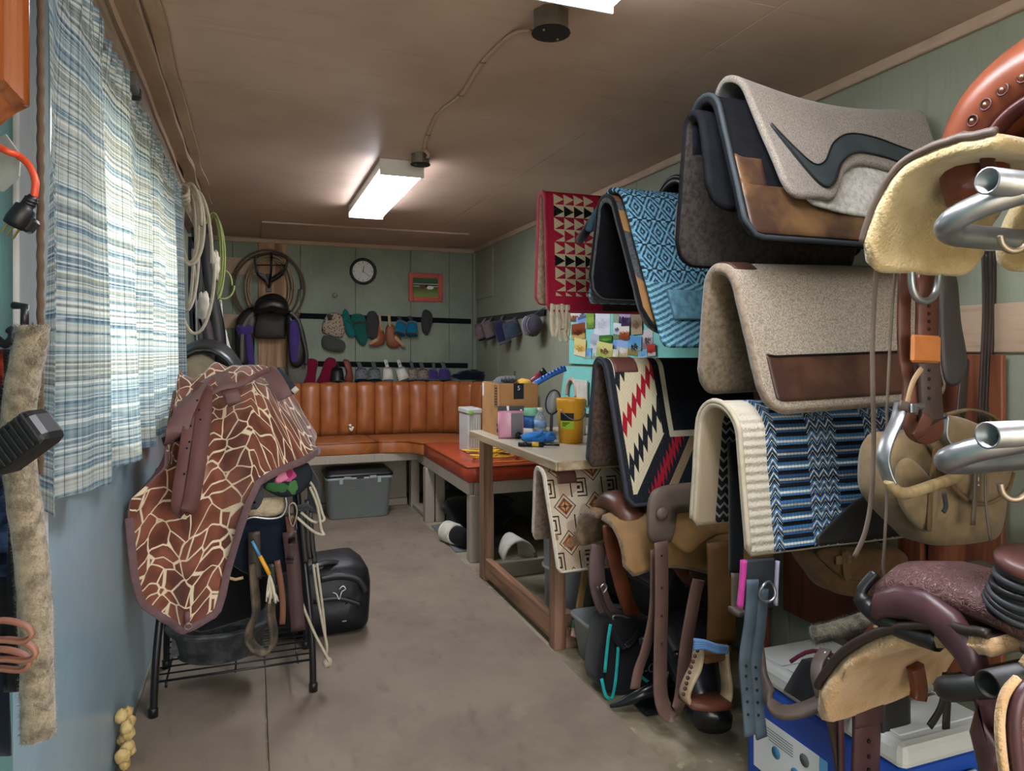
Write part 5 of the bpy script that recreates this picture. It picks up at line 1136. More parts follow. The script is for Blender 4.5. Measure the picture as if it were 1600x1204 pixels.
t = thing('felt_saddle_pad', 'off-white felt pad peeking out below the black wave of the grey felt pad', 'saddle pad', (1.7, 1.7, 1.74))
g, uvg = pad_grid(1.40, 1.98, 1.712, 2.120, 0.415, 0.25, 0.08, R(17), R(16), 50, 60, rc=0.04, seed=1, cut=lambda a: 0.1 * a, dip=0.035, dz=-0.015, bot=lambda q: 0.045 * q)
MB().shell(g, 0.012, uvg).build('felt_body', M_whitefelt, t)
t = thing('felt_saddle_pad', 'grey-brown felt saddle pad with a black leather wave, top of the stack', 'saddle pad', (1.7, 1.72, 1.7))
WQ = [0.04, 0.12, 0.2, 0.28, 0.38, 0.5, 0.65, 0.8, 1.0]; WT = [0.215, 0.295, 0.345, 0.325, 0.245, 0.20, 0.205, 0.24, 0.285]
def wav(q): return cub(q, WQ, WT)
def whw(q): return cub(q, [0.04, 0.12, 0.2, 0.3, 0.5, 1.0], [0.002, 0.022, 0.033, 0.036, 0.032, 0.03])
def botB(q): return max(0.0, 0.445 - (wav(q) + whw(q) + 0.03)) if q > 0.2 else 0.035 * q / 0.2
g, uvg = pad_grid(1.295, 2.0, 1.712, 2.150, 0.445, 0.46, 0.085, R(19), R(14), 70, 90, rc=0.05, seed=11, cut=lambda a: 0.16 * a, dz=-0.015, dip=0.035, bot=botB)
MB().shell(g, 0.020, uvg).build('felt_body', [M_greyfelt, mk('grey_lining', '#5b5e5e', 0.9), M_greyfelt], t)
# black wave: band following the lower contour
G = np.array([[tuple(p) for p in r_] for r_ in g]); Nn = np.cross(np.gradient(G, axis=0), np.gradient(G, axis=1)); Nn /= np.linalg.norm(Nn, axis=2, keepdims=True)
wg = []
for i in range(3, 69):
    q = i / 70; e_ = min(q * (0.705), 0.705 - q * 0.705); cc_ = 0.05 - math.sqrt(max(0.0025 - (0.05 - e_) ** 2, 0)) if e_ < 0.05 else 0.0
    ln = 0.445 - cc_ - botB(q); tot = ln + 0.46 - cc_; row_ = []
    for k in range(7):
        tt_ = lerp(wav(q) + whw(q), wav(q) - whw(q), k / 6); jj = min(max((ln - tt_) / tot * 90, 0.2), 88); j0 = int(jj); f_ = jj - j0
        row_.append(Vector(G[i][j0] * (1 - f_) + G[i][j0 + 1] * f_ + Nn[i][j0] * 0.005))
    wg.append(row_)
MB().shell(wg, 0.006).build('leather_wave', M_bslate, t)
MB().tube([p + V(0, -0.001, 0.0005) for p in [r_[-1] for r_ in wg]], 0.0025, 5).build('stitching', M_blackp, t); MB().tube([p + V(0, -0.001, 0) for p in [r_[0] for r_ in wg]], 0.0025, 5).build('stitching', M_blackp, t)
# --- tan felt pad
t = thing('felt_saddle_pad', 'thick tan felt saddle pad with dark leather wear strip, middle of the rack', 'saddle pad', (1.65, 1.7, 1.2))
g, uvg = pad_grid(1.27, 2.0, 1.715, 1.605, 0.475, 0.44, 0.085, R(13), R(16), 60, 80, rc=0.07, seed=13, cut=lambda a: 0.10 * a, dz=0.02)
MB().shell(g, 0.032, uvg).build('felt_body', [M_tanfelt, M_tanfelt2, felt('pale_tan_edge', '#8f7f6e', '#766756', 60.0)], t)
MB().shell(subpatch(g, 3, 58, 2, 13, 0.004), 0.006).build('wear_leather', M_wear2, t)
MB().tube([Vector(p) for p in subpatch(g, 3, 58, 13, 13, 0.006)[:, 0]], 0.003, 5).build('stitching', M_blackp, t)
MB().shell(subpatch(g, 1, 7, 36, 48, 0.004), 0.006).build('wither_leather', M_wear2, t)
# --- blue and white chevron pad with cream border
m = Mat('chevron_weave'); u, v, _ = m.xyz('UV'); x = u + (m.noise(30.0, 1.0, kind='UV') - 0.5) * 0.008
def win(a, b_): return x.gt(a) * x.lt(b_)
zg = win(0.085, 0.125) + win(0.235, 0.345) + win(0.455, 0.9); tri = ((u * (1 / 0.036)).fr() - 0.5).abs() * 0.044
ph = ((v + tri * zg) * (1 / 0.036)).fr(); big = m.noise(3.0, 1.0, m.vec(0.0, v * 2.2))
bl = m.mix('#3a6694', '#2a4668', big.step(0.44, 0.56)); bl = m.mix(bl, '#5b8cb8', (((v * (1 / 0.072)).fr()).lt(0.5)) * 0.45)
c = m.mix('#15181f', bl, ph.gt(0.34)); c = m.mix(c, '#c3c3b6', (ph - 0.72).abs().lt(0.085)); c = m.mix(c, '#b4b5a8', ((ph - 0.16).abs().lt(0.05)) * zg)
c = m.mix('#bdb6a6', c, x.gt(0.088)); rib = (v * 380.0).sin() * 0.5 + 0.5
c = m.mix(c, '#14161b', (((u * 520.0).sin() * 0.5 + 0.5).step(0.7, 1.0)) * 0.35 * x.gt(0.088))
M_chev = m.done(c, 0.95, 0, m.bump((v * 260.0).sin() * 0.5 + (u * 420.0).sin() * 0.08 + m.noise(150.0, 2.0), 0.8, 0.005), 0.1)
t = thing('woven_saddle_pad', 'blue, black and white chevron woven pad with a wide cream border', 'saddle pad', (1.65, 1.72, 0.75))
g, uvg = pad_grid(1.265, 2.0, 1.715, 1.205, 0.475, 0.45, 0.10, R(4), R(9), 60, 90, rc=0.015, seed=15, cut=lambda a: 0.04 * a)
m = Mat('chevron_lining'); u, v, _ = m.xyz('UV'); tri = ((u * (1 / 0.03)).fr() - 0.5).abs() * 0.03; ph = ((v + tri) * (1 / 0.03)).fr()
M_chevi = m.done(m.mix('#a3937c', m.mix('#25262a', '#8d8a7e', ph.lt(0.3)), u.gt(0.075)), 0.95, 0, m.bump(m.noise(120.0), 0.5, 0.003), 0.1)
MB().shell(g, 0.020, uvg).build('woven_top', [M_chev, M_chevi, fabric('cream_edge', '#b9ae98')], t)
edge_tube(g, 0.008, 'f').build('cream_edging', fabric('cream_edge', '#b9ae98'), t)
sg = subpatch(g, 0, 60, 0, 90, 0.004); rows = []
for i in range(20, 60):
    jt = cub(i, [19, 26, 34, 44, 60], [1.6, 7, 12, 14, 14]); rows.append([Vector(sg[i][int(jj)]).lerp(Vector(sg[i][int(jj) + 1]), jj - int(jj)) for jj in [lerp(0.5, jt, k / 6) for k in range(7)]])
MB().shell(rows, 0.008).build('wear_leather', leather('black_wear_leather', '#1d1c1d', 0.5), t)
# ------------------------------------------------------------------ galvanised pipe racks at the near end of the right wall
M_alu = metal('galvanised_pipe', '#a9adb0', 0.35); M_gunm = metal('dark_pipe', '#4a4a4a', 0.5); M_hook = metal('rusty_hook', '#a39482', 0.45)
def pipe(pts, r, mat, nm, parent, seg=16):
    """open pipe with a wall thickness"""
    P = [Vector(p) for p in pts]; t = (P[1] - P[0]).normalized(); n = t.orthogonal().normalized(); b = t.cross(n); rings = []
    for p, rr in ((P[0] + t * 0.12, r * 0.84), (P[0], r * 0.84), (P[0], r), (P[-1], r)): rings.append([p + (n * math.cos(2 * math.pi * k / seg) + b * math.sin(2 * math.pi * k / seg)) * rr for k in range(seg)])
    return MB().loft(rings).build(nm, mat, parent)
def pipe_rack(label, z, mat, hook=True):
    t = thing('pipe_saddle_rack', label, 'rack', (1.6, 0.845, z - 0.1), 'pipe saddle racks')
    pipe([V(1.175, 0.845, z), V(XR - 0.028, 0.845, z)], 0.0235, mat, 'top_pipe', t)
    for s_ in (1, -1):
        pts = smooth([V(1.262, 0.845, z - 0.012), V(1.222, 0.845 + s_ * 0.045, z - 0.03), V(1.205, 0.845 + s_ * 0.088, z - 0.052), V(1.235, 0.845 + s_ * 0.115, z - 0.066), V(1.32, 0.845 + s_ * 0.12, z - 0.07), V(1.7, 0.845 + s_ * 0.12, z - 0.07), V(XR - 0.028, 0.845 + s_ * 0.12, z - 0.07)], 7)
        if s_ < 0: pts = smooth([V(1.262, 0.835, z - 0.01), V(1.33, 0.79, z - 0.035), V(1.40, 0.74, z - 0.06), V(1.5, 0.725, z - 0.07), V(XR - 0.028, 0.725, z - 0.07)], 7)
        MB().tube(pts, 0.0225, 12).build('side_rail', mat, t)
    for k in range(5): a = k * 1.25; MB().blob(V(1.262 + 0.012 * math.cos(a), 0.845 - 0.02 * abs(math.sin(a)), z - 0.012), (0.012, 0.012, 0.009), k, 0.3, 3, 8).build('weld_bead', mat, t)
    MB().span((XR - 0.028, 0.70, z - 0.13), (XR - 0.025, 0.99, z + 0.05), 0.001).build('wall_plate', mat, t)
    if hook: MB().tube(smooth([V(1.275, 0.84, z - 0.02), V(1.273, 0.84, z - 0.085), V(1.262, 0.845, z - 0.11), V(1.245, 0.852, z - 0.115), V(1.232, 0.858, z - 0.105), V(1.228, 0.86, z - 0.088)], 6), 0.006, 8).build('hook', M_hook, t)
    return t
pipe_rack('galvanised pipe rack with an open end, holding the sheepskin-lined saddle up high', 1.640, M_alu)
pipe_rack('galvanised pipe rack with an open end, empty, in front of the khaki bag', 1.206, M_alu)
pipe_rack('dark pipe rack under the tooled saddle at the bottom corner', 0.782, M_gunm)
# ------------------------------------------------------------------ saddle on the upper pipe rack
M_sheep = mk('sheepskin', '#cdb78a', 0.95, 0.3, 12.0, 0.9, 130.0, 0.006, spec=0.1, dark='#ab9262', sheen=0.3)
M_sheep2 = mk('sheepskin_orange', '#d3b088', 0.95, 0.3, 12.0, 0.9, 130.0, 0.006, spec=0.1, dark='#ab8452', sheen=0.3)
M_bridle = leather('russet_leather', '#7a4029', 0.33, dark='#54291c', var=0.45); M_brownl = leather('brown_leather', '#5c3526', 0.4, dark='#3a2018', var=0.45); M_greyl = leather('grey_brown_leather', '#5f5148', 0.5); M_mahog = leather('dark_red_leather', '#4a2420', 0.38); M_plum = leather('plum_brown_leather', '#503236', 0.36, dark='#38222a', var=0.4)
M_darkl = leather('dark_leather', '#322620', 0.45)
sa = thing('western_saddle', 'russet western saddle with yellow sheepskin lining on the upper pipe rack', 'saddle', (1.6, 0.9, 1.55))
def skirt_grid(X0, X1, prof, nx=24, sgn=1, Yc=0.845, lift=None, rc=0.06):
    pr = smooth([(y, z, 0) for y, z in prof], 6); g = []
    for i in range(nx + 1):
        q = i / nx; x = lerp(X0, X1, q); e = min(x - X0, X1 - x); cut = 0.0
        if e < rc: cut = (rc - math.sqrt(max(rc * rc - (rc - e) ** 2, 0))) / rc
        n = len(pr); row = []
        for j in range(n):
            k = j / (n - 1) * (1 - 0.16 * cut); jj = k * (n - 1); j0 = min(int(jj), n - 2); p = pr[j0].lerp(pr[j0 + 1], jj - j0)
            row.append(V(x, Yc + sgn * p.x, p.y + (lift(q) if lift else 0) + 0.003 * nz(x * 9, j * 0.4)))
        g.append(row)
    return g
prA = [(0.045, 1.742), (0.13, 1.752), (0.235, 1.738), (0.30, 1.68), (0.34, 1.60), (0.352, 1.535)]
for s_ in (1, -1):
    g = skirt_grid(1.265, 1.60, prA, sgn=s_)
    if s_ < 0: g = g[::-1]
    MB().shell(g, 0.028).build('front_skirt', [M_brownl, M_sheep, M_sheep], sa)
    MB().tube([Vector(p) + V(-0.004, 0, 0.004) for p in (g[0] if s_ > 0 else g[-1])], 0.008, 6).build('skirt_edge', M_greyl, sa)
    g = skirt_grid(1.68, 2.0, [(y, z + 0.02) for y, z in prA], sgn=s_)
    if s_ < 0: g = g[::-1]
    MB().shell(g, 0.028).build('rear_skirt', [M_brownl, M_sheep, M_sheep], sa)
# pommel arch with studs
def arch(Yc, Zc, ry, rz, X, hx, hr, mat, nm, parent, a0=-0.35, a1=math.pi + 0.35, n=28, seg=14):
    rings = []
    for i in range(n + 1):
        a = lerp(a0, a1, i / n); c = V(X, Yc + ry * math.cos(a), Zc + rz * math.sin(a)); rd = V(0, math.cos(a), math.sin(a)); f = 0.8 + 0.2 * math.sin(max(a, 0))
        rings.append([c + rd * (hr * f * math.cos(2 * math.pi * k / seg)) + V(hx * f * math.sin(2 * math.pi * k / seg), 0, 0) for k in range(seg)])
    return MB().loft(rings).build(nm, mat, parent)
arch(0.845, 1.725, 0.19, 0.155, 1.40, 0.085, 0.074, M_bridle, 'pommel_arch', sa); pa_ = sa.children[-1]
arch(0.845, 1.725, 0.122, 0.09, 1.345, 0.022, 0.012, M_mahog, 'gullet_roll', sa)
for k in range(13):
    a = R(8 + 164 * k / 12); p = V(1.3215, 0.845 + 0.165 * math.cos(a), 1.725 + 0.13 * math.sin(a))
    MB().tube([p + V(0, 0.011 * math.cos(b), 0.011 * math.sin(b)) for b in np.linspace(0, 6.283, 13)[:-1]], 0.0022, 5, closed=True).build('stamped_ring', M_mahog, pa_)
    MB().blob(p + V(-0.002, 0, 0), (0.004, 0.0045, 0.0045), 0, 0, 1, 8).build('stud', M_hook, pa_)
MB().lathe([(0.03, 0.0), (0.026, 0.05), (0.04, 0.07), (0.045, 0.085), (0.03, 0.095)], V(1.42, 0.845, 1.915), 18).build('horn', M_bridle, sa)
g = [[V(1.46 + 0.4 * i / 14, 0.845 + 0.17 * math.cos(a), 1.735 + (0.07 + 0.10 * abs(i / 14 - 0.45) ** 1.5 * 3) * math.sin(a)) for a in np.linspace(0.05, 3.09, 13)] for i in range(15)]
MB().shell(g, 0.02).build('seat', M_bridle, sa)
arch(0.845, 1.74, 0.19, 0.20, 1.88, 0.03, 0.022, M_bridle, 'cantle', sa, 0, math.pi)
# rigging, fender and stirrup of the upper saddle, hanging on its far side
YS = 1.215
def srib(pts, w, th, mat, nm, parent, Y=None, side=(1, 0, 0), n=5): return MB().ribbon(smooth([at(a[0], a[1], Y=(a[2] if len(a) > 2 else Y)) for a in pts], n), w, th, side).build(nm, mat, parent)
def holes(pts, Y, parent, r=0.004, mat=None):
    for u_, v_ in pts: MB().lathe([(r, -0.001), (r, 0.001)], at(u_, v_, Y=Y), 8, RX).build('buckle_hole', mat or M_dark, parent)
p = at(1443, 445, Y=YS - 0.03)
MB().tube(smooth([p + V(-0.038, 0, 0.05), p + V(-0.036, 0, 0.0), p + V(-0.02, 0, -0.03), p + V(0.008, 0, -0.037), p + V(0.034, 0, -0.022), p + V(0.046, 0, 0.01), p + V(0.05, 0, 0.05)], 5), 0.0085, 8).build('rigging_ring', M_alu, sa)
ipil2 = lambda parent, nm, pts, Y, th, mat, n=4, power=0.5: ipil(parent, nm, pts, Y, th, mat, n, power)
ipil2(sa, 'fender_back', [(1470, 425), (1492, 425), (1500, 500), (1510, 560), (1505, 590), (1490, 603), (1474, 590), (1468, 520)], YS + 0.03, 0.014, leather('dark_grey_leather', '#3d3836', 0.5), 4, 0.25)
srib([(1415, 420), (1412, 500), (1414, 560), (1420, 600), (1418, 640)], 0.038, 0.008, M_brownl, 'stirrup_leather', sa, YS + 0.02)
srib([(1450, 425), (1448, 520), (1450, 560)], 0.066, 0.012, M_brownl, 'stirrup_leather', sa, YS)
srib([(1450, 562), (1453, 610), (1455, 640), (1455, 655), (1456, 662)], [0.066] * 10 + [0.07] * 6 + [0.06, 0.05, 0.04, 0.03, 0.02][:5], 0.012, leather('worn_strap_end', '#4b3a34', 0.5), 'strap_end', sa, YS)
holes([(1452, v_) for v_ in (478, 490, 502, 514, 578, 592, 606, 622)], YS - 0.008, sa)
MB().box(at(1446, 545, Y=YS - 0.012), (0.092, 0.012, 0.064), Matrix.Rotation(R(2), 3, 'Y'), 0.006).build('leather_keeper', leather('new_tan_leather', '#b06a35', 0.4), sa)
srib([(1440, 575, YS - 0.012), (1425, 600, YS - 0.02), (1415, 640, YS - 0.02)], 0.012, 0.004, leather('pale_thong', '#a58a68', 0.6), 'thong', sa)
# stirrup: steel sides, rawhide tread
st_ = thing('stirrup', 'steel stirrup with a rawhide-wrapped tread hanging below the tan keeper', 'stirrup', at(1440, 780, Y=1.2))
pts = smooth([at(1408, 628, Y=1.21), at(1402, 655, Y=1.205), at(1388, 685, Y=1.195), at(1380, 715, Y=1.19), at(1385, 740, Y=1.185), at(1393, 756, Y=1.18)], 6)
MB().ribbon(pts, 0.034, 0.007, (0, 1, 0)).build('side_arm', M_alu, st_)
pts = smooth([at(1476, 650, Y=1.25), at(1474, 680, Y=1.25), at(1487, 700, Y=1.245), at(1500, 718, Y=1.24)], 6)
MB().ribbon(pts, 0.034, 0.007, (0.3, 1, 0)).build('side_arm', M_alu, st_)
M_raw = mk('rawhide', '#a8936c', 0.6, 0.4, 30.0, 0.4, 60.0, 0.004, dark='#7a6340')
MB().tube(smooth([at(1390, 750, Y=1.18), at(1400, 766, Y=1.18), at(1420, 770, Y=1.19), at(1460, 757, Y=1.21), at(1492, 745, Y=1.235), at(1504, 728, Y=1.24), at(1500, 715, Y=1.24)], 6), 0.0135, 10).build('tread', M_raw, st_)
MB().tube([at(1408, 640, Y=1.2), at(1440, 634, Y=1.215), at(1476, 650, Y=1.25)], 0.008, 8).build('top_bolt', M_alu, st_)
srib([(1405, 632, 1.19), (1420, 636, 1.185), (1434, 642, 1.185)], 0.022, 0.005, M_greyl, 'hobble_strap', st_, None, (0, 0, 1)); MB().box(at(1427, 638, Y=1.178), (0.018, 0.006, 0.022), None, 0.003).build('buckle', M_alu, st_)
srib([(1450, 650, 1.19), (1440, 670, 1.185), (1428, 684, 1.185)], 0.026, 0.006, M_brownl, 'hobble_end', st_, None, (1, 0, 0.6))
ipil2(st_, 'fender_bottom', [(1420, 600), (1446, 596), (1470, 640), (1472, 680), (1445, 694), (1416, 680), (1410, 640)], 1.235, 0.02, leather('russet_dark', '#6d4030', 0.5), 4, 0.3)
ths = thing('saddle_strings', 'long thin grey leather strings dangling in front of the tan and chevron pads', 'leather strings', at(1340, 870, Y=1.3))
srib([(1372, 395, 1.22), (1366, 470, 1.26), (1363, 560, 1.28), (1365, 680, 1.3), (1362, 770, 1.3), (1352, 830, 1.3), (1335, 870, 1.3)], 0.014, 0.003, M_edge, 'string', ths)
srib([(1400, 412, 1.22), (1393, 500, 1.25), (1386, 640, 1.27), (1386, 760, 1.27), (1382, 850, 1.27), (1380, 885, 1.27), (1385, 912, 1.27)], 0.008, 0.003, M_edge, 'string', ths)
dk = thing('strap_bundle', 'bundle of dark leather reins hanging down the wall beside the khaki bag', 'reins', at(1545, 640, Y=1.42))
for k in range(4): srib([(1536 + 6 * k, 392), (1538 + 5 * k, 480), (1534 + 5 * k, 570), (1530 + 5 * k, 660)], 0.011, 0.006, M_darkl if k != 1 else M_black, 'rein', dk, 1.43 + 0.01 * k)
# ------------------------------------------------------------------ khaki bags
M_khaki = fabric('khaki_canvas', '#8a7557', var=0.25); M_khakid = fabric('khaki_webbing', '#6d5638'); M_khakib = fabric('brown_canvas', '#6d5238', var=0.3)
kb = thing('saddle_bag', 'khaki canvas saddle bag with a buckled flap hanging behind the stirrup', 'bag', at(1490, 855, Y=1.38)); YK = 1.40
def bag_loft(parent, nm, pts_front, Y0, Y1, mat, grow=0.86):
    """soft bag body: front outline on Y0 lofted back to Y1"""
    P = smooth([at(u_, v_, Y=Y0) for u_, v_ in pts_front], 5, True); c = sum(P, Vector()) / len(P); rings = []
    for f, dy in ((0.3, -0.012), (0.75, -0.008), (0.93, 0.0), (1.0, 0.25), (1.0, 0.75), (grow, 1.0), (0.3, 1.03)):
        rings.append([V(c.x + (p.x - c.x) * f, Y0 + dy * (Y1 - Y0), c.z + (p.z - c.z) * f) for p in P])
    return MB().loft(rings).build(nm, mat, parent)
bag_loft(kb, 'bag_body', [(1408, 690), (1440, 680), (1520, 680), (1572, 715), (1582, 760), (1570, 835), (1540, 852), (1475, 857), (1450, 840), (1405, 790), (1398, 740)], 1.30, 1.44, M_khaki)
ipil2(kb, 'flap', [(1440, 670), (1480, 648), (1540, 668), (1575, 700), (1585, 735), (1572, 768), (1540, 785), (1510, 778), (1480, 745), (1455, 705)], 1.285, 0.035, M_khaki, 4, 0.3)
P_ = smooth([at(u_, v_, Y=1.272) for u_, v_ in [(1462, 720), (1490, 762), (1515, 783), (1542, 787), (1572, 770), (1584, 738)]], 6); MB().tube(P_, 0.005, 6).build('flap_binding', M_khakid, kb)
ipil2(kb, 'front_pocket', [(1402, 730), (1420, 715), (1446, 740), (1462, 770), (1458, 815), (1440, 830), (1408, 790)], 1.285, 0.04, M_khaki, 4, 0.35)
srib([(1462, 700), (1455, 760), (1452, 830)], 0.014, 0.004, M_khakid, 'webbing_strap', kb, 1.262); srib([(1526, 690), (1524, 760), (1520, 820)], 0.014, 0.004, M_greyl, 'leather_tie', kb, 1.255); srib([(1541, 700), (1540, 780), (1548, 845)], 0.008, 0.004, M_edge, 'leather_tie', kb, 1.252)
srib([(1475, 770), (1478, 790), (1474, 800)], 0.012, 0.006, M_dgrey, 'zip_pull', kb, 1.26)
srib([(1430, 660), (1470, 650), (1520, 640), (1560, 660), (1578, 700)], 0.02, 0.006, M_khakid, 'carry_strap', kb, 1.37, (0, 1, 0)); srib([(1500, 655, 1.4), (1505, 600, 1.42), (1508, 560, 1.43)], 0.03, 0.006, M_darkl, 'hanging_strap', kb)
p = at(1525, 748, Y=1.264); MB().tube([p + V(0.008 * math.cos(a), 0, 0.008 * math.sin(a)) for a in np.linspace(0, 6.283, 12)[:-1]], 0.0018, 5, closed=True).build('badge', M_wink, kb); MB().box(p + V(0, 0, -0.016), (0.022, 0.002, 0.003), None, 0).build('badge_bar', M_wink, kb)
kb2 = thing('saddle_bag', 'brown canvas saddle bag half hidden below the chevron pad', 'bag', at(1340, 935, Y=1.75))
bag_loft(kb2, 'bag_body', [(1275, 860), (1400, 855), (1425, 880), (1420, 915), (1390, 936), (1320, 932), (1290, 905)], 1.70, 1.82, M_khakib)
ipil2(kb2, 'flap', [(1280, 858), (1375, 858), (1378, 885), (1350, 905), (1320, 903), (1295, 885)], 1.69, 0.03, M_khakib, 4, 0.3); srib([(1320, 860), (1322, 890), (1326, 905)], 0.024, 0.004, M_khakid, 'buckle_strap', kb2, 1.667)
MB().box(at(1318, 874, Y=1.668), (0.06, 0.004, 0.026), None, 0.001).build('label_patch', fabric('label_brown', '#84694c'), kb2); srib([(1300, 820, 1.76), (1340, 800, 1.76), (1390, 850, 1.76)], 0.025, 0.006, M_khakid, 'carry_strap', kb2)
rw = thing('wall_board', 'wide reddish-brown board fixed to the wall behind the racks', 'board', (XR - 0.04, 1.45, 0.2))
MB().span((XR - 0.045, 1.42, 0.3), (XR - 0.0255, 1.66, 1.34), 0.003).build('plank', M_redwood, rw); MB().span((XR - 0.060, 1.86, 0.3), (XR - 0.0265, 2.30, 0.98), 0.003).build('plank', wood('dark_reddish_board', '#5a3122', '#3c2018'), rw)

# ------------------------------------------------------------------ tooled saddle at the bottom corner
m = Mat('tooled_leather'); n1 = m.voronoi(26.0, 'DISTANCE_TO_EDGE'); n2 = m.noise(30.0, 2.0, dist=2.5); sw = ((n2 * 34.0).sin() * 0.5 + 0.5)
M_tool = m.done(m.mix('#6b4a48', '#3f292b', (1.0 - sw) * 0.55), 0.42, 0, m.bump(sw + n1.step(0.0, 0.12) * 0.8, 0.55, 0.004), 0.45)
ts = thing('western_saddle', 'plum-brown tooled western saddle with a black-wrapped horn at the bottom corner', 'saddle', (1.6, 0.85, 0.5))
prC = [(0.03, 0.842), (0.12, 0.825), (0.235, 0.775), (0.345, 0.69), (0.42, 0.59), (0.455, 0.505)]
for s_ in (1, -1):
    g = skirt_grid(1.225, 1.62, prC, sgn=s_, lift=lambda q: 0.05 * q * q, rc=0.03)
    if s_ < 0: g = g[::-1]
    MB().shell(g, 0.034).build('front_skirt', [M_darkl, M_sheep2, M_sheep2], ts); MB().tube([Vector(p) + V(-0.006, 0, 0.008) for p in (g[0] if s_ > 0 else g[-1])], 0.010, 6).build('skirt_edge', M_darkl, ts)
rings = []
for y, z, hx, hn in ((1.145, 0.795, 0.05, 0.03), (1.135, 0.835, 0.085, 0.045), (1.08, 0.878, 0.10, 0.052), (1.0, 0.893, 0.10, 0.052), (0.92, 0.892, 0.09, 0.05), (0.845, 0.888, 0.085, 0.05), (0.77, 0.892, 0.09, 0.05), (0.69, 0.893, 0.10, 0.052), (0.61, 0.878, 0.10, 0.052), (0.555, 0.835, 0.085, 0.045), (0.545, 0.795, 0.05, 0.03)):
    a = math.atan2(z - 0.70, y - 0.845); rd = V(0, math.cos(a), math.sin(a)); rings.append([V(1.325, y, z - 0.01) + rd * hn * math.cos(k * math.pi / 8) + V(hx * math.sin(k * math.pi / 8), 0, 0) for k in range(16)])
MB().loft(rings).build('swell', M_tool, ts)
rl = []
for y, z, w_ in ((1.115, 0.80, 0.022), (1.10, 0.825, 0.03), (1.05, 0.846, 0.038), (0.99, 0.846, 0.042), (0.94, 0.82, 0.045), (0.905, 0.775, 0.046), (0.885, 0.72, 0.044), (0.875, 0.66, 0.04), (0.87, 0.60, 0.034)):
    a = math.atan2(z - 0.66, y - 0.95 + 0.12 * (0.86 - z) / 0.26); nd = V(0, math.cos(a), math.sin(a)); rl.append([V(1.232, y, z) + nd * w_ * math.cos(k * math.pi / 7) + V(0.026 * math.sin(k * math.pi / 7), 0, 0) for k in range(14)])
MB().loft(rl).build('gullet_face', M_plum, ts)
MB().tube(smooth([V(1.265, 1.155, 0.87), V(1.235, 1.165, 0.83), V(1.235, 1.14, 0.80), V(1.23, 1.06, 0.79), V(1.23, 0.98, 0.795)], 6), [0.012] * 8 + [0.02] * 17, 10).build('latigo_wrap', M_blackp, ts)
hc = V(1.285, 0.862, 0.885); Mt = Matrix.Rotation(R(-8), 3, 'Y') @ Matrix.Rotation(R(14), 3, 'X')
hp_ = MB().lathe([(0.056, 0.0), (0.054, 0.03), (0.046, 0.05), (0.044, 0.085), (0.04, 0.09)], hc, 24, Mt).build('horn_post', M_blackp, ts)
for k in range(6): MB().tube([hc + Mt @ V((0.055 - 0.002 * k) * math.cos(a), (0.055 - 0.002 * k) * math.sin(a), 0.012 + 0.014 * k + 0.006 * math.sin(a + k)) for a in np.linspace(0, 6.283, 24)[:-1]], 0.0068, 6, closed=True).build('rubber_wrap', M_blackp if k % 2 else plastic('grey_rubber', '#303439', 0.5), hp_)
MB().lathe([(0.04, 0.085), (0.052, 0.092), (0.054, 0.104), (0.046, 0.112), (0.02, 0.115)], hc, 24, Mt).build('horn_cap', leather('horn_cap_leather', '#5d3a36', 0.4), ts)
g = [[V(1.42 + 0.4 * i / 14, 0.845 + 0.19 * math.cos(a), 0.80 + (0.07 + 0.10 * abs(i / 14 - 0.45) ** 1.5 * 3) * math.sin(a)) for a in np.linspace(0.05, 3.09, 13)] for i in range(15)]
MB().shell(g, 0.02).build('seat', M_plum, ts)
YT = 1.305
srib([(1290, 1095, 1.30), (1300, 1130, 1.32), (1312, 1204, 1.32), (1315, 1290, 1.32)], 0.024, 0.01, M_darkl, 'billet', ts); srib([(1312, 1098, 1.31), (1314, 1150, 1.31), (1316, 1290, 1.31)], 0.016, 0.008, M_plum, 'billet', ts)
srib([(1352, 1080, 1.30), (1354, 1130, 1.29), (1352, 1204, 1.29), (1350, 1300, 1.29)], 0.082, 0.012, M_plum, 'fender', ts); srib([(1357, 1096, 1.272), (1357, 1132, 1.272)], 0.088, 0.01, M_plum, 'fender_cuff', ts)
holes([(1358, 1158), (1358, 1182), (1358, 1203)], 1.281, ts, 0.005)
ipil2(ts, 'near_flap', [(1385, 1060), (1418, 1045), (1422, 1110), (1420, 1140), (1400, 1175), (1382, 1185), (1376, 1120)], 1.33, 0.014, M_black, 4, 0.25)
MB().tube([at(u_, v_, Y=1.27) for u_, v_ in ((1322, 1100), (1365, 1096), (1370, 1080), (1362, 1075))], 0.005, 7).build('buckle', M_gunm, ts)
srib([(1283, 1090, 1.32), (1276, 1060, 1.34), (1278, 1035, 1.36), (1290, 1015, 1.38)], 0.03, 0.008, M_greyl, 'cinch_strap', ts, None, (0, 1, 0)); MB().tube([at(u_, v_, Y=1.37) for u_, v_ in ((1288, 1018), (1300, 1028), (1296, 1034), (1286, 1024))], 0.004, 6, closed=True).build('cinch_buckle', M_alu, ts)
srib([(1478, 1050, 1.15), (1472, 1100, 1.15), (1452, 1135, 1.15)], 0.02, 0.004, M_black, 'tie_strap', ts); srib([(1482, 1050, 1.2), (1478, 1138, 1.2)], 0.022, 0.005, M_black, 'tie_strap', ts); srib([(1430, 1040, 1.2), (1436, 1075, 1.2), (1434, 1092, 1.2)], 0.04, 0.02, M_bridle, 'rear_cinch', ts)
ipil2(ts, 'near_fender', [(1572, 1080), (1600, 1060), (1650, 1060), (1660, 1290), (1585, 1290), (1566, 1200), (1560, 1130)], 0.715, 0.03, M_tool, 4, 0.3)
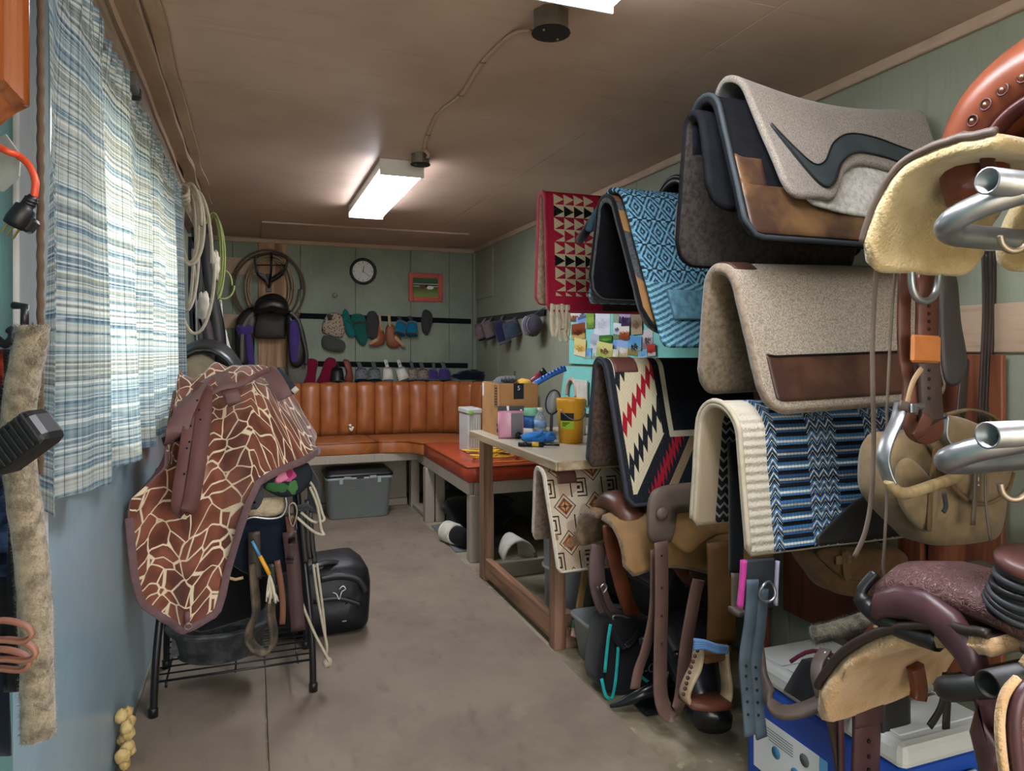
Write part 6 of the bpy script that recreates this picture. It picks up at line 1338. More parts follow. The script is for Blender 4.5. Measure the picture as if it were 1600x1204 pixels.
P_ = smooth([at(u_, v_, Y=0.708) for u_, v_ in ((1590, 1060), (1570, 1085), (1562, 1130), (1568, 1200), (1584, 1290))], 6); MB().tube(P_, 0.007, 6).build('fleece_trim', M_sheep2, ts); MB().tube([p + V(0.016, -0.01, 0) for p in P_], 0.009, 8).build('fender_roll', M_plum, ts)
ti = thing('pommel_strap', 'dark leather strap lying behind the black-wrapped saddle horn', 'strap', at(1530, 895, Y=1.3)); srib([(1505, 897, 1.32), (1525, 884, 1.32), (1545, 888, 1.32), (1560, 905, 1.30)], 0.03, 0.008, M_greyl, 'strap_band', ti, None, (0, 0.4, 1))
fg_ = thing('mohair_girth', 'hairy grey girth roll lying behind the front of the tooled saddle', 'girth', at(1330, 990, Y=1.5))
M_hair = mk('grey_mohair', '#7d7460', 0.95, 0.5, 40.0, 0.8, 160.0, 0.006, dark='#3f3a30', sheen=0.4)
def fuzz(path, r, n, l, seed):
    rnd = random.Random(seed); mb = MB()
    for _ in range(n):
        i = rnd.randrange(len(path) - 1); p = path[i].lerp(path[i + 1], rnd.random()); t_ = (path[i + 1] - path[i]).normalized(); a = t_.orthogonal().normalized(); b = t_.cross(a); th = rnd.uniform(0, 6.283); d = a * math.cos(th) + b * math.sin(th)
        q = p + d * r * 0.96; e = q + d * l * rnd.uniform(0.5, 1.2) + t_ * rnd.uniform(-l, l); s2 = t_.cross(d) * 0.0008
        mb.add([q - s2, q + s2, e], [[0, 1, 2]])
    return mb
P_ = smooth([at(1268, 992, Y=1.50), at(1300, 986, Y=1.48), at(1350, 970, Y=1.45), at(1400, 955, Y=1.40), at(1440, 950, Y=1.35)], 8)
MB().tube(P_, [0.014] + [0.023] * (len(P_) - 1), 14).build('core', M_hair, fg_); o = fuzz(P_, 0.023, 2600, 0.010, 4).build('hair', M_hair, fg_); o['kind'] = 'stuff'
P_ = smooth([at(1352, 1000, Y=1.42), at(1372, 975, Y=1.40), at(1395, 962, Y=1.38), at(1412, 972, Y=1.37)], 6)
rr = thing('rolled_strap', 'curled brown strap with woven end beside the hairy girth', 'strap', P_[0]); MB().ribbon(P_, 0.03, 0.006, (0, 1, 0)).build('strap_band', M_brownl, rr); MB().ribbon([at(1370, 985, Y=1.37), at(1400, 975, Y=1.36), at(1425, 968, Y=1.35)], 0.03, 0.01, (0, 1, 0.3)).build('woven_end', M_raw, rr)

# ------------------------------------------------------------------ cooler, steer head, bags and cinches on the floor
co = thing('drink_cooler', 'blue and white picnic cooler on the floor under the pads', 'cooler', (1.60, 1.56, 0)); M_cb = plastic('cooler_blue', '#1748a8', 0.4); M_cw = plastic('cooler_white', '#c9ccc8', 0.45)
CX0, CX1, CY0_, CY1_ = 1.465, 1.80, 1.26, 1.85
MB().span((CX0 + 0.006, CY0_ + 0.006, 0.0), (CX1 - 0.006, CY1_ - 0.006, 0.335), 0.02, seg=2).build('body', M_cb, co); MB().span((CX0, CY0_, 0.336), (CX1, CY1_, 0.40), 0.018, seg=2).build('lid', M_cw, co); ld_ = co.children[-1]
for k in range(4): MB().span((CX0 + 0.03, CY0_ + 0.035 + 0.137 * k, 0.400), (CX1 - 0.03, CY0_ + 0.155 + 0.137 * k, 0.405), 0.003).build('lid_panel', M_cw, ld_)
MB().span((CX0 + 0.0035, 1.53, 0.06), (CX0 + 0.0055, 1.80, 0.23), 0).build('label_sheet', mk('white_label', '#d5d8da', 0.4, var=0.05), co); ls_ = co.children[-1]
for k, (y, z) in enumerate(((1.77, 0.18), (1.70, 0.15), (1.62, 0.13), (1.585, 0.19))): MB().lathe([(0.018, 0.0), (0.018, 0.0012)], V(CX0 + 0.0034, y, z), 16, Matrix.Rotation(R(-90), 3, 'Y')).build('label_icon', plastic('icon_blue', '#3d7fae') if k < 3 else plastic('icon_grey', '#5c6468'), ls_)
for k in range(5): MB().span((CX0 + 0.0028, 1.63 - 0.0, 0.205 - 0.008 * k), (CX0 + 0.0034, 1.78 - 0.012 * k, 0.208 - 0.008 * k), 0).build('label_text', plastic('label_grey_ink', '#80878c'), ls_)
MB().span((CX0 + 0.003, 1.50, 0.06), (CX0 + 0.0048, 1.528, 0.23), 0).build('label_stripe', plastic('label_sky_blue', '#5fa6cf'), ls_)
MB().span((CX0 + 0.09, CY0_ - 0.012, 0.25), (CX1 - 0.09, CY0_ + 0.004, 0.30), 0.006).build('end_handle', M_cw, co)
wp = thing('pad_wrap', 'black and maroon padded wrap lying on the cooler lid', 'wrap', (1.55, 1.55, 0.406)); g = [[V(1.425 + 0.33 * i / 10, 1.42 + 0.2 * j / 6, 0.44 + 0.02 * math.sin(i * 0.6) - 0.03 * max(0, 2 - i)) for j in range(7)] for i in range(11)]
MB().shell(g, 0.022).build('padding', [M_blackf, M_blackf, fabric('grey_piping', '#8b8a80')], wp); MB().tube([V(1.46 + 0.028 * i, 1.63, 0.452 + 0.02 * math.sin(i * 0.6)) for i in range(11)], 0.006, 7).build('maroon_trim', fabric('maroon_trim', '#5a1f35'), wp)
gs = thing('elastic_girth', 'black girth with grey buckle straps and a pink edge hanging below the chevron pad', 'girth', at(1185, 1140, Y=1.60)); Yg = 1.585
srib([(1187, 872), (1186, 905), (1184, 950)], 0.095, 0.012, mk('slate_webbing', '#2b3036', 0.7), 'girth_band', gs, Yg + 0.012); srib([(1162, 875), (1160, 910), (1156, 948)], 0.016, 0.014, fabric('hot_pink', '#c03d93'), 'pink_edge', gs, Yg + 0.006); srib([(1215, 876), (1213, 910), (1212, 945)], 0.008, 0.012, fabric('pale_lilac', '#a8a3b8'), 'lilac_edge', gs, Yg + 0.006)
M_gst = mk('slate_strap', '#4c5a66', 0.6, 0.3, 20.0, 0.3, 300.0)
srib([(1176, 905), (1172, 970), (1164, 1030), (1168, 1090), (1172, 1148)], 0.037, 0.008, M_gst, 'buckle_strap', gs, Yg - 0.012); srib([(1192, 920), (1188, 980), (1180, 1040), (1184, 1100), (1190, 1152)], 0.035, 0.008, M_gst, 'buckle_strap', gs, Yg - 0.006)
holes([(1166, 1040), (1166, 1056), (1167, 1076), (1168, 1096), (1169, 1116)], Yg - 0.018, gs); holes([(1181, 1042), (1182, 1060), (1183, 1078), (1184, 1097), (1185, 1117)], Yg - 0.012, gs)
p = at(1199, 924, Y=Yg - 0.02); MB().tube([p + V(0.026 * math.cos(a), 0.004 * math.sin(2 * a), 0.027 * math.sin(a)) for a in np.linspace(0, 6.283, 24)[:-1]], 0.004, 8, closed=True).build('ring', M_alu, gs)
gl_ = thing('leather_girth', 'long dark padded girth hanging in a curve beside the blue cooler', 'girth', at(1220, 1130, Y=1.64)); srib([(1148, 690, 1.75), (1150, 780, 1.75), (1150, 900, 1.75)], 0.045, 0.02, M_blackf, 'upper_band', gl_); srib([(1146, 955, 1.70), (1176, 960, 1.70), (1186, 1010, 1.68), (1192, 1060, 1.64), (1205, 1095, 1.56), (1225, 1112, 1.5), (1262, 1106, 1.46), (1300, 1088, 1.42)], 0.05, 0.016, M_greyl, 'lower_band', gl_, None, (0.4, 1, 0)); srib([(1150, 895, 1.74), (1150, 955, 1.72)], 0.03, 0.012, M_greyl, 'joining_strap', gl_)
# roping dummy steer head
sh_ = thing('steer_head', 'glossy black plastic steer head dummy lying on the floor', 'roping dummy', (1.5, 2.1, 0)); M_gloss = plastic('gloss_black_plastic', '#17191c', 0.22)
hp = [(V(1.59, 2.40, 0.30), 0.05, 0.05), (V(1.575, 2.36, 0.28), 0.10, 0.075), (V(1.555, 2.30, 0.24), 0.115, 0.085), (V(1.525, 2.20, 0.175), 0.09, 0.075), (V(1.50, 2.11, 0.115), 0.072, 0.062), (V(1.487, 2.05, 0.082), 0.078, 0.06), (V(1.48, 2.02, 0.066), 0.06, 0.045)]
ax = (hp[-1][0] - hp[0][0]).normalized(); sx = V(0.9, -0.45, 0).normalized(); sy = ax.cross(sx).normalized()
MB().loft([[p + sx * a * math.cos(k * math.pi / 9) + sy * b * math.sin(k * math.pi / 9) for k in range(18)] for p, a, b in hp]).build('skull', M_gloss, sh_)
for s_ in (-1, 1):
    o = V(1.56, 2.31, 0.25) + sx * 0.085 * s_
    MB().blob(V(1.525, 2.20, 0.235) + sx * 0.06 * s_ - sy * 0.0 + V(-0.02, -0.03, 0.01), (0.018, 0.018, 0.014), 0, 0, 1, 10).build('eye', plastic('eye_black', '#08090a', 0.1), sh_)
    MB().blob(o + sx * 0.05 * s_ + V(0, 0, -0.02), (0.05, 0.02, 0.028), 2, 0.1, 2, 12).build('ear', M_gloss, sh_)
MB().tube(smooth([V(1.53, 2.34, 0.25), at(1040, 1060, Y=2.30), at(1005, 1082, Y=2.30), at(975, 1096, Y=2.32), at(953, 1103, Y=2.34)], 6), list(np.linspace(0.045, 0.006, 25)), 12).build('horn', M_gloss, sh_)
MB().tube(smooth([V(1.64, 2.36, 0.27), V(1.74, 2.36, 0.28), V(1.82, 2.36, 0.33), V(1.86, 2.37, 0.41)], 6), [0.045] * 6 + [0.036] * 6 + [0.02] * 6 + [0.008], 12).build('horn', M_gloss, sh_)
MB().span((1.36, 2.26, 0.0), (1.62, 2.40, 0.02), 0.006).build('foot_plate', M_gloss, sh_)
tb2 = thing('black_tote', 'black fabric tote bag with teal piping and lettering on the floor', 'bag', (1.42, 2.52, 0)); M_tl = fabric('teal_piping', '#1ba6a6')
bag_loft(tb2, 'bag_body', [(942, 1078), (945, 1010), (955, 975), (990, 968), (1030, 975), (1050, 1010), (1050, 1085), (1000, 1095)], 2.44, 2.62, M_blackf)
for pts in ([(940, 1060), (946, 1085), (956, 1090), (962, 1060), (966, 1010)], [(945, 1050), (950, 1000), (954, 975)], [(1000, 1055), (1014, 1066), (1030, 1075)]): srib(pts, 0.012, 0.005, M_tl, 'teal_piping', tb2, 2.425)
text('U-GE', 0.05, at(1014, 1045, Y=2.426), (1, 0, 0.08), (0, 0, 1), fabric('dim_teal', '#5b7f80'), tb2); srib([(955, 985, 2.43), (975, 1010, 2.42), (1000, 985, 2.43)], 0.02, 0.006, M_blackf, 'carry_handle', tb2)
ct = thing('clear_tub', 'translucent plastic tub on the floor behind the black tote', 'tub', (1.42, 2.75, 0)); MB().loft([rrect(1.46, 2.77, w_, d_, z_, 0.03) for w_, d_, z_ in ((0.20, 0.16, 0.001), (0.24, 0.19, 0.17), (0.26, 0.21, 0.172), (0.26, 0.21, 0.19), (0.24, 0.19, 0.19), (0.2, 0.16, 0.01))]).build('tub_body', M_frost, ct)
MB().blob((1.46, 2.77, 0.05), (0.08, 0.06, 0.045), 3, 0.3, 4, 16).build('wadded_paper', M_whiteb, ct)

# ------------------------------------------------------------------ tan saddle low on the second rack
sc3 = thing('western_saddle', 'tan rough-out western saddle hanging low below the zigzag pad', 'saddle', (1.6, 2.45, 0.35)); M_rough = leather('tan_roughout', '#80603a', 0.7, dark='#9c784a', var=0.4); M_gold = leather('golden_brown_leather', '#6b4a24', 0.6, dark='#57391b', var=0.4)
M_fleece = mk('grey_tan_fleece', '#80684c', 0.95, 0.4, 30.0, 0.8, 120.0, 0.006, dark='#5b4733', sheen=0.3)
prS = [(0.03, 0.715), (0.10, 0.71), (0.17, 0.67), (0.21, 0.60), (0.225, 0.53)]
for s_ in (1, -1):
    g = skirt_grid(1.27, 1.95, prS, sgn=s_, Yc=2.46, lift=lambda q: 0.03 * math.sin(q * 7))
    if s_ < 0: g = g[::-1]
    MB().shell(g, 0.03).build('skirt', [M_rough, M_fleece, M_fleece], sc3)
arch(2.46, 0.68, 0.11, 0.075, 1.36, 0.07, 0.045, M_brownl, 'pommel_arch', sc3, 0, math.pi)
ipil2(sc3, 'fleece_pad', [(962, 805), (975, 788), (1002, 790), (1014, 825), (1008, 850), (985, 858), (968, 842)], 2.62, 0.05, M_fleece)
ipil2(sc3, 'rough_skirt', [(1046, 795), (1090, 790), (1145, 780), (1150, 828), (1122, 836), (1100, 848), (1075, 864), (1052, 850), (1042, 828)], 2.17, 0.03, M_rough, 4, 0.3)
ipil2(sc3, 'jockey', [(1018, 768), (1060, 755), (1110, 756), (1120, 790), (1070, 796), (1046, 800), (1050, 835), (1042, 850), (1016, 846), (1010, 815)], 2.15, 0.03, M_greyl, 4, 0.3)
p = at(1034, 802, Y=2.13); MB().lathe([(0.024, 0), (0.022, 0.006), (0.012, 0.012), (0.005, 0.013)], p, 18, RX).build('concho', M_greyl, sc3)
M_lat = leather('mauve_brown_strap', '#6a5148', 0.5); YL = 2.10
srib([(1033, 846), (1034, 930), (1032, 1010), (1032, 1080), (1040, 1108), (1054, 1112), (1064, 1085), (1072, 1010), (1086, 930), (1092, 905)], 0.062, 0.007, M_lat, 'latigo_strap', sc3, YL, (1, 0.25, 0)); holes([(1034, 868), (1034, 918), (1034, 962), (1034, 1005)], YL - 0.006, sc3.children[-1])
srib([(1024, 858), (1022, 950), (1010, 1010), (998, 1045), (992, 1075)], 0.045, 0.007, M_lat, 'latigo_end', sc3, YL + 0.05, (1, 0.25, 0))
srib([(1126, 846), (1128, 930), (1126, 1005)], 0.115, 0.014, M_gold, 'fender', sc3, 2.11); srib([(1106, 1012), (1138, 1014)], 0.03, 0.03, M_gold, 'fender_fold', sc3, 2.06, (0, 0, 1))
srib([(1050, 870), (1064, 890), (1075, 902), (1090, 895)], 0.05, 0.012, M_brownl, 'rigging', sc3, 2.26, (0, 0.2, 1))
st2 = thing('stirrup', 'wooden stirrup with laced rawhide sides and a blue rag at its top', 'stirrup', at(1105, 1105, Y=2.15)); YQ = 1.97
M_rawp = mk('pale_rawhide', '#b5a284', 0.55, 0.3, 20.0, 0.2, 80.0, 0.002, dark='#8f7a58')
MB().ribbon(smooth([at(1092, 1012, Y=YQ), at(1088, 1040, Y=YQ), at(1076, 1065, Y=YQ), at(1070, 1085, Y=YQ), at(1076, 1098, Y=YQ)], 6), 0.05, 0.014, (0, 1, 0)).build('side_arm', M_rawp, st2); MB().ribbon(smooth([at(1130, 1014, Y=YQ), at(1132, 1040, Y=YQ), at(1136, 1070, Y=YQ), at(1134, 1090, Y=YQ), at(1126, 1100, Y=YQ)], 6), 0.05, 0.014, (0, 1, 0)).build('side_arm', M_rawp, st2)
MB().ribbon([at(1072, 1094, Y=YQ), at(1100, 1098, Y=YQ), at(1131, 1094, Y=YQ)], 0.09, 0.022, (0, 1, 0)).build('tread', leather('red_brown_tread', '#6b3a2a', 0.5), st2)
for k in range(9): q_ = at(lerp(1090, 1068, (k / 8) ** 0.8), 1016 + 8.5 * k, Y=YQ - 0.026); MB().blob(q_, (0.007, 0.006, 0.007), k, 0, 1, 8).build('lacing', M_mahog, st2)
MB().box(at(1111, 1024, Y=YQ), (0.085, 0.05, 0.03), None, 0.006).build('top_bar', M_gold, st2)
mb = MB()
for k in range(4): mb.tube(smooth([at(1084, 1000 + 4 * k, Y=YQ - 0.03), at(1100, 1002 + 3 * k, Y=YQ - 0.04), at(1118, 1008 + 3 * k, Y=YQ - 0.04), at(1136, 1011 + 2 * k, Y=YQ - 0.03)], 5), 0.008, 6)
mb.build('blue_rag', fabric('blue_rag', '#5f86b5'), st2)
bc_ = thing('breast_collar', 'reddish-brown leather breast collar hanging in front of the tan saddle', 'breast collar', at(970, 980, Y=2.5)); YR = 2.50
srib([(952, 818), (956, 850), (968, 900), (980, 940), (996, 978)], 0.062, 0.012, M_bridle, 'chest_strap', bc_, YR); MB().tube(smooth([at(u_, v_, Y=YR - 0.01) for u_, v_ in ((950, 816), (953, 806), (960, 804), (965, 812), (962, 822), (954, 822))], 4, True), 0.004, 7, closed=True).build('ring', M_alu, bc_)
srib([(936, 850), (932, 890), (938, 930), (955, 960), (990, 975)], 0.07, 0.012, leather('mauve_fender', '#5f4a48', 0.5), 'shoulder_strap', bc_, YR + 0.05); srib([(934, 915), (946, 950), (962, 968)], 0.018, 0.006, M_darkl, 'tie_down', bc_, YR - 0.02)
MB().tube(smooth([at(u_, v_, Y=YR - 0.03) for u_, v_ in ((958, 962), (972, 962), (986, 968), (975, 974), (962, 972))], 4, True), 0.004, 6, closed=True).build('ring', M_alu, bc_); MB().tube(smooth([at(u_, v_, Y=YR - 0.01) for u_, v_ in ((938, 918), (944, 912), (948, 918), (942, 926))], 4, True), 0.004, 6, closed=True).build('ring', M_alu, bc_)
srib([(1060, 900), (1048, 960), (1050, 990)], 0.06, 0.03, M_blackf, 'girth_end', bc_, 2.42)
gbx = thing('grey_bin', 'dark storage bin standing behind the straps under the tan saddle', 'bin', (1.6, 2.6, 0)); MB().loft([rrect(1.75, 2.62, w_, d_, z_, 0.03) for w_, d_, z_ in ((0.36, 0.20, 0.001), (0.40, 0.24, 0.36), (0.42, 0.26, 0.362), (0.42, 0.26, 0.39))]).build('tub', plastic('dark_bin', '#2b2e31', 0.5), gbx); MB().loft([rrect(1.75, 2.62, w_, d_, z_, 0.03) for w_, d_, z_ in ((0.43, 0.27, 0.391), (0.43, 0.27, 0.41), (0.38, 0.22, 0.42))]).build('lid', M_dgrey, gbx)
# ------------------------------------------------------------------ folding metal saddle stand with a saddle under a giraffe-print cover
M_blkpaint = mk('black_enamel', '#151518', 0.35, 0.15, 20.0, 0.03, 200.0, spec=0.5)
sd_ = thing('saddle_stand', 'black folding metal saddle stand with a wire shelf by the blue wall', 'stand', (-0.06, 3.05, 0.01)); Z0 = 0.011
for x, tx in ((-0.34, -0.27), (0.226, 0.16)):
    MB().tube(smooth([V(x, 2.875, Z0), V(x * 0.97, 2.89, 0.25), V(lerp(x, tx, 0.6), 2.97, 0.62), V(tx, 3.07, 0.93), V(tx, 3.12, 0.955), V(tx, 3.17, 0.93)], 6), 0.0135, 10).build('front_leg', M_blkpaint, sd_); fl_ = sd_.children[-1]
    MB().tube(smooth([V(x * 1.0, 3.30, Z0), V(x * 0.98, 3.28, 0.25), V(lerp(x, tx, 0.6), 3.22, 0.62), V(tx, 3.15, 0.90)], 6), 0.0135, 10).build('rear_leg', M_blkpaint, sd_); rl_ = sd_.children[-1]
    for y in (2.875, 3.30): MB().lathe([(0.017, 0), (0.017, 0.03), (0.014, 0.034)], V(x, y, Z0 - 0.0005), 12).build('rubber_foot', M_blackp, fl_ if y < 3 else rl_)
for y, z in ((3.06, 0.93), (3.18, 0.93), (3.12, 0.957)): MB().tube([V(-0.29, y, z), V(0.19, y, z)], 0.012, 8).build('saddle_bar', M_blkpaint, sd_)
for y in np.linspace(2.90, 3.28, 7): MB().tube([V(-0.335, y, 0.125), V(0.222, y, 0.125)], 0.0035 if 2.95 < y < 3.25 else 0.005, 6).build('shelf_wire', M_blkpaint, sd_)
for x in (-0.30, -0.06, 0.17): MB().tube([V(x, 2.895, 0.120), V(x, 3.285, 0.120)], 0.0035, 6).build('shelf_wire', M_blkpaint, sd_)
MB().tube([V(-0.30, 2.90, 0.12), V(-0.30, 2.90, 0.10)], 0.005, 6).build('shelf_stop', M_blkpaint, sd_); MB().tube([V(0.17, 3.25, 0.12), V(0.17, 3.25, 0.20), V(0.17, 3.0, 0.20)], 0.004, 6).build('shelf_end', M_blkpaint, sd_)
# rubber pan
fp = thing('feed_pan', 'black rubber feed pan on the wire shelf of the stand', 'pan', (-0.13, 3.09, 0.131)); m_r = mk('dusty_rubber', '#34373a', 0.65, 0.5, 25.0, 0.3, 90.0, dark='#55585a')
MB().loft([[V(-0.12 + r_ * 1.05 * math.cos(k * math.pi / 16), 3.085 + r_ * 0.9 * math.sin(k * math.pi / 16), z_) for k in range(32)] for r_, z_ in ((0.135, 0.131), (0.15, 0.14), (0.172, 0.235), (0.186, 0.24), (0.186, 0.262), (0.172, 0.264), (0.155, 0.15), (0.06, 0.145))]).build('pan_body', m_r, fp)
MB().tube([V(-0.12 + 0.19 * 1.04 * math.cos(a), 3.085 + 0.19 * 0.9 * math.sin(a), 0.255) for a in np.linspace(0, 6.283, 30)[:-1]], 0.008, 6, closed=True).build('rim', m_r, fp)
ps = thing('rubber_panel', 'grey rubber flap standing up in the feed pan', 'rubber flap', (-0.2, 3.05, 0.15)); MB().prism([(-0.11, 0.0), (0.08, 0.02), (0.10, 0.16), (-0.02, 0.145), (-0.10, 0.10)], V(-0.19, 3.04, 0.16), (1, 0.1, 0), (0, 0, 1), 0.012).build('flap', m_r, ps)
# saddle under the cover
ss = thing('draped_saddle', 'black saddle with a pink rose on its pad under the giraffe-print cover', 'saddle', (-0.05, 3.1, 0.6))
g = [[V(lerp(-0.22, 0.12, i / 16), 3.12 + 0.20 * math.cos(a), 0.98 + (0.10 + 0.09 * abs(i / 16 - 0.5) * 2) * math.sin(a) - 0.30 * max(0, abs(math.cos(a)) - 0.75)) for a in np.linspace(-0.05, 3.19, 15)] for i in range(17)]
MB().shell(g, 0.03).build('seat', M_black, ss)
ipil(ss, 'near_flap', [(350, 812), (455, 805), (460, 850), (455, 890), (400, 900), (360, 880), (345, 850)], 2.84, 0.03, M_navy, 4, 0.3); ipil(ss, 'under_flap', [(340, 860), (395, 850), (420, 890), (415, 950), (360, 975), (300, 985), (310, 920)], 2.98, 0.04, M_blackf, 4, 0.3)
ipil(ss, 'fleece_lining', [(388, 780), (420, 776), (444, 776), (445, 795), (430, 806), (395, 808), (384, 800)], 2.83, 0.05, mk('cream_sheepskin', '#b8a88c', 0.95, 0.3, 20, 0.8, 120, 0.006, dark='#8f8066'))
m = Mat('rose_pad'); x, y, z = m.xyz('UV'); n = (m.noise(26.0, 2.0, kind='UV') - 0.5)
def el(cx_, cy_, rx, ry): return (((x - cx_) * (1 / rx)) * ((x - cx_) * (1 / rx)) + ((y - cy_) * (1 / ry)) * ((y - cy_) * (1 / ry)) + n * 3.0).lt(0.8)
c = m.mix('#23272c', '#355f38', el(-0.02, -0.028, 0.055, 0.02)); c = m.mix(c, '#446f3c', el(0.03, -0.03, 0.022, 0.03)); c = m.mix(c, '#a84870', el(0.0, 0.015, 0.042, 0.036)); c = m.mix(c, '#c87a96', el(-0.012, 0.01, 0.022, 0.022)); c = m.mix(c, '#8f2450', el(0.016, 0.024, 0.012, 0.018))
M_rose = m.done(c, 0.85, 0, m.bump(m.noise(250.0), 0.3, 0.002), 0.15)
ipil(ss, 'embroidered_pad', [(404, 740), (420, 728), (450, 720), (478, 722), (488, 738), (482, 758), (465, 772), (440, 776), (415, 765), (405, 752)], 2.79, 0.035, M_rose, 4, 0.3)
srib([(385, 745), (388, 768), (395, 790), (404, 775), (402, 745)], 0.035, 0.006, M_dgrey, 'girth_strap', ss, 2.775); MB().tube(smooth([at(u_, v_, Y=2.765) for u_, v_ in ((388, 752), (396, 750), (400, 758), (394, 764), (386, 760))], 3, True), 0.003, 6, closed=True).build('ring', M_alu, ss)
MB().tube(smooth([at(u_, v_, Y=2.80) for u_, v_ in ((372, 820), (392, 808), (420, 810), (440, 806), (448, 790), (446, 776))], 5), 0.005, 7).build('metal_rim', M_alu, ss)
srib([(472, 728, 2.8), (490, 760, 2.85), (486, 795, 2.85), (470, 790, 2.8)], 0.05, 0.012, M_dgrey, 'pad_wing', ss)
for pts, w, mt, nm in (([(433, 875), (440, 920), (442, 950), (441, 975)], 0.022, leather('light_brown_strap', '#6d4430'), 'billet'), ([(452, 830), (458, 880), (462, 930), (466, 985)], 0.052, leather('maroon_brown_strap', '#40292a'), 'latigo_strap'), ([(452, 805), (456, 850), (452, 880)], 0.03, M_brownl, 'buckled_strap'), ([(470, 800), (474, 840), (478, 880)], 0.02, M_black, 'rein'), ([(484, 800), (488, 850), (492, 880)], 0.02, M_black, 'rein'), ([(480, 780), (482, 850), (486, 872)], 0.02, M_black, 'rein')):
    srib(pts, w, 0.007, mt, nm, ss, 2.79 if 'rein' not in nm else 2.83)
MB().tube(smooth([at(u_, v_, Y=2.775) for u_, v_ in ((452, 790), (460, 786), (464, 800), (458, 822), (453, 812))], 4, True), 0.004, 6, closed=True).build('buckle', M_hook, ss)
ox = thing('stirrup', 'worn black oxbow stirrup hanging from the draped saddle', 'stirrup', at(408, 1018, Y=2.8))
MB().ribbon(smooth([at(u_, v_, Y=2.78) for u_, v_ in ((396, 880), (398, 920), (400, 955), (392, 975), (388, 995), (396, 1010), (410, 1018), (424, 1012), (428, 990), (424, 965), (424, 940), (428, 915))], 5), 0.05, 0.014, (0.5, 1, 0)).build('bow', mk('worn_black_rubber', '#2f2e2c', 0.6, 0.5, 18.0, 0.3, 80.0, dark='#6a5a46'), ox)
srib([(397, 830), (398, 870), (399, 905)], 0.045, 0.01, M_darkl, 'stirrup_leather', ox, 2.79); srib([(425, 880), (424, 915), (425, 945)], 0.035, 0.01, M_black, 'stirrup_leather', ox, 2.80)
MB().tube([at(u_, v_, Y=2.80) for u_, v_ in ((346, 892), (356, 902), (368, 905), (380, 902))], 0.006, 6).build('beaded_cord', M_tanb, ox)
wh = thing('riding_whip', 'short blue and yellow whip with a frayed white tassel', 'whip', at(425, 940, Y=2.75)); a, b = at(394, 845, Y=2.755), at(421, 897, Y=2.74)
MB().tube([a, a.lerp(b, 0.45)], 0.006, 8).build('blue_grip', plastic('light_blue_grip', '#4f8fb5'), wh); MB().tube([a.lerp(b, 0.45), b], 0.0075, 8).build('yellow_grip', M_yel, wh); rnd = random.Random(5)
for k in range(16): e = at(421 + rnd.uniform(-5, 15), 938 + rnd.uniform(-6, 5), Y=2.74 + rnd.uniform(-.012, .012)); MB().tube(smooth([b, b.lerp(e, 0.5) + V(rnd.uniform(-.006, .008), 0, 0), e], 3), 0.0032, 5).build('tassel_strand', fabric('white_strand', '#c9c0aa'), wh)
lr = thing('rope_reins', 'off-white rope lead looped over the stand and dangling to the floor', 'rope', at(510, 1030, Y=2.95))
for pts, Yv in (([(455, 875), (462, 910), (475, 950), (492, 990), (508, 1020), (514, 1032)], 2.84), ([(488, 870), (496, 930), (505, 980), (511, 1010), (508, 1032)], 2.9), ([(495, 880), (503, 940), (508, 990), (508, 1025)], 2.93), ([(478, 745), (492, 765), (503, 800), (506, 812), (490, 815), (470, 800)], 2.82), ([(484, 760), (496, 790), (502, 826), (506, 835), (490, 830), (464, 808)], 2.80)):
    MB().tube(smooth([at(u_, v_, Y=Yv) for u_, v_ in pts], 6), 0.0055, 7).build('rope_strand', M_ropew, lr)
MB().blob(at(512, 1034, Y=2.86), (0.02, 0.018, 0.02), 3, 0.4, 4, 10).build('end_knot', M_ropew, lr)
# giraffe-print fleece cover
m = Mat('giraffe_print'); x, y, z = m.xyz('UV'); vec = m.vec(x + (m.noise(9.0, 1.0, kind='UV') - 0.5) * 0.03, y + (m.noise(11.0, 1.0, kind='UV') - 0.5) * 0.03)
e = m.voronoi(16.5, 'DISTANCE_TO_EDGE', vec); cellc = m.voronoi(15.0, 'F1', vec)
br1 = m.mix('#84503f', '#5c352a', m.noise(7.0, 3.0, kind='UV').step(0.35, 0.65)); c = m.mix('#d8c5a8', br1, e.step(0.028, 0.05))
M_gir = m.done(c, 0.92, 0, m.bump(m.noise(170.0, 2.0), 0.35, 0.003), 0.1, sheen=0.25)
gc = thing('giraffe_cover', 'giraffe-print fleece saddle cover draped over the saddle stand', 'saddle cover', (-0.1, 2.95, 0.4))
xs = [-0.392, -0.38, -0.36, -0.30, -0.225, -0.15, -0.115, -0.10, -0.085, -0.06, -0.04, -0.01, 0.02, 0.10, 0.20, 0.245]
zb = [0.78, 0.60, 0.48, 0.405, 0.365, 0.385, 0.40, 0.43, 0.52, 0.62, 0.70, 0.80, 0.87, 0.905, 0.945, 0.96]
xr = [-0.392, -0.34, -0.30, -0.22, -0.14, -0.09, 0.0, 0.06, 0.10, 0.14, 0.20, 0.245]; zr = [1.20, 1.25, 1.255, 1.235, 1.28, 1.275, 1.272, 1.25, 1.195, 1.155, 1.08, 1.0]
g, uvg = [], []; nx, nt = 90, 84
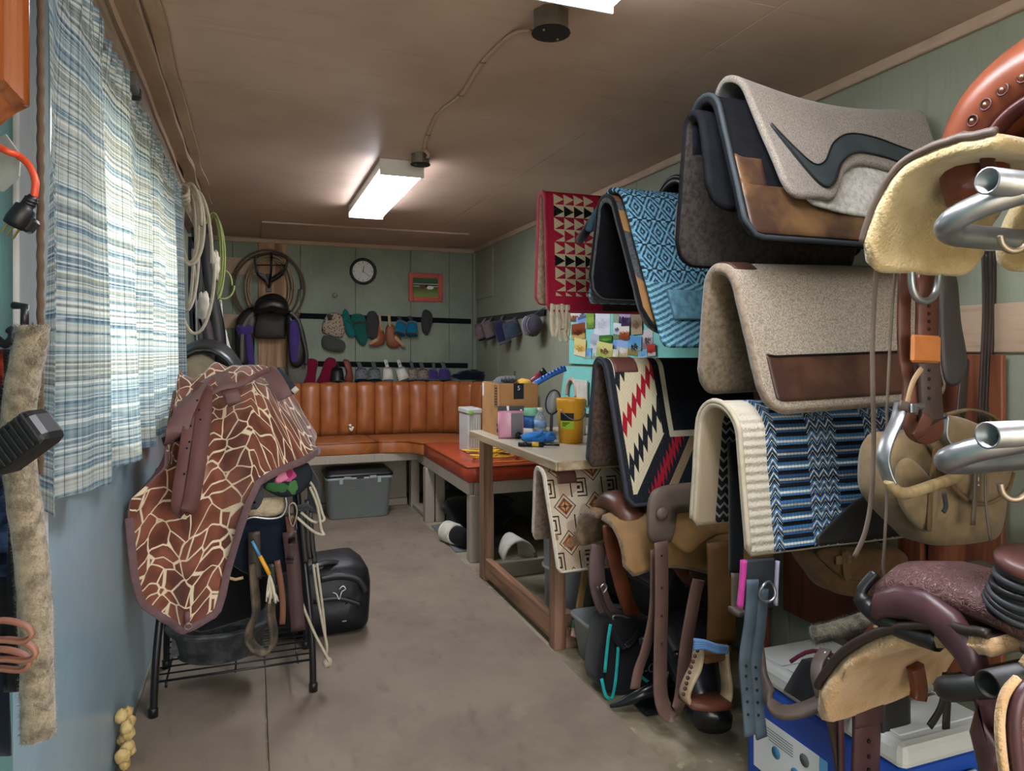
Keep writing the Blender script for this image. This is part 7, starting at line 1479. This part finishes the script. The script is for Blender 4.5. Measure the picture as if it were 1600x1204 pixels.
for i in range(nx + 1):
    q = i / nx; x0_ = lerp(-0.392, 0.245, q); Zr, Zb = interp(x0_, xr, zr), interp(x0_, xs, zb); row, ur = [], []; arc = 0; prev = None
    nose = max(0.0, (x0_ - 0.08) / 0.165); yr = 3.12
    ctl = smooth([(yr + 0.24 - 0.05 * nose, max(0.82, Zb), 0), (yr + 0.20 - 0.06 * nose, lerp(Zr, 0.82, 0.45), 0), (yr + 0.07, Zr - 0.012, 0), (yr - 0.02, Zr, 0), (yr - 0.15, lerp(Zr, Zb, 0.10) - 0.01, 0), (lerp(2.85, 2.90, nose), lerp(Zr, Zb, 0.32), 0), (lerp(2.765, 2.84, nose), lerp(Zr, Zb, 0.65), 0), (lerp(2.735, 2.80, nose), Zb, 0)], 12)
    L_ = [0]
    for a_, b_ in zip(ctl, ctl[1:]): L_.append(L_[-1] + (b_ - a_).length)
    for j in range(nt + 1):
        d = L_[-1] * j / nt; k = min(max(int(np.searchsorted(L_, d)) - 1, 0), len(ctl) - 2); t_ = (d - L_[k]) / max(L_[k + 1] - L_[k], 1e-9); p = ctl[k].lerp(ctl[k + 1], t_)
        f = j / nt; wr1 = nz(x0_ * 9 + 2, f * 3.0, 1.0) * 0.022 + nz(x0_ * 22, f * 6.0, 5.0) * 0.010; fold = 0.020 * math.sin(x0_ * 34 + 2.0 * f + 2.2 * nz(x0_ * 4, f * 2)) * max(0.0, f - 0.5) * 1.6
        top = 0.045 * nz(x0_ * 12, f * 10.0, 9.0) * math.exp(-((f - 0.42) / 0.14) ** 2)
        xx = max(x0_ + 0.03 * nz(f * 4, x0_ * 3, 3.0) * (0.3 if x0_ < -0.36 else 1), lerp(XL + 0.022, -0.285 + 0.15 * (x0_ + 0.392), min(1.0, max(0.0, (p.y - 0.84) / 0.10))))
        row.append(V(xx, p.x - (wr1 + fold) * (0.4 + f), p.y + top)); ur.append((x0_, d))
    g.append(row); uvg.append(ur)
MB().shell([r_[::-1] for r_ in g], 0.006, [r_[::-1] for r_ in uvg]).build('fleece', [M_gir, fabric('plum_lining', '#4a2f34'), fabric('mauve_binding', '#6f5658')], gc)
MB().ribbon([Vector(r_[-1]) + V(0, -0.003, 0.004) for r_ in g][::2], 0.026, 0.010, (0, 0, 1)).build('hem_binding', fabric('mauve_binding', '#6f5658'), gc)
M_mauve = leather('mauve_strap', '#6a4a48', 0.6); M_mauve2 = leather('red_brown_cover_strap', '#5f3530', 0.6)
def on(u_, v_, Y): return at(u_, v_, Y=Y)
MB().ribbon(smooth([on(322, 592, 2.86), on(305, 615, 2.78), on(287, 645, 2.74), on(276, 675, 2.72), on(268, 690, 2.74)], 6), 0.072, 0.006, (0.75, 0.1, 0.6)).build('wide_strap', M_mauve, gc)
MB().ribbon(smooth([on(318, 598, 2.82), on(302, 650, 2.735), on(290, 720, 2.70), on(281, 780, 2.68), on(287, 799, 2.68), on(297, 790, 2.675), on(308, 730, 2.69), on(317, 660, 2.725), on(320, 605, 2.80)], 6), 0.055, 0.006, (1, 0.15, 0.1)).build('loop_strap', M_mauve2, gc)
holes([(298, 665), (296, 690), (292, 700), (288, 740)], 2.683, gc); holes([(311, 640), (313, 655), (308, 625)], 2.705, gc)
MB().ribbon(smooth([on(345, 582, 2.93), on(352, 600, 2.86), on(362, 618, 2.825), on(368, 631, 2.80)], 5), 0.055, 0.006, (1, 0, 0.35)).build('short_strap', M_mauve, gc); MB().ribbon(smooth([on(418, 578, 2.99), on(428, 590, 2.95), on(438, 606, 2.92), on(446, 622, 2.91)], 5), 0.06, 0.006, (1, 0, 0.4)).build('short_strap', M_mauve, gc)
MB().ribbon(smooth([on(362, 612, 2.80), on(366, 630, 2.79)], 4), 0.05, 0.007, (1, 0, 0.0)).build('strap_tab', M_mauve, gc); MB().ribbon(smooth([on(318, 622, 2.82), on(345, 606, 2.83), on(375, 600, 2.84), on(398, 588, 2.87), on(420, 577, 2.93)], 6), 0.022, 0.006, (0, 0.4, 1)).build('rolled_binding', M_mauve, gc)
MB().ribbon([on(255, 690, 2.76), on(270, 684, 2.75), on(285, 682, 2.74)], 0.03, 0.012, (0, 0.2, 1)).build('black_patch', M_blackf, gc); MB().blob(on(481, 698, 2.86), (0.016, 0.02, 0.035), 2, 0.4, 5, 14).build('brown_tassel', mk('brown_fur', '#2b1c14', 0.95), gc)
MB().ribbon([on(293, 955, 2.71), on(293, 972, 2.70)], 0.016, 0.005, (1, 0, 0)).build('tie_loop', M_mauve, gc); p = on(294, 978, 2.70); MB().tube([p + V(0.012 * math.cos(a), 0, 0.010 * math.sin(a)) for a in np.linspace(0, 6.283, 14)[:-1]], 0.002, 6, closed=True).build('ring', M_hook, gc)
# black duffel
df_ = thing('duffel_bag', 'black duffel bag lying on the mat behind the saddle stand', 'bag', (0.35, 3.5, 0.0105))
rings = []
for f, y in ((0.55, 3.36), (0.92, 3.375), (1.0, 3.42), (1.02, 3.55), (1.0, 3.68), (0.9, 3.73), (0.5, 3.74)):
    rings.append([V(0.30 + 0.235 * f * math.copysign(abs(math.cos(a)) ** 0.35, math.cos(a)) * (1 + 0.05 * nz(a * 2, y * 6)), y + 0.02 * nz(a, 3), 0.0125 + max(0.0, 0.165 * (1 + f * math.copysign(abs(math.sin(a)) ** 0.5, math.sin(a)))) * (1 + 0.07 * nz(a * 1.7, y * 5, 2)) - (0.165 * (1 - f)) * (1 if math.sin(a) > 0 else -0.0)) for a in np.linspace(0, 2 * math.pi, 33)[:-1]])
MB().loft(rings).build('bag_body', mk('black_nylon', '#141619', 0.5, 0.2, 8.0, 0.35, 30.0, 0.006), df_)
srib([(500, 905), (530, 900), (560, 905), (572, 925)], 0.03, 0.012, M_blackp, 'side_seam', df_, 3.365, (0, 0, 1)); srib([(490, 940), (530, 935), (565, 945)], 0.02, 0.01, M_blackp, 'zip_line', df_, 3.358, (0, 0, 1))
MB().tube(smooth([at(u_, v_, Y=3.345) for u_, v_ in ((520, 925), (526, 928), (530, 936), (534, 924), (540, 920), (536, 915), (530, 920))], 4), 0.0022, 6).build('white_clip', M_wink, df_); MB().box(at(538, 970, Y=3.35), (0.02, 0.004, 0.006), None, 0.001).build('zip_pull', M_alu, df_)
srib([(470, 900, 3.34), (490, 885, 3.36), (520, 878, 3.42), (550, 888, 3.44), (565, 910, 3.40)], 0.035, 0.008, M_blackp, 'carry_strap', df_, None, (0, 1, 0.3))
# yellow foam by the skirting of the blue wall
fo = thing('foam_lump', 'yellow expanding foam bulging out at the foot of the blue wall', 'foam', (-0.39, 2.62, 0)); rnd = random.Random(8); mb = MB()
for k in range(16): mb.blob((-0.395 + rnd.uniform(0, 0.02), 2.58 + rnd.uniform(-0.05, 0.06), 0.02 + 0.16 * rnd.random()), (0.02, 0.024, 0.022), k, 0.35, 4, 10)
mb.build('foam_body', mk('yellow_foam', '#cdb37c', 0.7, 0.4, 30.0, 0.3, 60.0, dark='#a48a4e'), fo)

# ------------------------------------------------------------------ hanging gear at the near left edge
wbm = thing('wooden_cabinet_end', 'varnished orange-brown wooden board end high up at the near left edge', 'board', (-0.36, 1.08, 1.64))
MB().prism([(0.0, 0.0), (0.045, -0.002), (0.085, 0.04), (0.10, 0.05), (0.10, 0.70), (0.0, 0.70)], V(-0.402, 1.085, 1.652), (1, 0, 0), (0, 0, 1), -0.11).build('board', M_varn, wbm); MB().tube([V(-0.312, 1.09, 1.70), V(-0.312, 1.09, 2.355)], 0.010, 8).build('edge_bead', M_varn, wbm)
MB().tube([V(-0.312, 1.18, 1.70), V(-0.312, 1.18, 2.355)], 0.014, 10).build('edge_bead', M_varn, wbm)
cd = thing('extension_plug', 'orange cord with a black three-pin plug hanging at the left edge', 'plug', at(45, 360, D=1.15)); Dp = 1.14
MB().tube(smooth([at(-30, 215, D=1.12), at(10, 236, D=1.12), at(28, 243, D=Dp), at(45, 258, D=Dp), at(55, 282, D=Dp), at(53, 308, D=Dp)], 6), 0.0056, 9).build('cord', plastic('orange_red_cord', '#cf4a2c', 0.4), cd)
a, b = at(53, 306, D=Dp), at(22, 352, D=Dp); MB().tube([a, a.lerp(b, 0.12), a.lerp(b, 0.2), a.lerp(b, 0.35), a.lerp(b, 0.4), a.lerp(b, 0.85), b], [0.007, 0.009, 0.009, 0.011, 0.016, 0.018, 0.017], 10).build('plug_body', M_blackp, cd); pb_ = cd.children[-1]; MB().box(a.lerp(b, 0.78) + V(0.008, 0.01, -0.004), (0.03, 0.026, 0.026), Matrix.Rotation(R(35), 3, 'Y'), 0.004).build('plug_shoulder', M_blackp, cd)
for k in range(3): q_ = a.lerp(b, 0.1 + 0.09 * k); MB().tube([q_, q_ + (b - a).normalized() * 0.005], 0.0105, 10).build('strain_ring', M_blackp, pb_)
M_brass = metal('brass', '#b59a58', 0.3); d = (b - a).normalized(); s2 = d.cross(V(0, 1, 0)).normalized()
for o in (-0.009, 0.0, 0.009): MB().bar(b + s2 * o - d * 0.002, b + s2 * o + d * 0.02, 0.006, 0.0022, s2, 0.0004).build('pin', M_brass, pb_)
MB().prism([(-0.03, 0.03), (0.02, 0.055), (0.045, 0.02), (0.042, -0.015), (0.015, -0.04), (-0.03, -0.035)], at(-8, 262, D=1.17), V(_c, -_s, 0), (0, 0, 1), 0.004).build('paper_tag', mk('grey_paper', '#a9a9a4', 0.8, 0.2, 40.0), cd)
fn = thing('fleece_girth', 'long fuzzy beige sheepskin girth hanging at the near left edge', 'girth', at(50, 1150, D=1.1)); M_fz = mk('beige_fuzz', '#958872', 0.95, 0.5, 50.0, 0.8, 160.0, 0.006, dark='#5f5443', sheen=0.4)
P_ = smooth([at(u_, v_, D=1.11) for u_, v_ in ((50, 508), (50, 530), (40, 575), (30, 640), (30, 720), (40, 800), (50, 880), (55, 960), (58, 1060), (60, 1150))], 8); rad = [0.014] + [0.0235 + 0.002 * nz(i * 0.3) for i in range(len(P_) - 1)]
MB().tube(P_, rad, 14).build('core', M_fz, fn); o = fuzz(P_, 0.0235, 7000, 0.006, 9).build('pile', M_fz, fn); o['kind'] = 'stuff'
MB().tube([P_[0] + V(-0.01, 0, 0.0), P_[0] + V(-0.012, 0.01, 0.03), P_[0] + V(-0.03, 0.02, 0.032)], 0.006, 8).build('hook', M_blackp, fn)
gr_ = thing('black_grip', 'black ribbed rubber grip jutting in at the near left edge', 'grip', at(30, 745, D=0.95)); c0 = at(33, 690, D=0.92); ux = V(_c, -_s, 0); Rg = Matrix((ux, V(_s, _c, 0), V(0, 0, 1))).transposed() @ Matrix.Rotation(R(-36), 3, 'Y')
MB().box(c0, (0.088, 0.05, 0.052), Rg, 0.012, seg=2).build('block', M_blackp, gr_); bl_ = gr_.children[-1]
for k in range(9): MB().box(c0 + Rg @ V(-0.036 + 0.009 * k, -0.026, 0), (0.0035, 0.004, 0.044), Rg, 0.001).build('rib', M_blackp, bl_)
MB().tube([c0 + Rg @ V(-0.04, 0, 0), c0 + Rg @ V(-0.16, 0.02, 0.01)], 0.018, 10).build('stem', M_blackp, gr_)
hs = thing('halter_straps', 'dark halter straps and leads hanging at the near left edge behind the fuzzy girth', 'halter', at(10, 1000, D=1.1))
for pts, w, mt in (([(8, 545), (10, 640), (14, 760), (12, 900), (20, 1080)], 0.03, M_blackf), ([(22, 560), (20, 700), (26, 860), (40, 1000), (42, 1120)], 0.02, M_black), ([(2, 545), (4, 590), (2, 620)], 0.01, fabric('red_webbing', '#b5402c')), ([(-4, 600), (0, 800), (-2, 1000), (4, 1180)], 0.03, M_navy), ([(4, 740), (6, 830), (4, 900)], 0.02, fabric('blue_webbing', '#33466a'))):
    MB().ribbon(smooth([at(u_, v_, D=1.18) for u_, v_ in pts], 5), w, 0.005, (_c, -_s, 0)).build('webbing', mt, hs)
MB().tube(smooth([at(u_, v_, D=1.16) for u_, v_ in ((-4, 530), (8, 538), (18, 530), (20, 520), (14, 514))], 5), 0.007, 8).build('hook', M_blackp, hs)
MB().tube(smooth([at(u_, v_, D=1.15) for u_, v_ in ((18, 820), (26, 860), (32, 900), (30, 940))], 5), 0.004, 7).build('snap_chain', M_alu, hs)
lb = thing('leather_loops', 'pinkish-brown leather strap loops poking in at the near left edge', 'strap', at(20, 1040, D=1.0)); M_pinkl = leather('pink_brown_leather', '#8f5f4e', 0.5, dark='#6a4032')
for k, (vv_, du) in enumerate(((985, 0), (1015, 6), (1030, -4))): MB().ribbon(smooth([at(u_ + du, vv_ + w_, D=1.0 + 0.01 * k) for u_, w_ in ((-30, -14), (10, -16), (40, -8), (50, 6), (36, 16), (5, 14), (-30, 14))], 5), 0.012, 0.006, (0, 1, 0)).build('loop', M_pinkl, lb)
